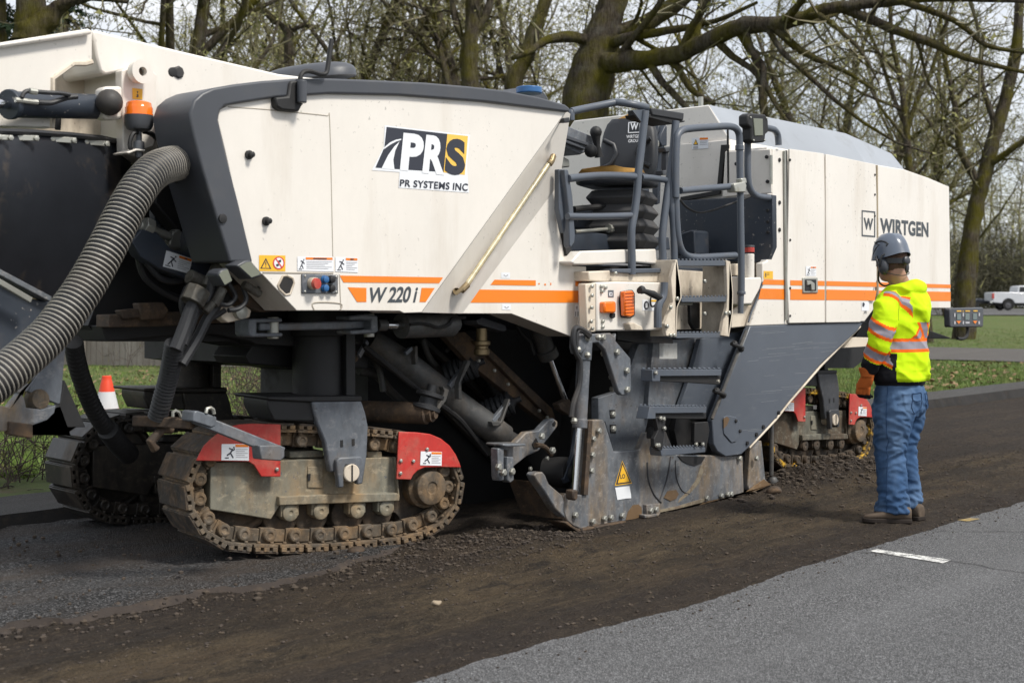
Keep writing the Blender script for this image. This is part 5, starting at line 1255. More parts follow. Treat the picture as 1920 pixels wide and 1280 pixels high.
part('post_latch', dgrey, pr('b2', "965,410 1030,405 1035,450 975,450", 5.2, .06), pr('b2', "945,595 1012,590 1015,628 950,635", 5.2, .06), pr('b2', "975,450 1000,450 995,595 975,595", 5.22, .04), bevel=0.006)
# rails
RY = 5.12
part('front_rail', railm, lambda m: m.tube(smoothpath([PY(u, v, y) for (u, v), y in zip(Q('z6', '188,132 250,118 330,102 400,88 430,86 500,97 570,112'), [5.3, 5.3, 5.28, 5.25, 5.22, 5.15, RY])]), .024, 12),
     tubes('z6', '175,466 250,458 330,452 430,452 520,458', RY, .024, 12), tubes('z6', '540,460 600,464 680,478', RY, .021, 12), tubes('z6', '170,655 250,656 330,655 420,653 492,650', RY, .021, 12), tubes('z6', '190,175 190,140 195,128', 5.3, .022, 10), bevel=0)
part('rail_post', railm, tubes('z6', '560,130 550,220 538,330 525,440 518,540 505,640 492,710 490,770 492,850 493,945', RY - .01, .026, 12), tubes('z6', '712,180 705,260 695,360 680,470 668,560 655,660 645,760 647,850 650,950', RY - .01, .026, 12),
     tubes('z6', '718,290 706,400 695,500 692,600 700,700 704,800 706,950', RY - .03, .024, 12), bevel=0)
part('rail_gusset', railm, pr('z6', "495,125 580,120 560,200 545,190", RY - .005, .012), bevel=0)
part('arm_rest', rubber, pr('z6', "590,112 755,138 752,176 595,150", RY + .02, .20), bevel=0.008)
part('arm_rest_base', black, pr('z6', "565,140 720,172 762,178 755,184 700,195 575,160", RY + .03, .18), bevel=0.004)
part('gate_rail', railm, tubes('z6', '712,560 712,400 716,290 722,250 745,225 790,216 900,208 970,205 1005,212 1025,235 1031,280 1032,400 1034,500 1037,700 1040,900 1040,1040', RY - .06, .025, 12),
     tubes('z6', '712,540 716,660 724,760 740,820 770,852 830,860 920,855 1010,850', RY - .05, .024, 12), tubes('z6', '735,527 830,518 920,511 1005,504', RY - .05, .023, 12), tubes('z6', '1040,1030 1037,1100 1036,1140', RY - .06, .021, 12), bevel=0)
part('rail_collar', railm, many(lambda m: [m.cyl(a, b_, .031, 12) for a, b_ in (at('z6', '1040,1030 1040,1045', RY - .06), at('z6', '1031,300 1031,325', RY - .06))]), bevel=0.003)
part('rail_clamp', zinc, pr('z6', "1005,492 1060,480 1068,500 1062,535 1010,535", RY - .10, .07), pr('z6', "1040,465 1065,462 1070,490 1045,492", RY - .09, .05), bevel=0.008)
part('lamp_rail', railm, tubes('z6', '1185,562 1140,558 1110,548 1088,525 1076,490 1072,430 1072,340 1073,260 1080,220 1100,205 1130,206 1180,216 1205,224 1222,250 1226,300', RY - .03, .025, 12), bevel=0)
part('rail_flange', railm, pr('b3', "552,485 577,485 577,530 552,530", YB + .02, .05), bevel=0.004)
lamp = part('gate_lamp', black, pr('b3', "432,95 447,85 520,92 535,118 537,180 522,192 518,232 462,235 448,222 450,160 432,145", RY - .12, .08), bevel=0.012)
part('lamp_glass', lamp_glass, pr('b3', "462,112 508,114 510,198 468,200", RY - .127, .01), bevel=0.004, parent=lamp)
part('lamp_screw', zinc, bolts('b3', '445,108 525,112 460,222 515,222', RY - .12, .008, .008, 6), bevel=0, parent=lamp)
part('gate_cable', black, tubes('b3', '95,520 120,550 160,575 200,582 260,570 330,545 400,520 450,500', 5.2, .008, 6), bevel=0)
bol = part('grab_post', cream, lambda m: m.cyl(PY(1405, 522, 5.12), PY(1405, 476, 5.12), .036, 20), bevel=0.004)
part('red_band', redp, lambda m: m.cyl(PY(1405, 473, 5.12), PY(1405, 464, 5.12), .0375, 20), bevel=0.002, parent=bol)
part('post_cap', dgrey, lambda m: m.cyl(PY(1405, 464, 5.12), PY(1405, 460, 5.12), .038, 20), bevel=0.003, parent=bol)
part('post_box', cream, pr('b3', "385,900 425,908 500,905 504,925 492,965 452,1040 385,1042", 5.08, .2), bevel=0.01)
part('post_box_bracket', cream_dirty, pr('b3', "345,840 505,832 508,900 345,895", 5.25, .06), bevel=0.006)
part('wall_edge', railm, lambda m: m.tube(at('b3', '505,930 480,1010 450,1080 435,1130', 5.11), .008, 6), bevel=0)
# ---- engine housing
XE = 8.78
Zt = lambda p, z: Vector((p[0], p[1], z))
def housing_side(m): m.pr('p', "1449,278 1475,281 1560,295 1640,308 1697,318 1740,333 1780,350 1783,578 1700,578 1640,578 1621,603 1407,611 1431,536 1430,493 1438,490 1450,461", YB, .06)
part('engine_side_panel', cream, housing_side, bevel=0.008)
def engine_core(m):
    z0, z1 = 1.42, 2.565
    P_ = [(XE + .02, z0), (11.9, 1.36), (11.95, 2.47), (11.05, z1), (XE + .02, z1)]
    A = [Vector((x, YB + .05, z)) for x, z in P_]; m.loft(A, [p + Vector((0, 2.3, 0)) for p in A])
part('engine_housing', cream, engine_core, bevel=0.008)
def engine_hood(m):
    ye, yr, zr, ze = 5.47, 5.66, 2.945, 2.66
    for x0, x1, zz0, zz1 in ((XE, 11.03, 0, 0), (11.03, 11.95, 0, -.10), (11.95, 12.1, -.10, -.22)):
        A = [Vector((x0, ye, 2.5)), Vector((x0, ye, ze + zz0 * .5)), Vector((x0, yr, zr + zz0)), Vector((x0, 7.0, zr + zz0)), Vector((x0, 7.25, ze)), Vector((x0, 7.25, 2.5))]
        B = [Vector((x1, ye, 2.5)), Vector((x1, ye, ze + zz1 * .5)), Vector((x1, yr, zr + zz1)), Vector((x1, 7.0, zr + zz1)), Vector((x1, 7.25, ze)), Vector((x1, 7.25, 2.5))]
        b0 = len(m.f); m.loft(A, B, capA=x0 == XE, capB=x1 > 12)
        for k in range(6): m.m[b0 + k] = 1 if k in (1, 2, 3) else 0
m = MB(); engine_hood(m); hood = m.build('engine_hood', [cream, roof_m], MM, 0.01)
part('hood_front_wall', cream, lambda m: m.box(XE - .03, XE - .002, 5.47, 7.4, 1.6, 2.655), bevel=0.004)
part('hood_vent_pipe', zinc, lambda m: m.cyl(PX(1314, 205, 8.9), PX(1314, 182, 8.9), .02, 8), bevel=0)
fb = part('hood_locker', cream, lambda m: m.box(XE - .06, XE + .02, YB + .01, 5.47, 2.06, 2.57), bevel=0.008)
part('locker_gap', black, prx('b3', "298,245 330,243 330,262 318,268 296,450 278,455", XE - .065, .03), prx('b3', "95,505 290,470 290,490 95,525", XE - .065, .03), bevel=0)
part('locker_door', cream, prx('b3', "318,278 545,265 550,485 305,505", XE - .075, .02), bevel=0.006, parent=fb)
part('door_hinge', zinc, lambda m: m.cyl(PX(1446, 291, XE - .085), PX(1446, 345, XE - .085), .012, 8), bevel=0, parent=fb)
part('door_bolt', black, many(lambda m: [m.lathe(p, (-1, 0, 0), [(.014, 0), (.014, .01), (.001, .012)], 8) for p in atx('b3', '528,305 532,428 376,340', XE - .075)]), bevel=0, parent=fb)
part('door_stay', black, lambda m: m.cyl(*at('z6', '972,215 975,500', 5.2), .008, 8), bevel=0)
part('platform_rear_wall', navy, prx('b3', "60,525 430,503 556,494 558,755 525,832 160,822 60,815", XE - .07, .06), bevel=0.006)
part('rear_tool_box', navy, prx('b3', "60,700 150,668 165,675 168,790 60,800", XE - .35, .2), bevel=0.01)
part('wall_rivet', black, many(lambda m: [m.lathe(p, (-1, 0, 0), [(.012, 0), (.012, .008), (.001, .01)], 8) for p in atx('b3', '532,572 532,628 532,680', XE - .072)]), bevel=0)
def stx(m):
    q = atx('b3', "152,210 235,207 235,262 152,268", XE - .034)
    for k, (a0, a1, b0, b1) in ((0, (0, 1, 0, 1)), (1, (.48, .98, .02, .2)), (3, (.5, .95, .3, .36)), (3, (.5, .9, .45, .5)), (3, (.5, .95, .6, .65)), (3, (.1, .38, .72, .95))):
        m.cm = k; m.sheet([lerpq(q, a, b_) + Vector((-.0015 * (k > 0), 0, 0)) for a, b_ in ((a0, b0), (a1, b0), (a1, b1), (a0, b1))])
    m.cm = 2; m.sheet([lerpq(q, a, b_) + Vector((-.002, 0, 0)) for a, b_ in ((.25, .12), (.4, .62), (.1, .62))])
    m.cm = 4; m.sheet([lerpq(q, a, b_) + Vector((-.003, 0, 0)) for a, b_ in ((.25, .22), (.36, .57), (.14, .57))])
m = MB(); stx(m); m.build('warning_sticker', [white_st, orange, ink, paint_print, yel_st], MM, 0, 0)
door = part('engine_door', cream, pr('z8', "168,-208 300,-190 303,0 303,464 165,466 158,300", YB - .018, .02), pr('z8', "308,-188 500,-148 504,0 504,300 440,462 308,464", YB - .018, .02), bevel=0.004)
part('door_hinge', zinc, lambda m: m.cyl(*at('p', '1471,283 1474,600', YB - .012), .011, 8), bevel=0)
part('door_hinge', paint('tan_hinge', (0.34, 0.28, 0.19), 0.5, damt=0.4), lambda m: m.cyl(*at('p', '1643,310 1645,580', YB - .012), .014, 8), bevel=0)
part('hinge_gap', black, pr('p', "1473,282 1476,282 1479,605 1475,605", YB - .003, .01), tubes('p', '1478,606 1550,605 1622,603', YB - .004, .006, 6), bevel=0)
part('side_rivet', black, bolts('p', '1461,380 1461,431 1461,300', YB, .016, .010, 8), bolts('p', '1481,300 1481,450 1481,540 1481,592 1640,328 1640,405 1640,365', YB - .018, .010, .008, 8), bevel=0)
lt = part('door_latch', zinc, pr('z8', "219,290 276,290 277,349 219,350", YB - .03, .02), bevel=0.006)
part('latch_handle', black, pr('z8', "226,297 270,297 270,342 226,342", YB - .033, .01), bevel=0.004, parent=lt)
part('latch_lever', zinc, pr('z8', "236,302 250,302 264,312 264,338 252,338 250,315 236,320", YB - .045, .014), bevel=0.003, parent=lt)
warning('warning_sticker', 'z8', "228,246 268,246 268,284 228,284", YB - .018, head=(.45, 1), figure=(.05, .42))
decal('yellow_label', YB, [(yel_st, polys('z8', "66,264 102,265 102,296 66,295")), (ink, polys('z8', "72,272 76,272 76,288 72,288", "78,272 88,272 88,274 78,274", "78,278 88,278 88,280 78,280"))])
decal('orange_stripe', YB, [(orange, polys('z8', "67,297 148,299 148,319 60,317", "55,332 148,334 148,375 46,373"))])
decal('orange_stripe', YB, [(orange, polys('z8', "506,308 790,317 790,331 506,326", "506,340 790,345 790,381 506,379"))])
decal('orange_stripe', YB - .018, [(orange, polys('z8', "169,300 302,303 302,322 169,320", "309,303 503,308 503,326 309,322", "169,334 302,336 302,377 169,376", "309,336 503,340 496,379 309,377"))])
def ring_(m, Y):
    o_ = at('wz', "303,-24 405,-14 405,180 303,172", Y); i_ = at('wz', "311,-13 397,-4 397,168 311,161", Y)
    for k in range(4): m.sheet([o_[k], o_[(k + 1) % 4], i_[(k + 1) % 4], i_[k]])
decal('maker_lettering', YB - .018, [(ink_grey, ring_), (ink_grey, words('wz', "318,32 390,40 387,128 321,121", 'W', bold=0.035))])
decal('maker_lettering', YB, [(ink_grey, words('wz', "441,34 804,68 804,180 441,150", 'WIRTGEN', bold=0.04, spacing=1.04))])
decal('round_label', YB - .018, [(white_st, polys('z8', "445,384 474,384 474,418 445,418")), (ink, polys('z8', "448,388 454,385 458,392 454,404 448,402"))])
part('rear_underside', black, pr('p', "1600,640 1640,560 1725,574 1725,600 1690,640", 5.5, .8), bevel=0)
part('rear_beam', cream_dirty, pr('p', "1583,652 1600,632 1700,634 1700,645", 5.25, .1), bevel=0.004)
part('rear_chassis', black, pr('p', "1520,640 1690,590 1690,640 1640,660 1600,690 1540,690", 6.2, .8), bevel=0)
part('rear_step', black, pr('b4', "-60,620 60,625 245,690 245,698 -60,700", 5.3, .2), bevel=0.006)
cp = part('remote_panel', dgrey, pr('b4', "250,470 490,464 498,474 496,605 488,612 252,614 246,604 245,480", 5.05, .06), bevel=0.012, label='black rear control panel with grey screens and orange keys')
for st in ("298,512 328,512 328,558 298,558", "360,510 392,510 392,558 360,558", "418,510 448,510 448,556 418,556"):
    m = MB(); m.sheet(at('b4', st, 5.046)); m.build('screen', screen_m, cp, 0, 0)
for st in ("292,566 328,566 312,588", "416,566 450,566 434,588"):
    m = MB(); m.sheet(at('b4', st, 5.046)); m.build('arrow_key', orange, cp, 0, 0)
for st in ("296,488 330,488 330,496 296,496", "360,488 395,488 395,496 360,496", "420,487 452,487 452,495 420,495", "340,490 346,490 346,497 340,497"):
    m = MB(); m.sheet(at('b4', st, 5.046)); m.build('indicator_light', yel_st, cp, 0, 0)
for st in ("276,508 286,508 286,535 276,535", "340,505 350,505 350,532 340,532", "460,505 470,505 470,530 460,530", "276,568 288,568 288,590 276,590", "340,568 350,568 350,590 340,590", "458,568 470,568 470,590 458,590", "362,572 392,572 392,586 362,586"):
    m = MB(); m.sheet(at('b4', st, 5.046)); m.build('key_label', paint_print, cp, 0, 0)
part('panel_cable', black, tubes('b4', '375,612 378,640 370,680 340,700 300,697', 5.08, .015, 8), bevel=0, parent=cp)

# ------------------------------------------------------------------ the person watching the machine
PB = PD(1687, 575, 8.6); PB = Vector((PB.x, PB.y, 0.012))
PERSON = thing('person', PB, 'person in yellow hi-vis hooded jacket, blue jeans and grey helmet, seen from behind', 'person')
def pl(x, y, z): return PB + Vector((x, y, z))
def ell(c, rx, ry, n=28, rot=0.0, ax=None, pw=1.0):
    out = []
    for k in range(n):
        a = 2 * math.pi * k / n; ca, sa_ = math.cos(a), math.sin(a)
        x, y = rx * math.copysign(abs(ca) ** pw, ca), ry * math.copysign(abs(sa_) ** pw, sa_)
        out.append(Vector(c) + Vector((x * math.cos(rot) - y * math.sin(rot), x * math.sin(rot) + y * math.cos(rot), 0)))
    return out
def remesh(mb, voxel, smooth_n=6, fac=0.5):
    o = mb.build('figure', cream, None, 0, 0, raw=True)
    r = o.modifiers.new('r', 'REMESH'); r.mode = 'VOXEL'; r.voxel_size = voxel
    if smooth_n:
        s_ = o.modifiers.new('s', 'SMOOTH'); s_.factor = fac; s_.iterations = smooth_n
    me = bpy.data.meshes.new_from_object(o.evaluated_get(bpy.context.evaluated_depsgraph_get()))
    old = o.data; bpy.data.objects.remove(o); bpy.data.meshes.remove(old)
    return me
def finish(me, name, mats, disp=None, pick=None, parent=PERSON):
    n = len(me.vertices)
    co = np.empty(n * 3); me.vertices.foreach_get('co', co); co = co.reshape(-1, 3)
    base = np.array(worldpos(parent))
    if disp:
        no = np.array([tuple(v.normal) for v in me.vertices])
        co = co + no * np.array([disp(Vector(p - np.array(PB)), Vector(q)) for p, q in zip(co, no)])[:, None]
    me.vertices.foreach_set('co', (co - base).ravel())
    me.materials.clear()
    for m_ in mats: me.materials.append(m_)
    if pick:
        off = base - np.array(PB)
        me.polygons.foreach_set('material_index', [pick(Vector(p.center) + Vector(off), p.normal) for p in me.polygons])
    me.polygons.foreach_set('use_smooth', [True] * len(me.polygons)); me.update()
    o = bpy.data.objects.new(name, me); COL.objects.link(o); o.parent = parent; WORLD[o.name] = Vector(base)
    return o
def limb(m, pts, n=16):
    """tapered limb through (x, y, z, r), with rounded joints so that voxel union makes one skin"""
    m.tube([pl(*p[:3]) for p in pts], [p[3] for p in pts], n)
    for p in pts: m.ball(pl(*p[:3]), p[3], 12)
def cloth(name, col, rough=0.85, var=0.12, bumpy=0.25, scale=220, wear=None):
    m, nt, b = nodes_of(name); v = coords(nt)
    c = mixc(nt, noise(nt, v, 9, 5, 0.6, 0.3, 0.7), tuple(x * (1 - var) for x in col), tuple(min(1, x * (1 + var)) for x in col))
    if wear: c = mixc(nt, noise(nt, coords(nt, (1, 1, .55)), 4.5, 6, 0.6, 0.42, 0.66), c, wear)
    nt.links.new(c, b.inputs['Base Color']); b.inputs['Roughness'].default_value = rough
    b.inputs['Specular IOR Level'].default_value = 0.2
    bump(nt, b, noise(nt, v, scale, 2, 0.5, 0.2, 0.8), bumpy, 0.002)
    return m
hivis = cloth('hi_vis_yellow_fabric', (0.54, 0.78, 0.004), 0.75, 0.06)
hv_or = cloth('hi_vis_orange_tape', (0.85, 0.14, 0.008), 0.7, 0.04)
refl = cloth('grey_reflective_tape', (0.27, 0.25, 0.29), 0.5, 0.08)
blackc = cloth('black_fabric', (0.012, 0.012, 0.015), 0.9)
denim = cloth('blue_denim', (0.040, 0.086, 0.178), 0.9, 0.25, 0.35, 260, wear=(0.10, 0.165, 0.275))
stitch = cloth('denim_stitching', (0.025, 0.055, 0.12), 0.9)
skin_m, nt_, b_ = nodes_of('skin')
b_.inputs['Base Color'].default_value = (0.36, 0.195, 0.135, 1); b_.inputs['Roughness'].default_value = 0.5
b_.inputs['Subsurface Weight'].default_value = 0.08; b_.inputs['Subsurface Radius'].default_value = (0.01, 0.004, 0.002)
hair_m = cloth('short_brown_hair', (0.085, 0.05, 0.035), 0.7, 0.3, 0.6, 400)
leather = cloth('brown_shoe_leather', (0.085, 0.062, 0.045), 0.7, 0.25, 0.4, 60, wear=(0.13, 0.10, 0.075))
sole_m = cloth('shoe_sole', (0.035, 0.028, 0.024), 0.8)
glove_or = cloth('orange_glove_fabric', (0.42, 0.105, 0.022), 0.8, 0.2)
shell_m = paint('grey_helmet_shell', (0.105, 0.128, 0.17), 0.28, var=0.06, damt=0.1, coat=0.3)
plastic = paint('black_plastic', (0.02, 0.021, 0.024), 0.4, var=0.2, damt=0.1)
plastic_g = paint('dark_grey_plastic_cup', (0.04, 0.044, 0.054), 0.35, var=0.2, damt=0.1)

HY = math.radians(-19)                                # the head is turned a little to the right
HC = Vector((-0.035, 0.035, 1.655))
HM = Matrix.Translation(HC) @ Matrix.Rotation(HY, 4, 'Z')
def hd(x, y, z):
    p = HM @ Vector((x, y, z)); return pl(*p)
# body: one continuous skin from head to feet
m = MB()
def hring(z, w, f, bk, n=24):
    return [hd(w * math.cos(a), (f if math.sin(a) > 0 else bk) * math.sin(a), z) for a in np.linspace(0, 2 * math.pi, n + 1)[:-1]]
m.rings([hring(*r) for r in ((-.125, .030, .055, -.02), (-.115, .048, .085, .0), (-.09, .060, .098, .05), (-.05, .070, .100, .078), (-.01, .075, .101, .092), (.03, .078, .102, .100), (.07, .076, .098, .102), (.10, .066, .082, .092), (.125, .042, .055, .062), (.135, .012, .015, .015))])
m.tube([hd(0, .095, .02), hd(0, .118, -.03), hd(0, .105, -.045)], [.010, .017, .012], 10)                        # nose
for s_ in (-1, 1):
    m.ball(hd(s_ * .032, .092, .018), .014, 10)                                                                  # eyes
    m.tube([hd(s_ * .055, .088, .034), hd(s_ * .03, .102, .038), hd(s_ * .012, .102, .032)], .008, 8)            # brows
    m.ball(hd(s_ * .079, -.008, -.015), .03, 10, (.35, .7, 1.1))                                                  # ears
m.tube([hd(-.024, .094, -.072), hd(0, .104, -.070), hd(.024, .094, -.072)], .008, 8)                             # mouth
m.tube([pl(0, -.005, 1.42), pl(0, -.01, 1.50), hd(0, -.025, -.07), hd(0, -.02, -.01)], [.085, .064, .062, .065], 18)
m.rings([ell(pl(0, cy, z), rx, ry) for z, cy, rx, ry in ((.78, 0, .15, .11), (.9, 0, .165, .125), (1.1, .01, .17, .125), (1.3, 0, .175, .11), (1.40, -.005, .15, .09), (1.45, -.005, .09, .07))])
for s_, sh, el, wr in ((-1, (-.18, -.01, 1.385), (-.27, .01, 1.125), (-.262, .085, .95)), (1, (.18, -.01, 1.385), (.235, .0, 1.125), (.20, .12, .95))):
    limb(m, [(*sh, .052), (*el, .040), (*wr, .027)])
    d = Vector((0.02 * -s_, .05, -.09)).normalized()
    w_ = Vector(wr)
    m.tube([pl(*w_), pl(*(w_ + d * .05)), pl(*(w_ + d * .09))], [.027, .036, .034], 12)
    for k in range(4):
        a = w_ + d * .085 + Vector((0.0, .022 - .016 * k, -.006 * k)); L_ = (.065, .075, .07, .055)[k]
        b1 = a + (d + Vector((s_ * -.2, -.1, -.1))).normalized() * L_ * .55; b2 = b1 + Vector((s_ * -.35, -.25, -.9)).normalized() * L_ * .5
        m.tube([pl(*a), pl(*b1), pl(*b2)], [.0095, .009, .0075], 8)
    t0 = w_ + d * .03 + Vector((0, .025, 0)); m.tube([pl(*t0), pl(*(t0 + Vector((-s_ * .01, .03, -.03)))), pl(*(t0 + Vector((-s_ * .015, .035, -.06))))], [.013, .011, .009], 8)
for s_, hx, kx, ax_ in ((-1, -.09, -.105, -.118), (1, .09, .075, .075)):
    limb(m, [(hx, 0, .80, .085), (kx, .012, .47, .055), (ax_, -.015, .09, .038)])
    m.tube([pl(ax_, -.05, .045), pl(ax_ - .02 * (s_ < 0), .10, .04)], [.03, .028], 10)
finish(remesh(m, .0085, 3), 'body', [skin_m])
# short hair at the nape under the helmet
m = MB()
m.rings([hring(z, w + .004, f * .55, b2 + .004) for z, w, f, b2 in ((-.055, .067, .03, .077), (-.01, .075, .05, .092), (.03, .078, .07, .100), (.09, .07, .08, .096))], cap=False)
m.build('hair', hair_m, PERSON, 0, 60)

# jeans
m = MB()
m.rings([ell(pl(cx, cy, z), rx, ry) for z, cx, cy, rx, ry in ((.885, -.01, 0, .172, .130), (.83, -.012, -.005, .185, .148), (.76, -.012, -.010, .19, .153), (.70, -.012, -.005, .182, .145), (.665, -.01, 0, .16, .12))])
for L_ in ([(-.100, -.005, .74, .105, .138), (-.104, .0, .62, .098, .122), (-.108, .012, .50, .084, .102), (-.112, .012, .42, .079, .095), (-.118, .0, .30, .078, .094), (-.122, -.008, .18, .077, .094), (-.124, -.01, .10, .084, .104), (-.124, -.006, .062, .088, .108)],
           [(.085, -.005, .74, .10, .138), (.080, .0, .62, .095, .118), (.072, .012, .50, .080, .098), (.068, .012, .42, .075, .09), (.066, -.004, .30, .074, .088), (.066, -.014, .18, .073, .09), (.066, -.018, .10, .078, .098), (.066, -.018, .075, .08, .10)]):
    m.rings([ell(pl(x, y, z), rx, ry) for x, y, z, rx, ry in L_])
def jean_disp(p, n):
    fold = mnoise.noise((p.x * 5 + p.y * 4, p.y * 5 - p.x * 3, p.z * 17 + p.y * 9)) * .5 + mnoise.noise((p.x * 10, p.y * 10, p.z * 30 + p.x * 20)) * .3
    k = .010 + .012 * math.exp(-((p.z - .48) / .12) ** 2) + .018 * math.exp(-((p.z - .13) / .09) ** 2) + .010 * math.exp(-((p.z - .68) / .07) ** 2)
    ridge = -abs(fold) * 1.6 + .35
    d = k * ridge * 1.45 + .006 * mnoise.noise((p.x * 22, p.y * 22, p.z * 9))
    side = -1 if p.x < -.012 else 1
    if p.y < 0 and .69 < p.z < .825 and abs(abs(p.x + .012) - .088) < .062 and p.z > .715 - (.062 - abs(abs(p.x + .012) - .088)) * .4: d += .0045
    if p.z < .088: d += .003
    return d
jeans = finish(remesh(m, .0078, 5), 'jeans', [denim, stitch], jean_disp)
def surf(o):
    from mathutils.bvhtree import BVHTree
    base = worldpos(o); me = o.data
    return BVHTree.FromPolygons([base + v.co for v in me.vertices], [tuple(p.vertices) for p in me.polygons])
tree_j = surf(jeans)
def on_surf(tree, pts, off=.001):
    out = []
    for p in pts:
        q = tree.find_nearest(p)
        out.append(q[0] + q[1] * off if q[0] is not None else p)
    return out
def dense(pts, k=10):
    return [a.lerp(b_, i / k) for a, b_ in zip(pts, pts[1:]) for i in range(k)] + [pts[-1]]
m = MB()
m.tube(on_surf(tree_j, dense([pl(-.215, -.01, .87), pl(-.23, -.01, .7), pl(-.22, -.01, .5), pl(-.21, -.01, .3), pl(-.22, -.01, .08)], 14)), .0026, 5)
m.build('side_seam', stitch, jeans, 0, 60)
for xc in (-.10, .076):
    m = MB(); w_ = .058
    m.tube(on_surf(tree_j, dense([pl(xc - w_, -.2, .825), pl(xc + w_, -.2, .825), pl(xc + w_, -.2, .73), pl(xc, -.2, .695), pl(xc - w_, -.2, .73), pl(xc - w_, -.2, .825)], 8)), .0026, 5)
    m.tube(on_surf(tree_j, dense([pl(xc - w_, -.2, .785), pl(xc, -.2, .768), pl(xc + w_, -.2, .785)], 8)), .002, 5)
    m.build('back_pocket', stitch, jeans, 0, 60)

# jacket with its hood down
m = MB()
m.rings([ell(pl(cx, cy, z), rx, ry) for z, cx, cy, rx, ry in ((.862, 0, 0, .198, .150), (.888, 0, 0, .203, .154), (.91, 0, -.002, .222, .172), (.97, 0, 0, .226, .175), (1.06, 0, .004, .224, .170), (1.16, 0, .004, .218, .160), (1.27, 0, -.012, .217, .160), (1.35, 0, -.022, .210, .152), (1.41, 0, -.024, .184, .135), (1.455, 0, -.018, .135, .105), (1.49, 0, -.012, .09, .085))])
limb(m, [(-.165, -.012, 1.405, .075), (-.212, -.012, 1.36, .080), (-.255, -.006, 1.25, .076), (-.285, .012, 1.13, .068), (-.280, .055, 1.03, .057), (-.268, .080, .972, .046)])
limb(m, [(.165, -.012, 1.405, .075), (.205, -.012, 1.36, .078), (.24, .0, 1.25, .073), (.255, .02, 1.13, .066), (.235, .08, 1.03, .055), (.21, .115, .97, .046)])
hood_pts = []
for a in np.linspace(0, 2 * math.pi, 25)[:-1]:
    bk = max(0, -math.sin(a))
    hood_pts.append(((.098 + .012 * bk) * math.cos(a), -.012 + (.100 + .008 * bk) * math.sin(a), 1.468 + .022 * bk - .045 * max(0, math.sin(a)), .040 + .006 * bk))
m.tube([pl(*p[:3]) for p in hood_pts + hood_pts[:1]], [p[3] for p in hood_pts + hood_pts[:1]], 14)
m.rings([ell(pl(.01, cy, z), rx, ry) for z, cy, rx, ry in ((1.26, -.15, .03, .02), (1.29, -.152, .07, .03), (1.35, -.148, .115, .045), (1.42, -.12, .13, .05), (1.48, -.092, .105, .045), (1.515, -.078, .06, .03))])
def is_arm(p): return p.x < -.222 + .25 * max(0, p.z - 1.28) and p.z < 1.385 or p.x > .226 and p.z < 1.36
def jacket_disp(p, n):
    f1 = mnoise.noise((p.x * 4, p.y * 4, p.z * 9 + p.x * 5)); f2 = mnoise.noise((p.x * 9 + 3, p.y * 9, p.z * 15 - p.y * 8))
    k = .013
    if is_arm(p): k = .015
    if p.z < .96: k = .018
    if p.z < .893: return -.004 + .003 * f2
    return 1.35 * k * (.5 - 1.5 * abs(f1)) + .011 * (.3 - abs(f2))
def jacket_pick(p, n):
    if p.z < .893: return 3
    if is_arm(p):
        s_ = p.z - .55 * p.y
        for lo in (1.185, 1.005):
            if lo < s_ < lo + .10: return 2 if lo + .024 < s_ < lo + .078 else 1
        return 3 if s_ < 1.0 else 0
    if p.z < 1.075 and p.y > -.075: return 3
    if 1.08 < p.z < 1.17: return 2 if 1.102 < p.z < 1.15 else 1
    if p.z < 1.08 or p.z > 1.50: return 0
    hoody = p.y < -.13 and p.z > 1.27 and abs(p.x) < .11 + .3 * (p.z - 1.30) or ((p.x ** 2 + (p.y + .02) ** 2) ** .5 < .16 and p.z > 1.435)
    if not hoody:
        if p.y < 0:
            for sg in (-1, 1):
                a, b_ = Vector((sg * .17, 1.42)), Vector((-sg * .11, 1.12)); q = Vector((p.x, p.z)); d = (b_ - a).normalized()
                dist = abs((q - a).cross(d))
                if dist < .042: return 2 if dist < .023 else 1
        for sg in (-1, 1):
            dist = abs(p.x - sg * .135)
            if p.y >= -.02 and dist < .04: return 2 if dist < .022 else 1
    return 0
jk = finish(remesh(m, .0068, 5), 'jacket', [hivis, hv_or, refl, blackc], jacket_disp, jacket_pick)
tree_k = surf(jk)
m = MB(); m.tube(on_surf(tree_k, dense([pl(-.19, .09, 1.40), pl(-.20, .03, 1.45), pl(-.19, -.06, 1.44), pl(-.20, -.10, 1.36), pl(-.21, -.10, 1.28)], 8)), .0022, 5)
m.build('shoulder_seam', cloth('dark_seam_thread', (0.28, 0.40, 0.01), 0.8), jk, 0, 60)

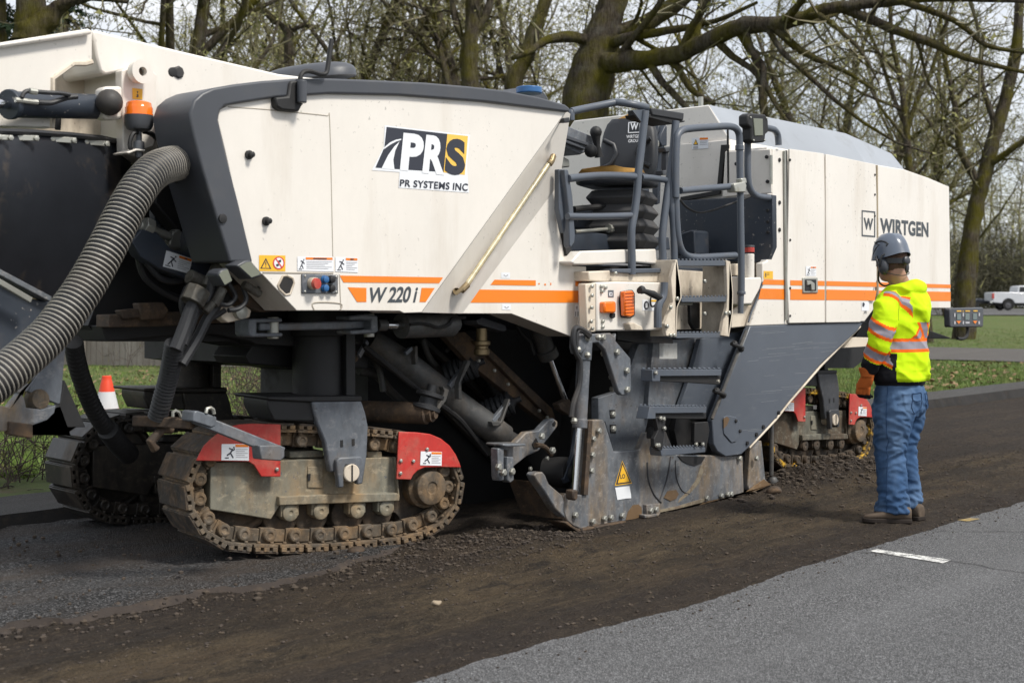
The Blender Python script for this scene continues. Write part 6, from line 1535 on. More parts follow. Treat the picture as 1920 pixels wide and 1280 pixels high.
# left glove: orange back, black palm, curled fingers
def glove(sx, wr, name):
    m = MB(); w_ = Vector(wr); d = Vector((.0, .10, -1)).normalized()
    m.rings([ell(pl(*(w_ + Vector((0, 0, z)))), r, r * 1.1) for z, r in ((.035, .052), (.02, .050), (-.01, .040), (-.025, .038))])
    m.rings([ell(pl(*(w_ + Vector((.004 * k, .012 * k, -.02 - .026 * k)))), (.030, .028, .025, .022)[k], (.040, .050, .052, .046)[k]) for k in range(4)])
    base = w_ + Vector((.01, .036, -.098))
    for k in range(4):
        a = base + Vector((0, .032 - .024 * k, .004 - .004 * abs(k - 1))); L_ = (.066, .076, .072, .056)[k]
        p1 = a + Vector((.004, .010, -.045)).normalized() * L_ * .5; p2 = p1 + Vector((.022, -.012, -.03)).normalized() * L_ * .38; p3 = p2 + Vector((.03, -.02, -.012)).normalized() * L_ * .3
        m.tube([pl(*q) for q in (a + Vector((0, 0, .03)), a, p1, p2, p3)], [.013, .0138, .013, .012, .0095], 10)
        for q, r in ((a, .0138), (p1, .013), (p2, .012), (p3, .0095)): m.ball(pl(*q), r, 8)
    t = w_ + Vector((.018, .035, -.05))
    th = [t, t + Vector((.014, .034, -.028)), t + Vector((.024, .046, -.058)), t + Vector((.03, .044, -.082))]
    m.tube([pl(*q) for q in th], [.019, .017, .015, .011], 10)
    for q, r in zip(th, (.019, .017, .015, .011)): m.ball(pl(*q), r, 8)
    if sx > 0:
        m.v = [(2 * (PB.x + wr[0]) - q[0], q[1], q[2]) for q in m.v]; m.f = [f[::-1] for f in m.f]
    def pick(p, n): return 1 if (p.x - wr[0]) * -sx > .012 and p.z < wr[2] - .03 or p.z < wr[2] - .14 else 0
    finish(remesh(m, .0042, 3), name, [glove_or, blackc], None, pick)
glove(-1, (-.268, .092, .948), 'glove'); glove(1, (.205, .125, .95), 'glove')

# shoes
def shoe(x, y, ang, name):
    R_ = Matrix.Translation(pl(x, y, 0)) @ Matrix.Rotation(ang, 4, 'Z')
    up, so_ = MB(), MB()
    secs = ((-.085, .028, .085), (-.075, .036, .10), (-.04, .040, .112), (.0, .042, .105), (.05, .045, .088), (.10, .050, .072), (.15, .050, .058), (.185, .042, .048), (.205, .026, .038), (.212, .012, .030))
    def sec(yy, w, h, n=16):
        out = []
        for k in range(n):
            a = 2 * math.pi * k / n
            xx, zz = math.cos(a), math.sin(a)
            out.append(R_ @ Vector((w * math.copysign(abs(xx) ** .7, xx), yy, .018 + (h - .018) * .5 * (1 + math.copysign(abs(zz) ** .7, zz)))))
        return out
    up.rings([sec(*s_) for s_ in secs])
    shell = up.build(name, leather, PERSON, 0, 60)
    prof = [(w + .006, yy) for yy, w, h in secs]
    ringp = [(w, yy) for w, yy in prof] + [(-w, yy) for w, yy in prof[::-1]]
    A = [R_ @ Vector((a, b_ * 1.03, 0)) for a, b_ in ringp]; so_.loft(A, [p + Vector((0, 0, .026)) for p in A])
    so_.build('sole', sole_m, shell, 0.004, 40)
shoe(-.130, -.045, math.radians(30), 'shoe'); shoe(.060, -.05, math.radians(-14), 'shoe')

# helmet, harness and ear defenders
TL = Matrix.Rotation(math.radians(-9), 4, 'X')
def hh(x, y, z):
    p = HM @ (TL @ Vector((x, y, z))); return pl(*p)
m = MB(); R_ = []
for k in range(11):
    t = k / 10 * math.pi / 2
    w, zz = math.cos(t) ** .75, math.sin(t)
    ring_ = []
    for a in np.linspace(0, 2 * math.pi, 49)[:-1]:
        x, y = .104 * math.cos(a) * w, (.130 * math.sin(a) if math.sin(a) > 0 else .122 * math.sin(a)) * w
        z = .055 + .132 * zz
        rid = .006 * math.exp(-((abs(x) - .035) / .010) ** 2) * (k > 1)
        if k == 0: x, y, z = x * 1.03, y * (1.16 if math.sin(a) > 0 else 1.06), z - .014 - .02 * (math.cos(a) ** 2) - .004 * max(0, math.sin(a))
        ring_.append(hh(x, y, z + rid))
    R_.append(ring_)
inner = [[p.lerp(hh(0, 0, .05), .035) for p in r] for r in R_]
m.rings(R_, cap=False); m.add(R_[-1], [tuple(range(48))]); m.rings(inner, cap=False); m.add(inner[-1], [tuple(range(48))])
b0 = len(m.v); m.add(R_[0] + inner[0], [(i, (i + 1) % 48, 48 + (i + 1) % 48, 48 + i) for i in range(48)])
hel = m.build('helmet', shell_m, PERSON, 0, 50)
def helpt(ang, t, off=1.01):
    w, zz = math.cos(t) ** .75, math.sin(t); a = ang
    return hh(.104 * math.cos(a) * w * off, (.130 if math.sin(a) > 0 else .122) * math.sin(a) * w * off, .055 + .132 * zz * off)
m = MB(); m.tube([helpt(math.radians(a), t) for a, t in ((160, .62), (172, .66), (188, .64), (204, .52), (212, .40), (206, .30))], .006, 8)
m.build('helmet_vent', plastic, hel, 0, 60)
m = MB(); m.tube([helpt(math.radians(a), t, 1.005) for a, t in ((150, .08), (165, .3), (180, .45), (160, .55), (130, .75))], .004, 8); m.build('helmet_groove', plastic, hel, 0, 60)
m = MB(); band = [hh(.088 * math.cos(a), -.004 + .110 * math.sin(a), .005 - .018 * max(0, -math.sin(a))) for a in np.linspace(0, 2 * math.pi, 33)[:-1]]
m.rings([[p + Vector((0, 0, dz)) for p in band] for dz in (-.015, .018)], cap=False)
m.rings([[p + (p - hh(0, 0, 0)) * .05 + Vector((0, 0, dz)) for p in band] for dz in (-.015, .018)], cap=False)
m.build('head_band', plastic, PERSON, 0, 60)
m = MB(); m.lathe(hh(0, -.112, -.012), hh(0, -1, 0) - hh(0, 0, 0), [(.026, -.01), (.028, .004), (.026, .018), (.020, .022), (.001, .023)], 20); m.build('adjuster_knob', plastic_g, PERSON, 0, 40)
for s_ in (-1, 1):
    m = MB(); ax_ = hh(s_, 0, 0) - hh(0, 0, 0)
    for h0, rx, rz in ((0, 1, 1),):
        R2 = []
        for rr, h in ((.030, 0), (.042, .004), (.044, .016), (.040, .030), (.030, .040), (.012, .045), (.001, .0455)):
            R2.append([hh(s_ * (.074 + h), -.006 + rr * math.cos(a) * .86, -.030 + rr * math.sin(a) * 1.25) for a in np.linspace(0, 2 * math.pi, 25)[:-1]])
        m.rings(R2)
    cup = m.build('ear_defender', plastic_g, PERSON, 0, 50)
    m = MB(); m.tube([hh(s_ * .082, .03, .05), hh(s_ * .118, .02, .035), hh(s_ * .124, .008, .0), hh(s_ * .122, -.006, -.03)], .007, 8)
    m.tube([hh(s_ * .082, -.04, .05), hh(s_ * .118, -.03, .035), hh(s_ * .124, -.018, .0), hh(s_ * .122, -.006, -.03)], .006, 8)
    m.build('cup_arm', plastic, cup, 0, 50)
m = MB(); m.tube(smoothpath([hh(-.088, .02, .0), hh(-.085, .045, -.06), hh(-.06, .075, -.115), hh(0, .085, -.14), hh(.06, .075, -.115), hh(.085, .045, -.06), hh(.088, .02, .0)]), .006, 8)
m.build('chin_strap', plastic, PERSON, 0, 60)
m = MB(); m.tube(smoothpath([hh(-.10, -.02, -.07), hh(-.07, -.075, -.095), hh(-.02, -.10, -.105), hh(.04, -.092, -.09), hh(.10, -.03, -.06)]), .0028, 6)
m.build('ear_cable', plastic, PERSON, 0, 60)

# ------------------------------------------------------------------ cone, fence, shrubs, far pickup truck
cone_c = PG(200, 778, 0.10); cone_c.z = lawn_z(cone_c.x, cone_c.y)
CONE = thing('traffic_cone', cone_c, 'orange traffic cone with white band on the grass behind the front tracks', 'traffic cone')
cone_red = paint('cone_orange_red', (0.75, 0.055, 0.012), 0.5, var=0.1, damt=0.15)
cone_white = paint('cone_white_band', (0.60, 0.60, 0.62), 0.5, var=0.08, damt=0.2)
m = MB(); m.lathe(cone_c, (0, 0, 1), [(.16, .02), (.155, .03), (.150, .035), (.137, .09)], 24); m.lathe(cone_c, (0, 0, 1), [(.092, .29), (.062, .42), (.058, .43), (.055, .47), (.05, .475), (.001, .475)], 24)
m.lathe(cone_c, (0, 0, 1), [(.137, .0898), (.092, .2902)], 24)
cb = m.build('cone_body', cone_red, CONE, 0, 40)
m = MB(); m.lathe(cone_c, (0, 0, 1), [(.139, .09), (.094, .29)], 24); m.build('reflective_band', cone_white, CONE, 0, 40)
m = MB(); m.box(cone_c.x - .18, cone_c.x + .18, cone_c.y - .18, cone_c.y + .18, cone_c.z, cone_c.z + .03); m.build('base', cone_red, CONE, .01)

FD = 28.5
fa, fb = PD(-60, 575, FD + 1), PD(700, 575, FD - 1.5); fa.z = fb.z = 0.13
FENCE = thing('wooden_fence', (fa + fb) / 2, 'weathered grey wooden board fence behind the lawn under the machine', 'fence')
fence_m = paint('weathered_boards', (0.20, 0.185, 0.165), 0.9, var=0.35, dirt=(0.11, 0.09, 0.075), damt=0.7, dlo=0.4, dhi=0.7, dscale=4, streak=0.15, bumpy=0.4)
post_m = paint('newer_orange_post', (0.30, 0.135, 0.06), 0.8, var=0.2, damt=0.3)
fdir = (fb - fa).normalized(); fn_ = Vector((-fdir.y, fdir.x, 0)); fl = (fb - fa).length
m = MB(); k = 0.0
while k < fl:
    w = .14; j = rng.uniform(-.012, .012); p = fa + fdir * k + fn_ * j; q = p + fdir * (w - .008); t = 1.78 + rng.uniform(-.02, .02)
    A = [p, q, q + Vector((0, 0, t)), p + Vector((0, 0, t))]; m.loft(A, [x + fn_ * .02 for x in A]); k += w
m.build('fence_boards', fence_m, FENCE, 0, 0)
for z in (.35, 1.5):
    m = MB(); m.bar(fa + Vector((0, 0, z)) - fn_ * .045, fb + Vector((0, 0, z)) - fn_ * .045, .05, .09) if False else m.bar(fa + Vector((0, 0, z)) + fn_ * .06, fb + Vector((0, 0, z)) + fn_ * .06, .05, .09); m.build('fence_rail', fence_m, FENCE, 0, 0)
for u in (376, 172, 640):
    t = (u + 60) / 760; p = fa.lerp(fb, t) - fn_ * .07
    m = MB(); m.box(p.x - .05, p.x + .05, p.y - .05, p.y + .05, p.z - .1, p.z + 1.85); m.build('fence_post', post_m if u == 376 else fence_m, FENCE, .005)

# ---- branching trees
bark_m, nt, b = nodes_of('mossy_bark')
v = coords(nt); nrm_ = N(nt, 'ShaderNodeNewGeometry')
c = mixc(nt, noise(nt, coords(nt, (1, 1, .16)), 15, 8, 0.78, 0.40, 0.60), (0.048, 0.038, 0.029), (0.165, 0.138, 0.105))
c = mixc(nt, mul(nt, noise(nt, v, 3.2, 5, 0.65, 0.50, 0.64), 0.6), c, (0.17, 0.16, 0.135))
mossf = noise(nt, v, 1.1, 6, 0.65, 0.44, 0.62)
c = mixc(nt, mul(nt, mossf, 0.85), c, (0.150, 0.135, 0.014))
nt.links.new(c, b.inputs['Base Color']); b.inputs['Roughness'].default_value = 0.95; b.inputs['Specular IOR Level'].default_value = 0.1
bump(nt, b, noise(nt, coords(nt, (1, 1, .18)), 19, 8, 0.75, 0.3, 0.7), 1.0, 0.10)
twig_m = paint('lichen_twigs', (0.150, 0.128, 0.080), 0.95, var=0.3, dirt=(0.235, 0.225, 0.135), damt=0.7, dlo=0.42, dhi=0.62, dscale=1.1)
bud_m = paint('buds_and_lichen', (0.245, 0.245, 0.090), 0.95, var=0.25, dirt=(0.17, 0.145, 0.08), damt=0.6, dlo=0.42, dhi=0.62, dscale=0.9)
dark_twig_m = paint('thicket_twigs', (0.085, 0.080, 0.050), 0.95, var=0.35, dirt=(0.10, 0.10, 0.06), damt=0.6, dscale=0.3)
needle_m = paint('fir_needles', (0.020, 0.042, 0.016), 0.8, var=0.4, dirt=(0.045, 0.065, 0.02), damt=0.6, dscale=1.4)

def ring_add(mb, pts, rads, n):
    """quick tapered tube without caps"""
    b0 = len(mb.v); d = (pts[-1] - pts[0])
    a = d.cross(Vector((0.31, 0.2, 0.93)));
    if a.length < 1e-5: a = Vector((1, 0, 0))
    a.normalize(); bb = d.normalized().cross(a)
    cs = [(math.cos(6.2832 * k / n), math.sin(6.2832 * k / n)) for k in range(n)]
    for p, r in zip(pts, rads):
        for cx, sx in cs:
            mb.v.append((p.x + (a.x * cx + bb.x * sx) * r, p.y + (a.y * cx + bb.y * sx) * r, p.z + (a.z * cx + bb.z * sx) * r))
    for i in range(len(pts) - 1):
        for k in range(n):
            j = (k + 1) % n
            mb.f.append((b0 + i * n + k, b0 + i * n + j, b0 + (i + 1) * n + j, b0 + (i + 1) * n + k)); mb.m.append(mb.cm)

class Tree:
    def __init__(s, seed, twig_r=.006, bud=.035, buds=3, maxlev=4, gnarl=.35, dens=1.0):
        s.r = random.Random(seed); s.trunk, s.crown = MB(), MB()
        s.twig_r, s.bud, s.buds, s.maxlev, s.gnarl, s.dens = twig_r, bud, buds, maxlev, gnarl, dens
    def rv(s): return Vector((s.r.gauss(0, 1), s.r.gauss(0, 1), s.r.gauss(0, 1)))
    def limb(s, pts, rads, lev, spread=1.0, start=0.2):
        """lay a limb along given points and grow smaller ones from it"""
        mb = s.trunk if lev == 0 else s.crown
        mb.cm = 2 if 1 <= lev <= 2 and rads[0] > .035 else 0
        ring_add(mb, pts, rads, (12, 9, 6, 3, 3)[min(lev, 4)])
        if lev >= s.maxlev: return
        L_ = sum((b_ - a).length for a, b_ in zip(pts, pts[1:]))
        n = max(2, int(L_ * (1.0, 1.5, 2.4, 4.4, 6)[min(lev, 4)] * s.dens))
        for i in range(n):
            t = start + (1 - start) * ((i + s.r.random()) / n); f = t * (len(pts) - 1); k = min(int(f), len(pts) - 2)
            p = pts[k].lerp(pts[k + 1], f - k); d = (pts[k + 1] - pts[k]).normalized(); r0 = rads[k] + (rads[k + 1] - rads[k]) * (f - k)
            side = s.rv(); side -= d * side.dot(d)
            if side.length < .01: continue
            side.normalize()
            nd = (d * s.r.uniform(.25, .8) + side * spread + Vector((0, 0, s.r.uniform(-.05, .35)))).normalized()
            ll = L_ * s.r.uniform(.35, .62) * (1.15 - .6 * t) if lev else s.r.uniform(.32, .55) * L_ * (1.2 - .7 * t)
            ll = max(ll, .35)
            s.grow(p, nd, ll, max(s.twig_r, min(r0 * s.r.uniform(.4, .62), ll * .035)), lev + 1)
    def grow(s, p, d, L_, r, lev):
        seg = max(.14, min(.6, L_ / 6)); n = max(3, int(L_ / seg)); pts, rads = [p.copy()], [r]
        for i in range(n):
            d = (d + s.rv() * s.gnarl * .45 + Vector((0, 0, .03))).normalized(); p = p + d * (L_ / n)
            pts.append(p.copy()); rads.append(max(s.twig_r * .6, r * (1 - (i + 1) / n * .8)))
        s.limb(pts, rads, lev, start=.15)
        if lev >= s.maxlev - 1 and s.bud:
            s.crown.cm = 1
            for _ in range(s.buds):
                q = pts[s.r.randrange(1, len(pts))]; u, w = s.rv() * s.bud, s.rv() * s.bud; b0 = len(s.crown.v)
                s.crown.v += [tuple(q), tuple(q + u), tuple(q + u * .4 + w)]; s.crown.f.append((b0, b0 + 1, b0 + 2)); s.crown.m.append(1)
    def make(s, name, loc, label, group=None, cat='tree'):
        t = thing(name, loc, label, cat, group)
        for nm, mb, mats in (('trunk', s.trunk, [bark_m]), ('crown', s.crown, [twig_m, bud_m, bark_m])):
            if mb.f:
                o = mb.build(nm, mats, t, 0, 180 if nm == 'trunk' else 65, raw=True, recalc=False); o.location = (0, 0, 0)
        return t

def wood_tree(seed, h, r, lean=.05, forks=2, maxlev=3, buds=6, bud=.052, twig_r=.0095, dens=.95, low=.3):
    T = Tree(seed, twig_r, bud, buds, maxlev, .31, dens); R_ = T.r
    def stem(p, d, L_, r0, lev_forks):
        n = 9; pts, rads = [p], [r0]
        for i in range(n):
            d = (d + T.rv() * .10 + Vector((0, 0, .10))).normalized(); p = p + d * L_ / n; pts.append(p); rads.append(max(.03, r0 * (1 - .75 * (i + 1) / n)))
        T.limb(pts, rads, 0, 1.0, low)
        if lev_forks:
            k = R_.randrange(3, 6)
            for _ in range(lev_forks): stem(pts[k], (d + T.rv() * .45).normalized(), L_ * .6, rads[k] * .7, 0)
    stem(Vector((0, 0, -.3)), Vector((R_.gauss(0, lean), R_.gauss(0, lean), 1)).normalized(), h, r, forks)
    return T
KINDS_ = [(1, 17, .26, .04, 1), (2, 15, .20, .05, 1), (3, 19, .34, .05, 2), (4, 14, .16, .07, 1), (5, 12, .13, .09, 2), (6, 16, .24, .10, 2)]
protos = []
LBL = {'l': 'bare mossy tree in the wood above the cream hopper', 'c': 'bare mossy tree in the wood above the orange-striped front body', 'r': 'bare lichen-grey tree in the wood right of the seat'}
for sd, h, r, ln, fk in KINDS_:
    protos.append(wood_tree(sd, h, r, ln, fk))
metas = [None] * len(protos)
def plant(k, u, d, s_, rz):
    p = PD(u, 575, d); p.z = lawn_z(p.x, p.y) - .1
    key = 'l' if u < 520 else 'c' if u < 1060 else 'r'
    grp = {'l': 'wood trees behind the hopper', 'c': 'wood trees behind the front body', 'r': 'wood trees behind the engine'}[key]
    if metas[k] is None: o = metas[k] = protos[k].make('bare_tree', (0, 0, 0), LBL[key], grp)
    else: o = copy_tree(metas[k])
    o.location = p; o.rotation_euler.z = rz; o.scale = (s_, s_, s_ * rng.uniform(.95, 1.1)); tag(o, LBL[key], 'tree', grp)
# trunks one can tell apart in the photograph (u, distance, kind, scale)
for u, d, k, s_ in ((318, 34, 1, .95), (352, 33, 0, 1.0), (604, 42, 1, 1.0), (628, 46, 3, 1.0), (650, 41, 1, .98), (880, 37, 2, .75), (935, 48, 3, 1.0), (985, 40, 5, .9), (1045, 50, 4, 1.1), (1560, 46, 1, .9), (1592, 52, 4, 1.2), (1742, 44, 5, .8),
                    (1560, 60, 3, 1.2), (470, 44, 4, 1.0), (420, 52, 3, 1.1), (760, 52, 3, 1.1), (820, 58, 1, 1.0), (700, 60, 4, 1.2), (1210, 55, 4, 1.1), (1390, 62, 3, 1.2)):
    plant(k, u, d, s_, rng.uniform(0, 6.28))
u = -60
while u < 2050:
    if (not 140 < u < 275 or rng.random() < .15) and not 1835 < u < 1990:
        plant(rng.randrange(6), u + rng.uniform(-20, 20), rng.uniform(62, 105), rng.uniform(.85, 1.25), rng.uniform(0, 6.28))
    u += 64 if u < 1400 else 46

# ---- the mossy oak whose limb reaches across the top of the picture, and the leaning trunk at the left
def traced(name, seed, d0, stems, label, twig_r=.009, buds=4, bud=.045, dens=1.15, maxlev=3):
    T = Tree(seed, twig_r, bud, buds, maxlev, .42, dens)
    b0 = PD(stems[0][0][0][0], 575, stems[0][0][0][2]); b0.z = lawn_z(b0.x, b0.y) - .15
    for lev, sp in ((l, s) for s, l in stems):
        pts = [PD(u, v, d) - b0 for u, v, d, r in sp]
        if lev == 0 and sp is stems[0][0]: pts[0] = Vector((0, 0, 0))
        rads = [q[3] for q in sp]
        P_ = smoothpath(pts, 4); R_ = []
        for a, c_ in zip(rads, rads[1:]): R_ += [a + (c_ - a) * k / 4 for k in range(4)]
        R_.append(rads[-1])
        P_ = [p + T.rv() * min(.02, r * .07) for p, r in zip(P_, R_)]; R_ = [r * T.r.uniform(.93, 1.07) for r in R_]
        if lev == 0:
            T.trunk.cm = 0; ring_add(T.trunk, P_, R_, 14)
        else: T.limb(P_, R_, lev, 1.0, .08)
    return T.make(name, b0, label)
traced('oak_tree', 21, 26, [
    ([(1078, 640, 26, .62), (1090, 420, 26, .50), (1098, 210, 26, .46), (1112, 130, 26, .44), (1132, 60, 26, .33), (1150, 0, 26, .28), (1165, -110, 26, .2)], 0),
    ([(1120, 118, 25.9, .24), (1150, 118, 25.6, .20), (1216, 110, 25.2, .18), (1287, 96, 24.6, .17), (1345, 67, 24, .16), (1398, 48, 23.6, .16), (1455, 45, 23.2, .14), (1503, 34, 23, .12), (1541, 19, 22.8, .11), (1620, 8, 22.6, .09), (1760, -4, 22.4, .07), (1930, 2, 22.2, .04)], 1),
    ([(1138, 62, 26, .24), (1190, 55, 26, .2), (1225, 35, 26, .18), (1290, -10, 26, .15), (1360, -70, 26, .1)], 1),
    ([(1118, 80, 26, .13), (1080, 70, 25.7, .11), (1029, 74, 25.4, .09), (990, 98, 25, .06), (960, 110, 25, .04)], 1),
    ([(1398, 50, 23.6, .08), (1407, 91, 23.4, .07), (1431, 129, 23.2, .06), (1427, 195, 23, .04), (1440, 240, 23, .03)], 2),
    ([(1450, 50, 23.2, .08), (1503, 96, 23, .06), (1541, 115, 22.8, .05), (1594, 139, 22.6, .035), (1640, 170, 22.5, .02)], 2),
    ([(1250, 108, 25, .08), (1272, 130, 24.8, .07), (1297, 168, 24.6, .06), (1340, 195, 24.4, .04)], 2),
    ([(1575, 14, 22.8, .09), (1671, 53, 22.4, .08), (1747, 81, 22.2, .07), (1815, 110, 22, .05), (1930, 138, 22, .03)], 1),
    ([(1690, 2, 22.5, .06), (1790, 40, 22, .05), (1850, 85, 22, .04), (1930, 100, 22, .03)], 2),
    ([(1122, 92, 26, .14), (1182, 70, 25.4, .1), (1250, 58, 25, .08), (1340, 40, 24.6, .05), (1420, 5, 24, .03)], 1)],
    'mossy bare oak with a thick limb reaching right above the engine housing')
traced('leaning_oak_tree', 8, 19, [
    ([(24, 700, 19, .38), (36, 300, 19, .30), (54, 90, 19, .27), (74, 45, 19, .22), (108, 14, 19, .14), (165, -14, 19, .10), (260, -70, 19, .06)], 0),
    ([(56, 80, 19, .25), (58, 20, 19, .22), (56, -60, 19, .18)], 1),
    ([(110, 14, 19, .07), (170, -4, 19, .05), (240, 4, 19, .03)], 2)],
    'thick mossy leaning trunk at the upper left corner behind the hopper')
traced('ash_tree', 31, 33, [
    ([(872, 640, 33, .34), (880, 300, 33, .25), (880, 130, 33, .23), (884, 60, 33, .2), (890, -60, 33, .16)], 0),
    ([(882, 95, 33, .1), (862, 60, 33, .09), (850, 20, 33, .08), (846, -60, 33, .06)], 1),
    ([(884, 70, 33, .12), (905, 40, 33, .1), (920, 0, 33, .09), (930, -60, 33, .06)], 1)],
    'dark forked bare tree rising behind the top edge of the front body')
traced('mossy_tree', 32, 27, [
    ([(1000, 640, 27, .3), (985, 300, 27, .22), (962, 165, 27, .19), (985, 110, 27, .17), (1000, 60, 27, .15), (1030, -20, 27, .12)], 0),
    ([(980, 120, 27, .08), (1010, 85, 26.8, .07), (1045, 75, 26.6, .06), (1100, 80, 26.4, .04)], 1)],
    'leaning bare tree just left of the large oak trunk')
traced('arching_tree', 33, 38, [
    ([(560, 640, 38, .2), (545, 200, 38, .16), (540, 62, 38, .15), (520, 45, 38, .14), (490, 15, 38, .12), (470, -15, 38, .1)], 0),
    ([(540, 62, 38, .09), (570, 48, 38, .07), (600, 52, 38, .05)], 1)],
    'bare tree with mossy arching limb above the grey front hood')
traced('roadside_tree', 41, 48, [
    ([(1806, 575, 48, .42), (1812, 500, 48, .33), (1828, 400, 48, .30), (1846, 330, 48, .28), (1862, 260, 48, .25), (1885, 190, 48, .22), (1905, 90, 48, .2), (1915, -40, 48, .14)], 0),
    ([(1838, 350, 48, .16), (1800, 280, 48, .13), (1790, 200, 48, .11), (1770, 100, 48, .08), (1762, 20, 48, .05)], 1),
    ([(1850, 310, 48, .15), (1890, 285, 47.5, .12), (1950, 240, 47, .08)], 1),
    ([(1870, 240, 48, .12), (1840, 150, 48, .1), (1845, 60, 48, .07)], 1)],
    'stout bare tree standing on the grass right of the machine')

# ---- dark firs behind the leaning trunk
def fir(u, d, h, w, seed):
    r_ = random.Random(seed); p0 = PD(u, 575, d); p0.z = lawn_z(p0.x, p0.y)
    t = thing('fir_tree', p0, {1: 'dark green fir at the far upper left behind the leaning trunk', 2: 'dark green fir showing between leaning trunk and hopper edge'}[seed], 'tree')
    tr, cr = MB(), MB(); ring_add(tr, [Vector((0, 0, 0)), Vector((0, 0, h))], [.35, .03], 8)
    z = h * .12
    while z < h:
        L_ = w * (1 - z / h) ** .8 + .15
        for k in range(7):
            a = r_.random() * 6.283; dv = Vector((math.cos(a), math.sin(a), -.25)); tip = Vector((0, 0, z)) + dv * L_ * r_.uniform(.7, 1.1)
            cr.cm = 0; ring_add(cr, [Vector((0, 0, z)), tip], [.03, .008], 3)
            for _ in range(int(26 * L_) + 5):
                q = Vector((0, 0, z)).lerp(tip, r_.uniform(.15, 1)); b0 = len(cr.v); s_ = r_.uniform(.10, .24)
                e = Vector((r_.gauss(0, 1), r_.gauss(0, 1), r_.gauss(-.6, .6))).normalized() * s_; f_ = Vector((r_.gauss(0, 1), r_.gauss(0, 1), r_.gauss(0, 1))).normalized() * .05
                cr.v += [tuple(q), tuple(q + e + f_), tuple(q + e - f_)]; cr.f.append((b0, b0 + 1, b0 + 2)); cr.m.append(0)
        z += .32
    for nm, mb, mt in (('trunk', tr, bark_m), ('crown', cr, needle_m)):
        o = mb.build(nm, mt, t, 0, 0, raw=True, recalc=False); o.location = (0, 0, 0)
fir(0, 34, 15, 2.6, 1); fir(122, 40, 13.0, 2.3, 2)

# ---- far wood closing the view, and the thicket under it
def far_mass(name, n, d0, d1, h0, h1, tri, size, mat, lab, u0=-250, u1=2150, zlo=.1, stems=True):
    mb = MB(); r_ = random.Random(77)
    for _ in range(n):
        uu = r_.uniform(u0, u1); p = PD(uu, 575, r_.uniform(max(d0, 124) if uu > 1775 else d0, d1)); p.z = lawn_z(p.x, p.y) - .2; h = r_.uniform(h0, h1)
        if stems:
            mb.cm = 0; pts = [p]; q = p.copy()
            for k in range(5): q = q + Vector((r_.gauss(0, .35), r_.gauss(0, .35), h / 5)); pts.append(q)
            ring_add(mb, pts, [.16, .15, .13, .1, .07, .03], 4)
            for _ in range(9):
                a = pts[r_.randrange(1, 5)]; e = Vector((r_.gauss(0, 1.6), r_.gauss(0, 1.6), r_.uniform(.6, 2.6))); ring_add(mb, [a, a + e * .5 + Vector((r_.gauss(0, .2), r_.gauss(0, .2), 0)), a + e], [.05, .04, .015], 3)
        mb.cm = 1
        for _ in range(tri):
            z = r_.uniform(zlo, 1) ** .8 * h; w = (h * .20) * (1.15 - .6 * z / h)
            c_ = p + Vector((r_.gauss(0, w), r_.gauss(0, w), z)); b0 = len(mb.v)
            e = Vector((r_.gauss(0, 1), r_.gauss(0, 1), r_.gauss(0.4, 1))).normalized() * size * r_.uniform(.5, 1.4)
            f_ = Vector((r_.gauss(0, 1), r_.gauss(0, 1), r_.gauss(0, 1))).normalized() * .035
            mb.v += [tuple(c_), tuple(c_ + e + f_), tuple(c_ + e - f_)]; mb.f.append((b0, b0 + 1, b0 + 2)); mb.m.append(mb.cm)
    tag(mb.build(name, [twig_m, mat], None, 0, 0, raw=True, recalc=False), lab, 'trees', kind='stuff')
far_mass('far_wood', 225, 100, 165, 11, 18, 380, .9, bud_m, 'grey-green bare wood closing the view behind the nearer trees')
far_mass('thicket', 420, 86, 130, 2.2, 6.5, 170, .8, dark_twig_m, 'low brown-green thicket at the foot of the far wood', stems=False, zlo=0)
far_mass('thicket', 130, 126, 150, 4, 9, 260, .9, dark_twig_m, 'brown-green thicket beyond the far road behind the white pickup truck', u0=1740, u1=2000, stems=False, zlo=0)

# ---- twiggy shrubs on the verge
shrub_m = paint('dark_shrub_twigs', (0.060, 0.045, 0.036), 0.9, var=0.3, dirt=(0.10, 0.085, 0.055), damt=0.5)
def shrub(u, v, h, w, n, lab, seed):
    T = Tree(seed, .0042, .014, 2, 3, .5, 1.7); p0 = PG(u, v, .1); p0.z = lawn_z(p0.x, p0.y)
    for _ in range(n):
        T.grow(Vector((T.r.gauss(0, w * .3), T.r.gauss(0, w * .3), -.02)), Vector((T.r.gauss(0, .5), T.r.gauss(0, .5), 1)).normalized(), h * T.r.uniform(.6, 1.1), .006, 1)
    t = thing('shrub', p0, lab, 'shrub'); o = T.crown.build('twigs', [shrub_m, bud_m], t, 0, 0, raw=True, recalc=False); o.location = (0, 0, 0)
shrub(465, 786, .80, .62, 38, 'dark twiggy shrub on the lawn beside the front lifting column', 5)
shrub(530, 775, .45, .4, 14, 'small bare shrub just left of the near front column', 6)
shrub(14, 905, .40, .5, 26, 'low brown bush on the verge left of the far track', 7)
shrub(228, 690, .9, .5, 5, 'thin leafless sapling in front of the wooden fence', 9)

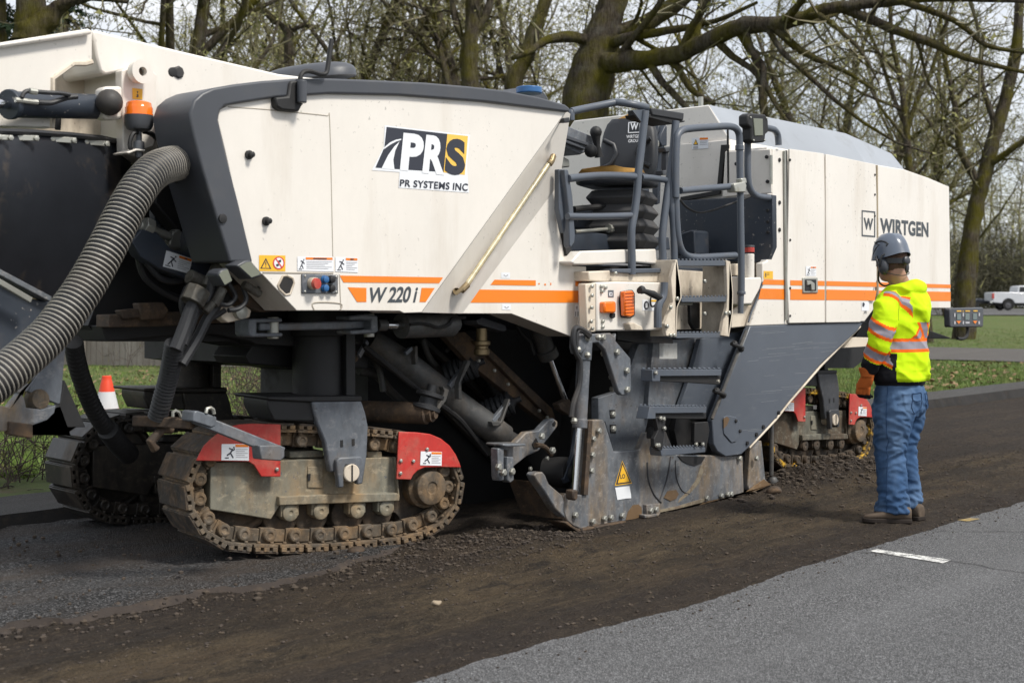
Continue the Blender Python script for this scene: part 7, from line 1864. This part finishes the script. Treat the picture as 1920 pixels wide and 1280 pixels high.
# ---- white pickup truck and dark trailer on the far road
def vehicle_frame(u, d):
    p = PD(u, 575, d); p.z = lawn_z(p.x, p.y) + .065
    return p, Vector((SN, -CS, 0)), Vector((CS, SN, 0))
def vbox(m, o, ex, ey, pts, y0, y1):                  # side outline (x, z) extruded across
    A = [o + ex * x + ey * y0 + Vector((0, 0, z)) for x, z in pts]; m.loft(A, [p + ey * (y1 - y0) for p in A])
o0, ex, ey = vehicle_frame(1861, 107)
PT = thing('pickup_truck', o0, 'white pickup truck parked on the far road at the right edge', 'pickup truck')
white_car = paint('white_car_paint', (0.62, 0.64, 0.68), 0.3, var=0.03, damt=0.1, coat=0.4)
car_glass = flat('dark_car_glass', (0.02, 0.022, 0.025), 0.08)
tyre_m = flat('tyre_rubber', (0.015, 0.015, 0.016), 0.8)
def wheel_arc(xc, r, n=9): return [(xc + r * math.cos(a), .42 + r * math.sin(a)) for a in np.linspace(math.pi - .25, .25, n)]
side = [(0, .62), (.02, 1.36), (.08, 1.45), (1.95, 1.45), (2.0, 1.42), (3.9, 1.40), (5.5, 1.32), (5.72, 1.2), (5.78, .62)] + wheel_arc(4.75, .52)[::-1] + wheel_arc(1.28, .52)[::-1]
m = MB(); vbox(m, o0, ex, ey, side, 0, 1.95); m.build('body', white_car, PT, .05)
m = MB(); vbox(m, o0, ex, ey, [(1.98, 1.40), (2.08, 1.92), (2.3, 1.98), (3.2, 1.96), (3.9, 1.40)], .14, 1.81); cabp = m.build('cab', white_car, PT, .06)
m = MB(); vbox(m, o0, ex, ey, [(2.2, 1.46), (2.25, 1.86), (3.15, 1.86), (3.65, 1.46)], .125, .14); m.build('window', car_glass, cabp)
for xc in (1.28, 4.75):
    for yy in (.10, 1.85):
        c_ = o0 + ex * xc + ey * yy + Vector((0, 0, .42))
        m = MB(); m.lathe(c_, -ey, [(.2, -.13), (.42, -.12), (.43, 0), (.42, .1), (.28, .11), (.27, .06), (.001, .06)], 24); wh = m.build('wheel', tyre_m, PT)
        m = MB(); m.lathe(c_ - ey * .065, -ey, [(.25, 0), (.24, .02), (.1, .01), (.06, .03), (.001, .03)], 16); m.build('rim', paint('dull_rim', (.12, .12, .13), .4, .5), wh)
m = MB(); vbox(m, o0, ex, ey, [(-.02, .92), (-.02, 1.36), (.14, 1.36), (.14, .92)], -.012, .10); m.build('tail_light', redp, PT, .01)
m = MB(); vbox(m, o0, ex, ey, [(-.18, .55), (-.18, .78), (.02, .78), (.02, .55)], .05, 1.9); m.build('bumper', chrome, PT, .02)
m = MB(); vbox(m, o0, ex, ey, [(.3, .4), (.3, .68), (5.4, .68), (5.4, .4)], .3, 1.65); m.build('chassis', black, PT)
o1, ex, ey = vehicle_frame(1826, 108)
TR_ = thing('utility_trailer', o1, 'dark low trailer behind the white pickup truck', 'trailer')
m = MB(); vbox(m, o1, ex, ey, [(-.9, .5), (-.9, .62), (1.2, .62), (1.2, .5)], 0, 1.7); m.build('deck', black, TR_, .01)
m = MB(); vbox(m, o1, ex, ey, [(-.9, .62), (-.9, 1.05), (-.82, 1.05), (-.7, .66), (.1, .7), (.5, .95), (.9, .9), (1.0, .62)], .2, 1.5); m.build('load', navy, TR_, .03)
m = MB(); m.bar(o1 + ex * 1.2 + ey * .85 + Vector((0, 0, .55)), o1 + ex * 1.75 + ey * .85 + Vector((0, 0, .55)), .1, .1); m.build('drawbar', black, TR_)
for yy in (-.05, 1.75):
    m = MB(); m.lathe(o1 + ex * .1 + ey * yy + Vector((0, 0, .32)), -ey, [(.15, -.09), (.32, -.08), (.32, .08), (.15, .09), (.001, .07)], 18); m.build('wheel', tyre_m, TR_)
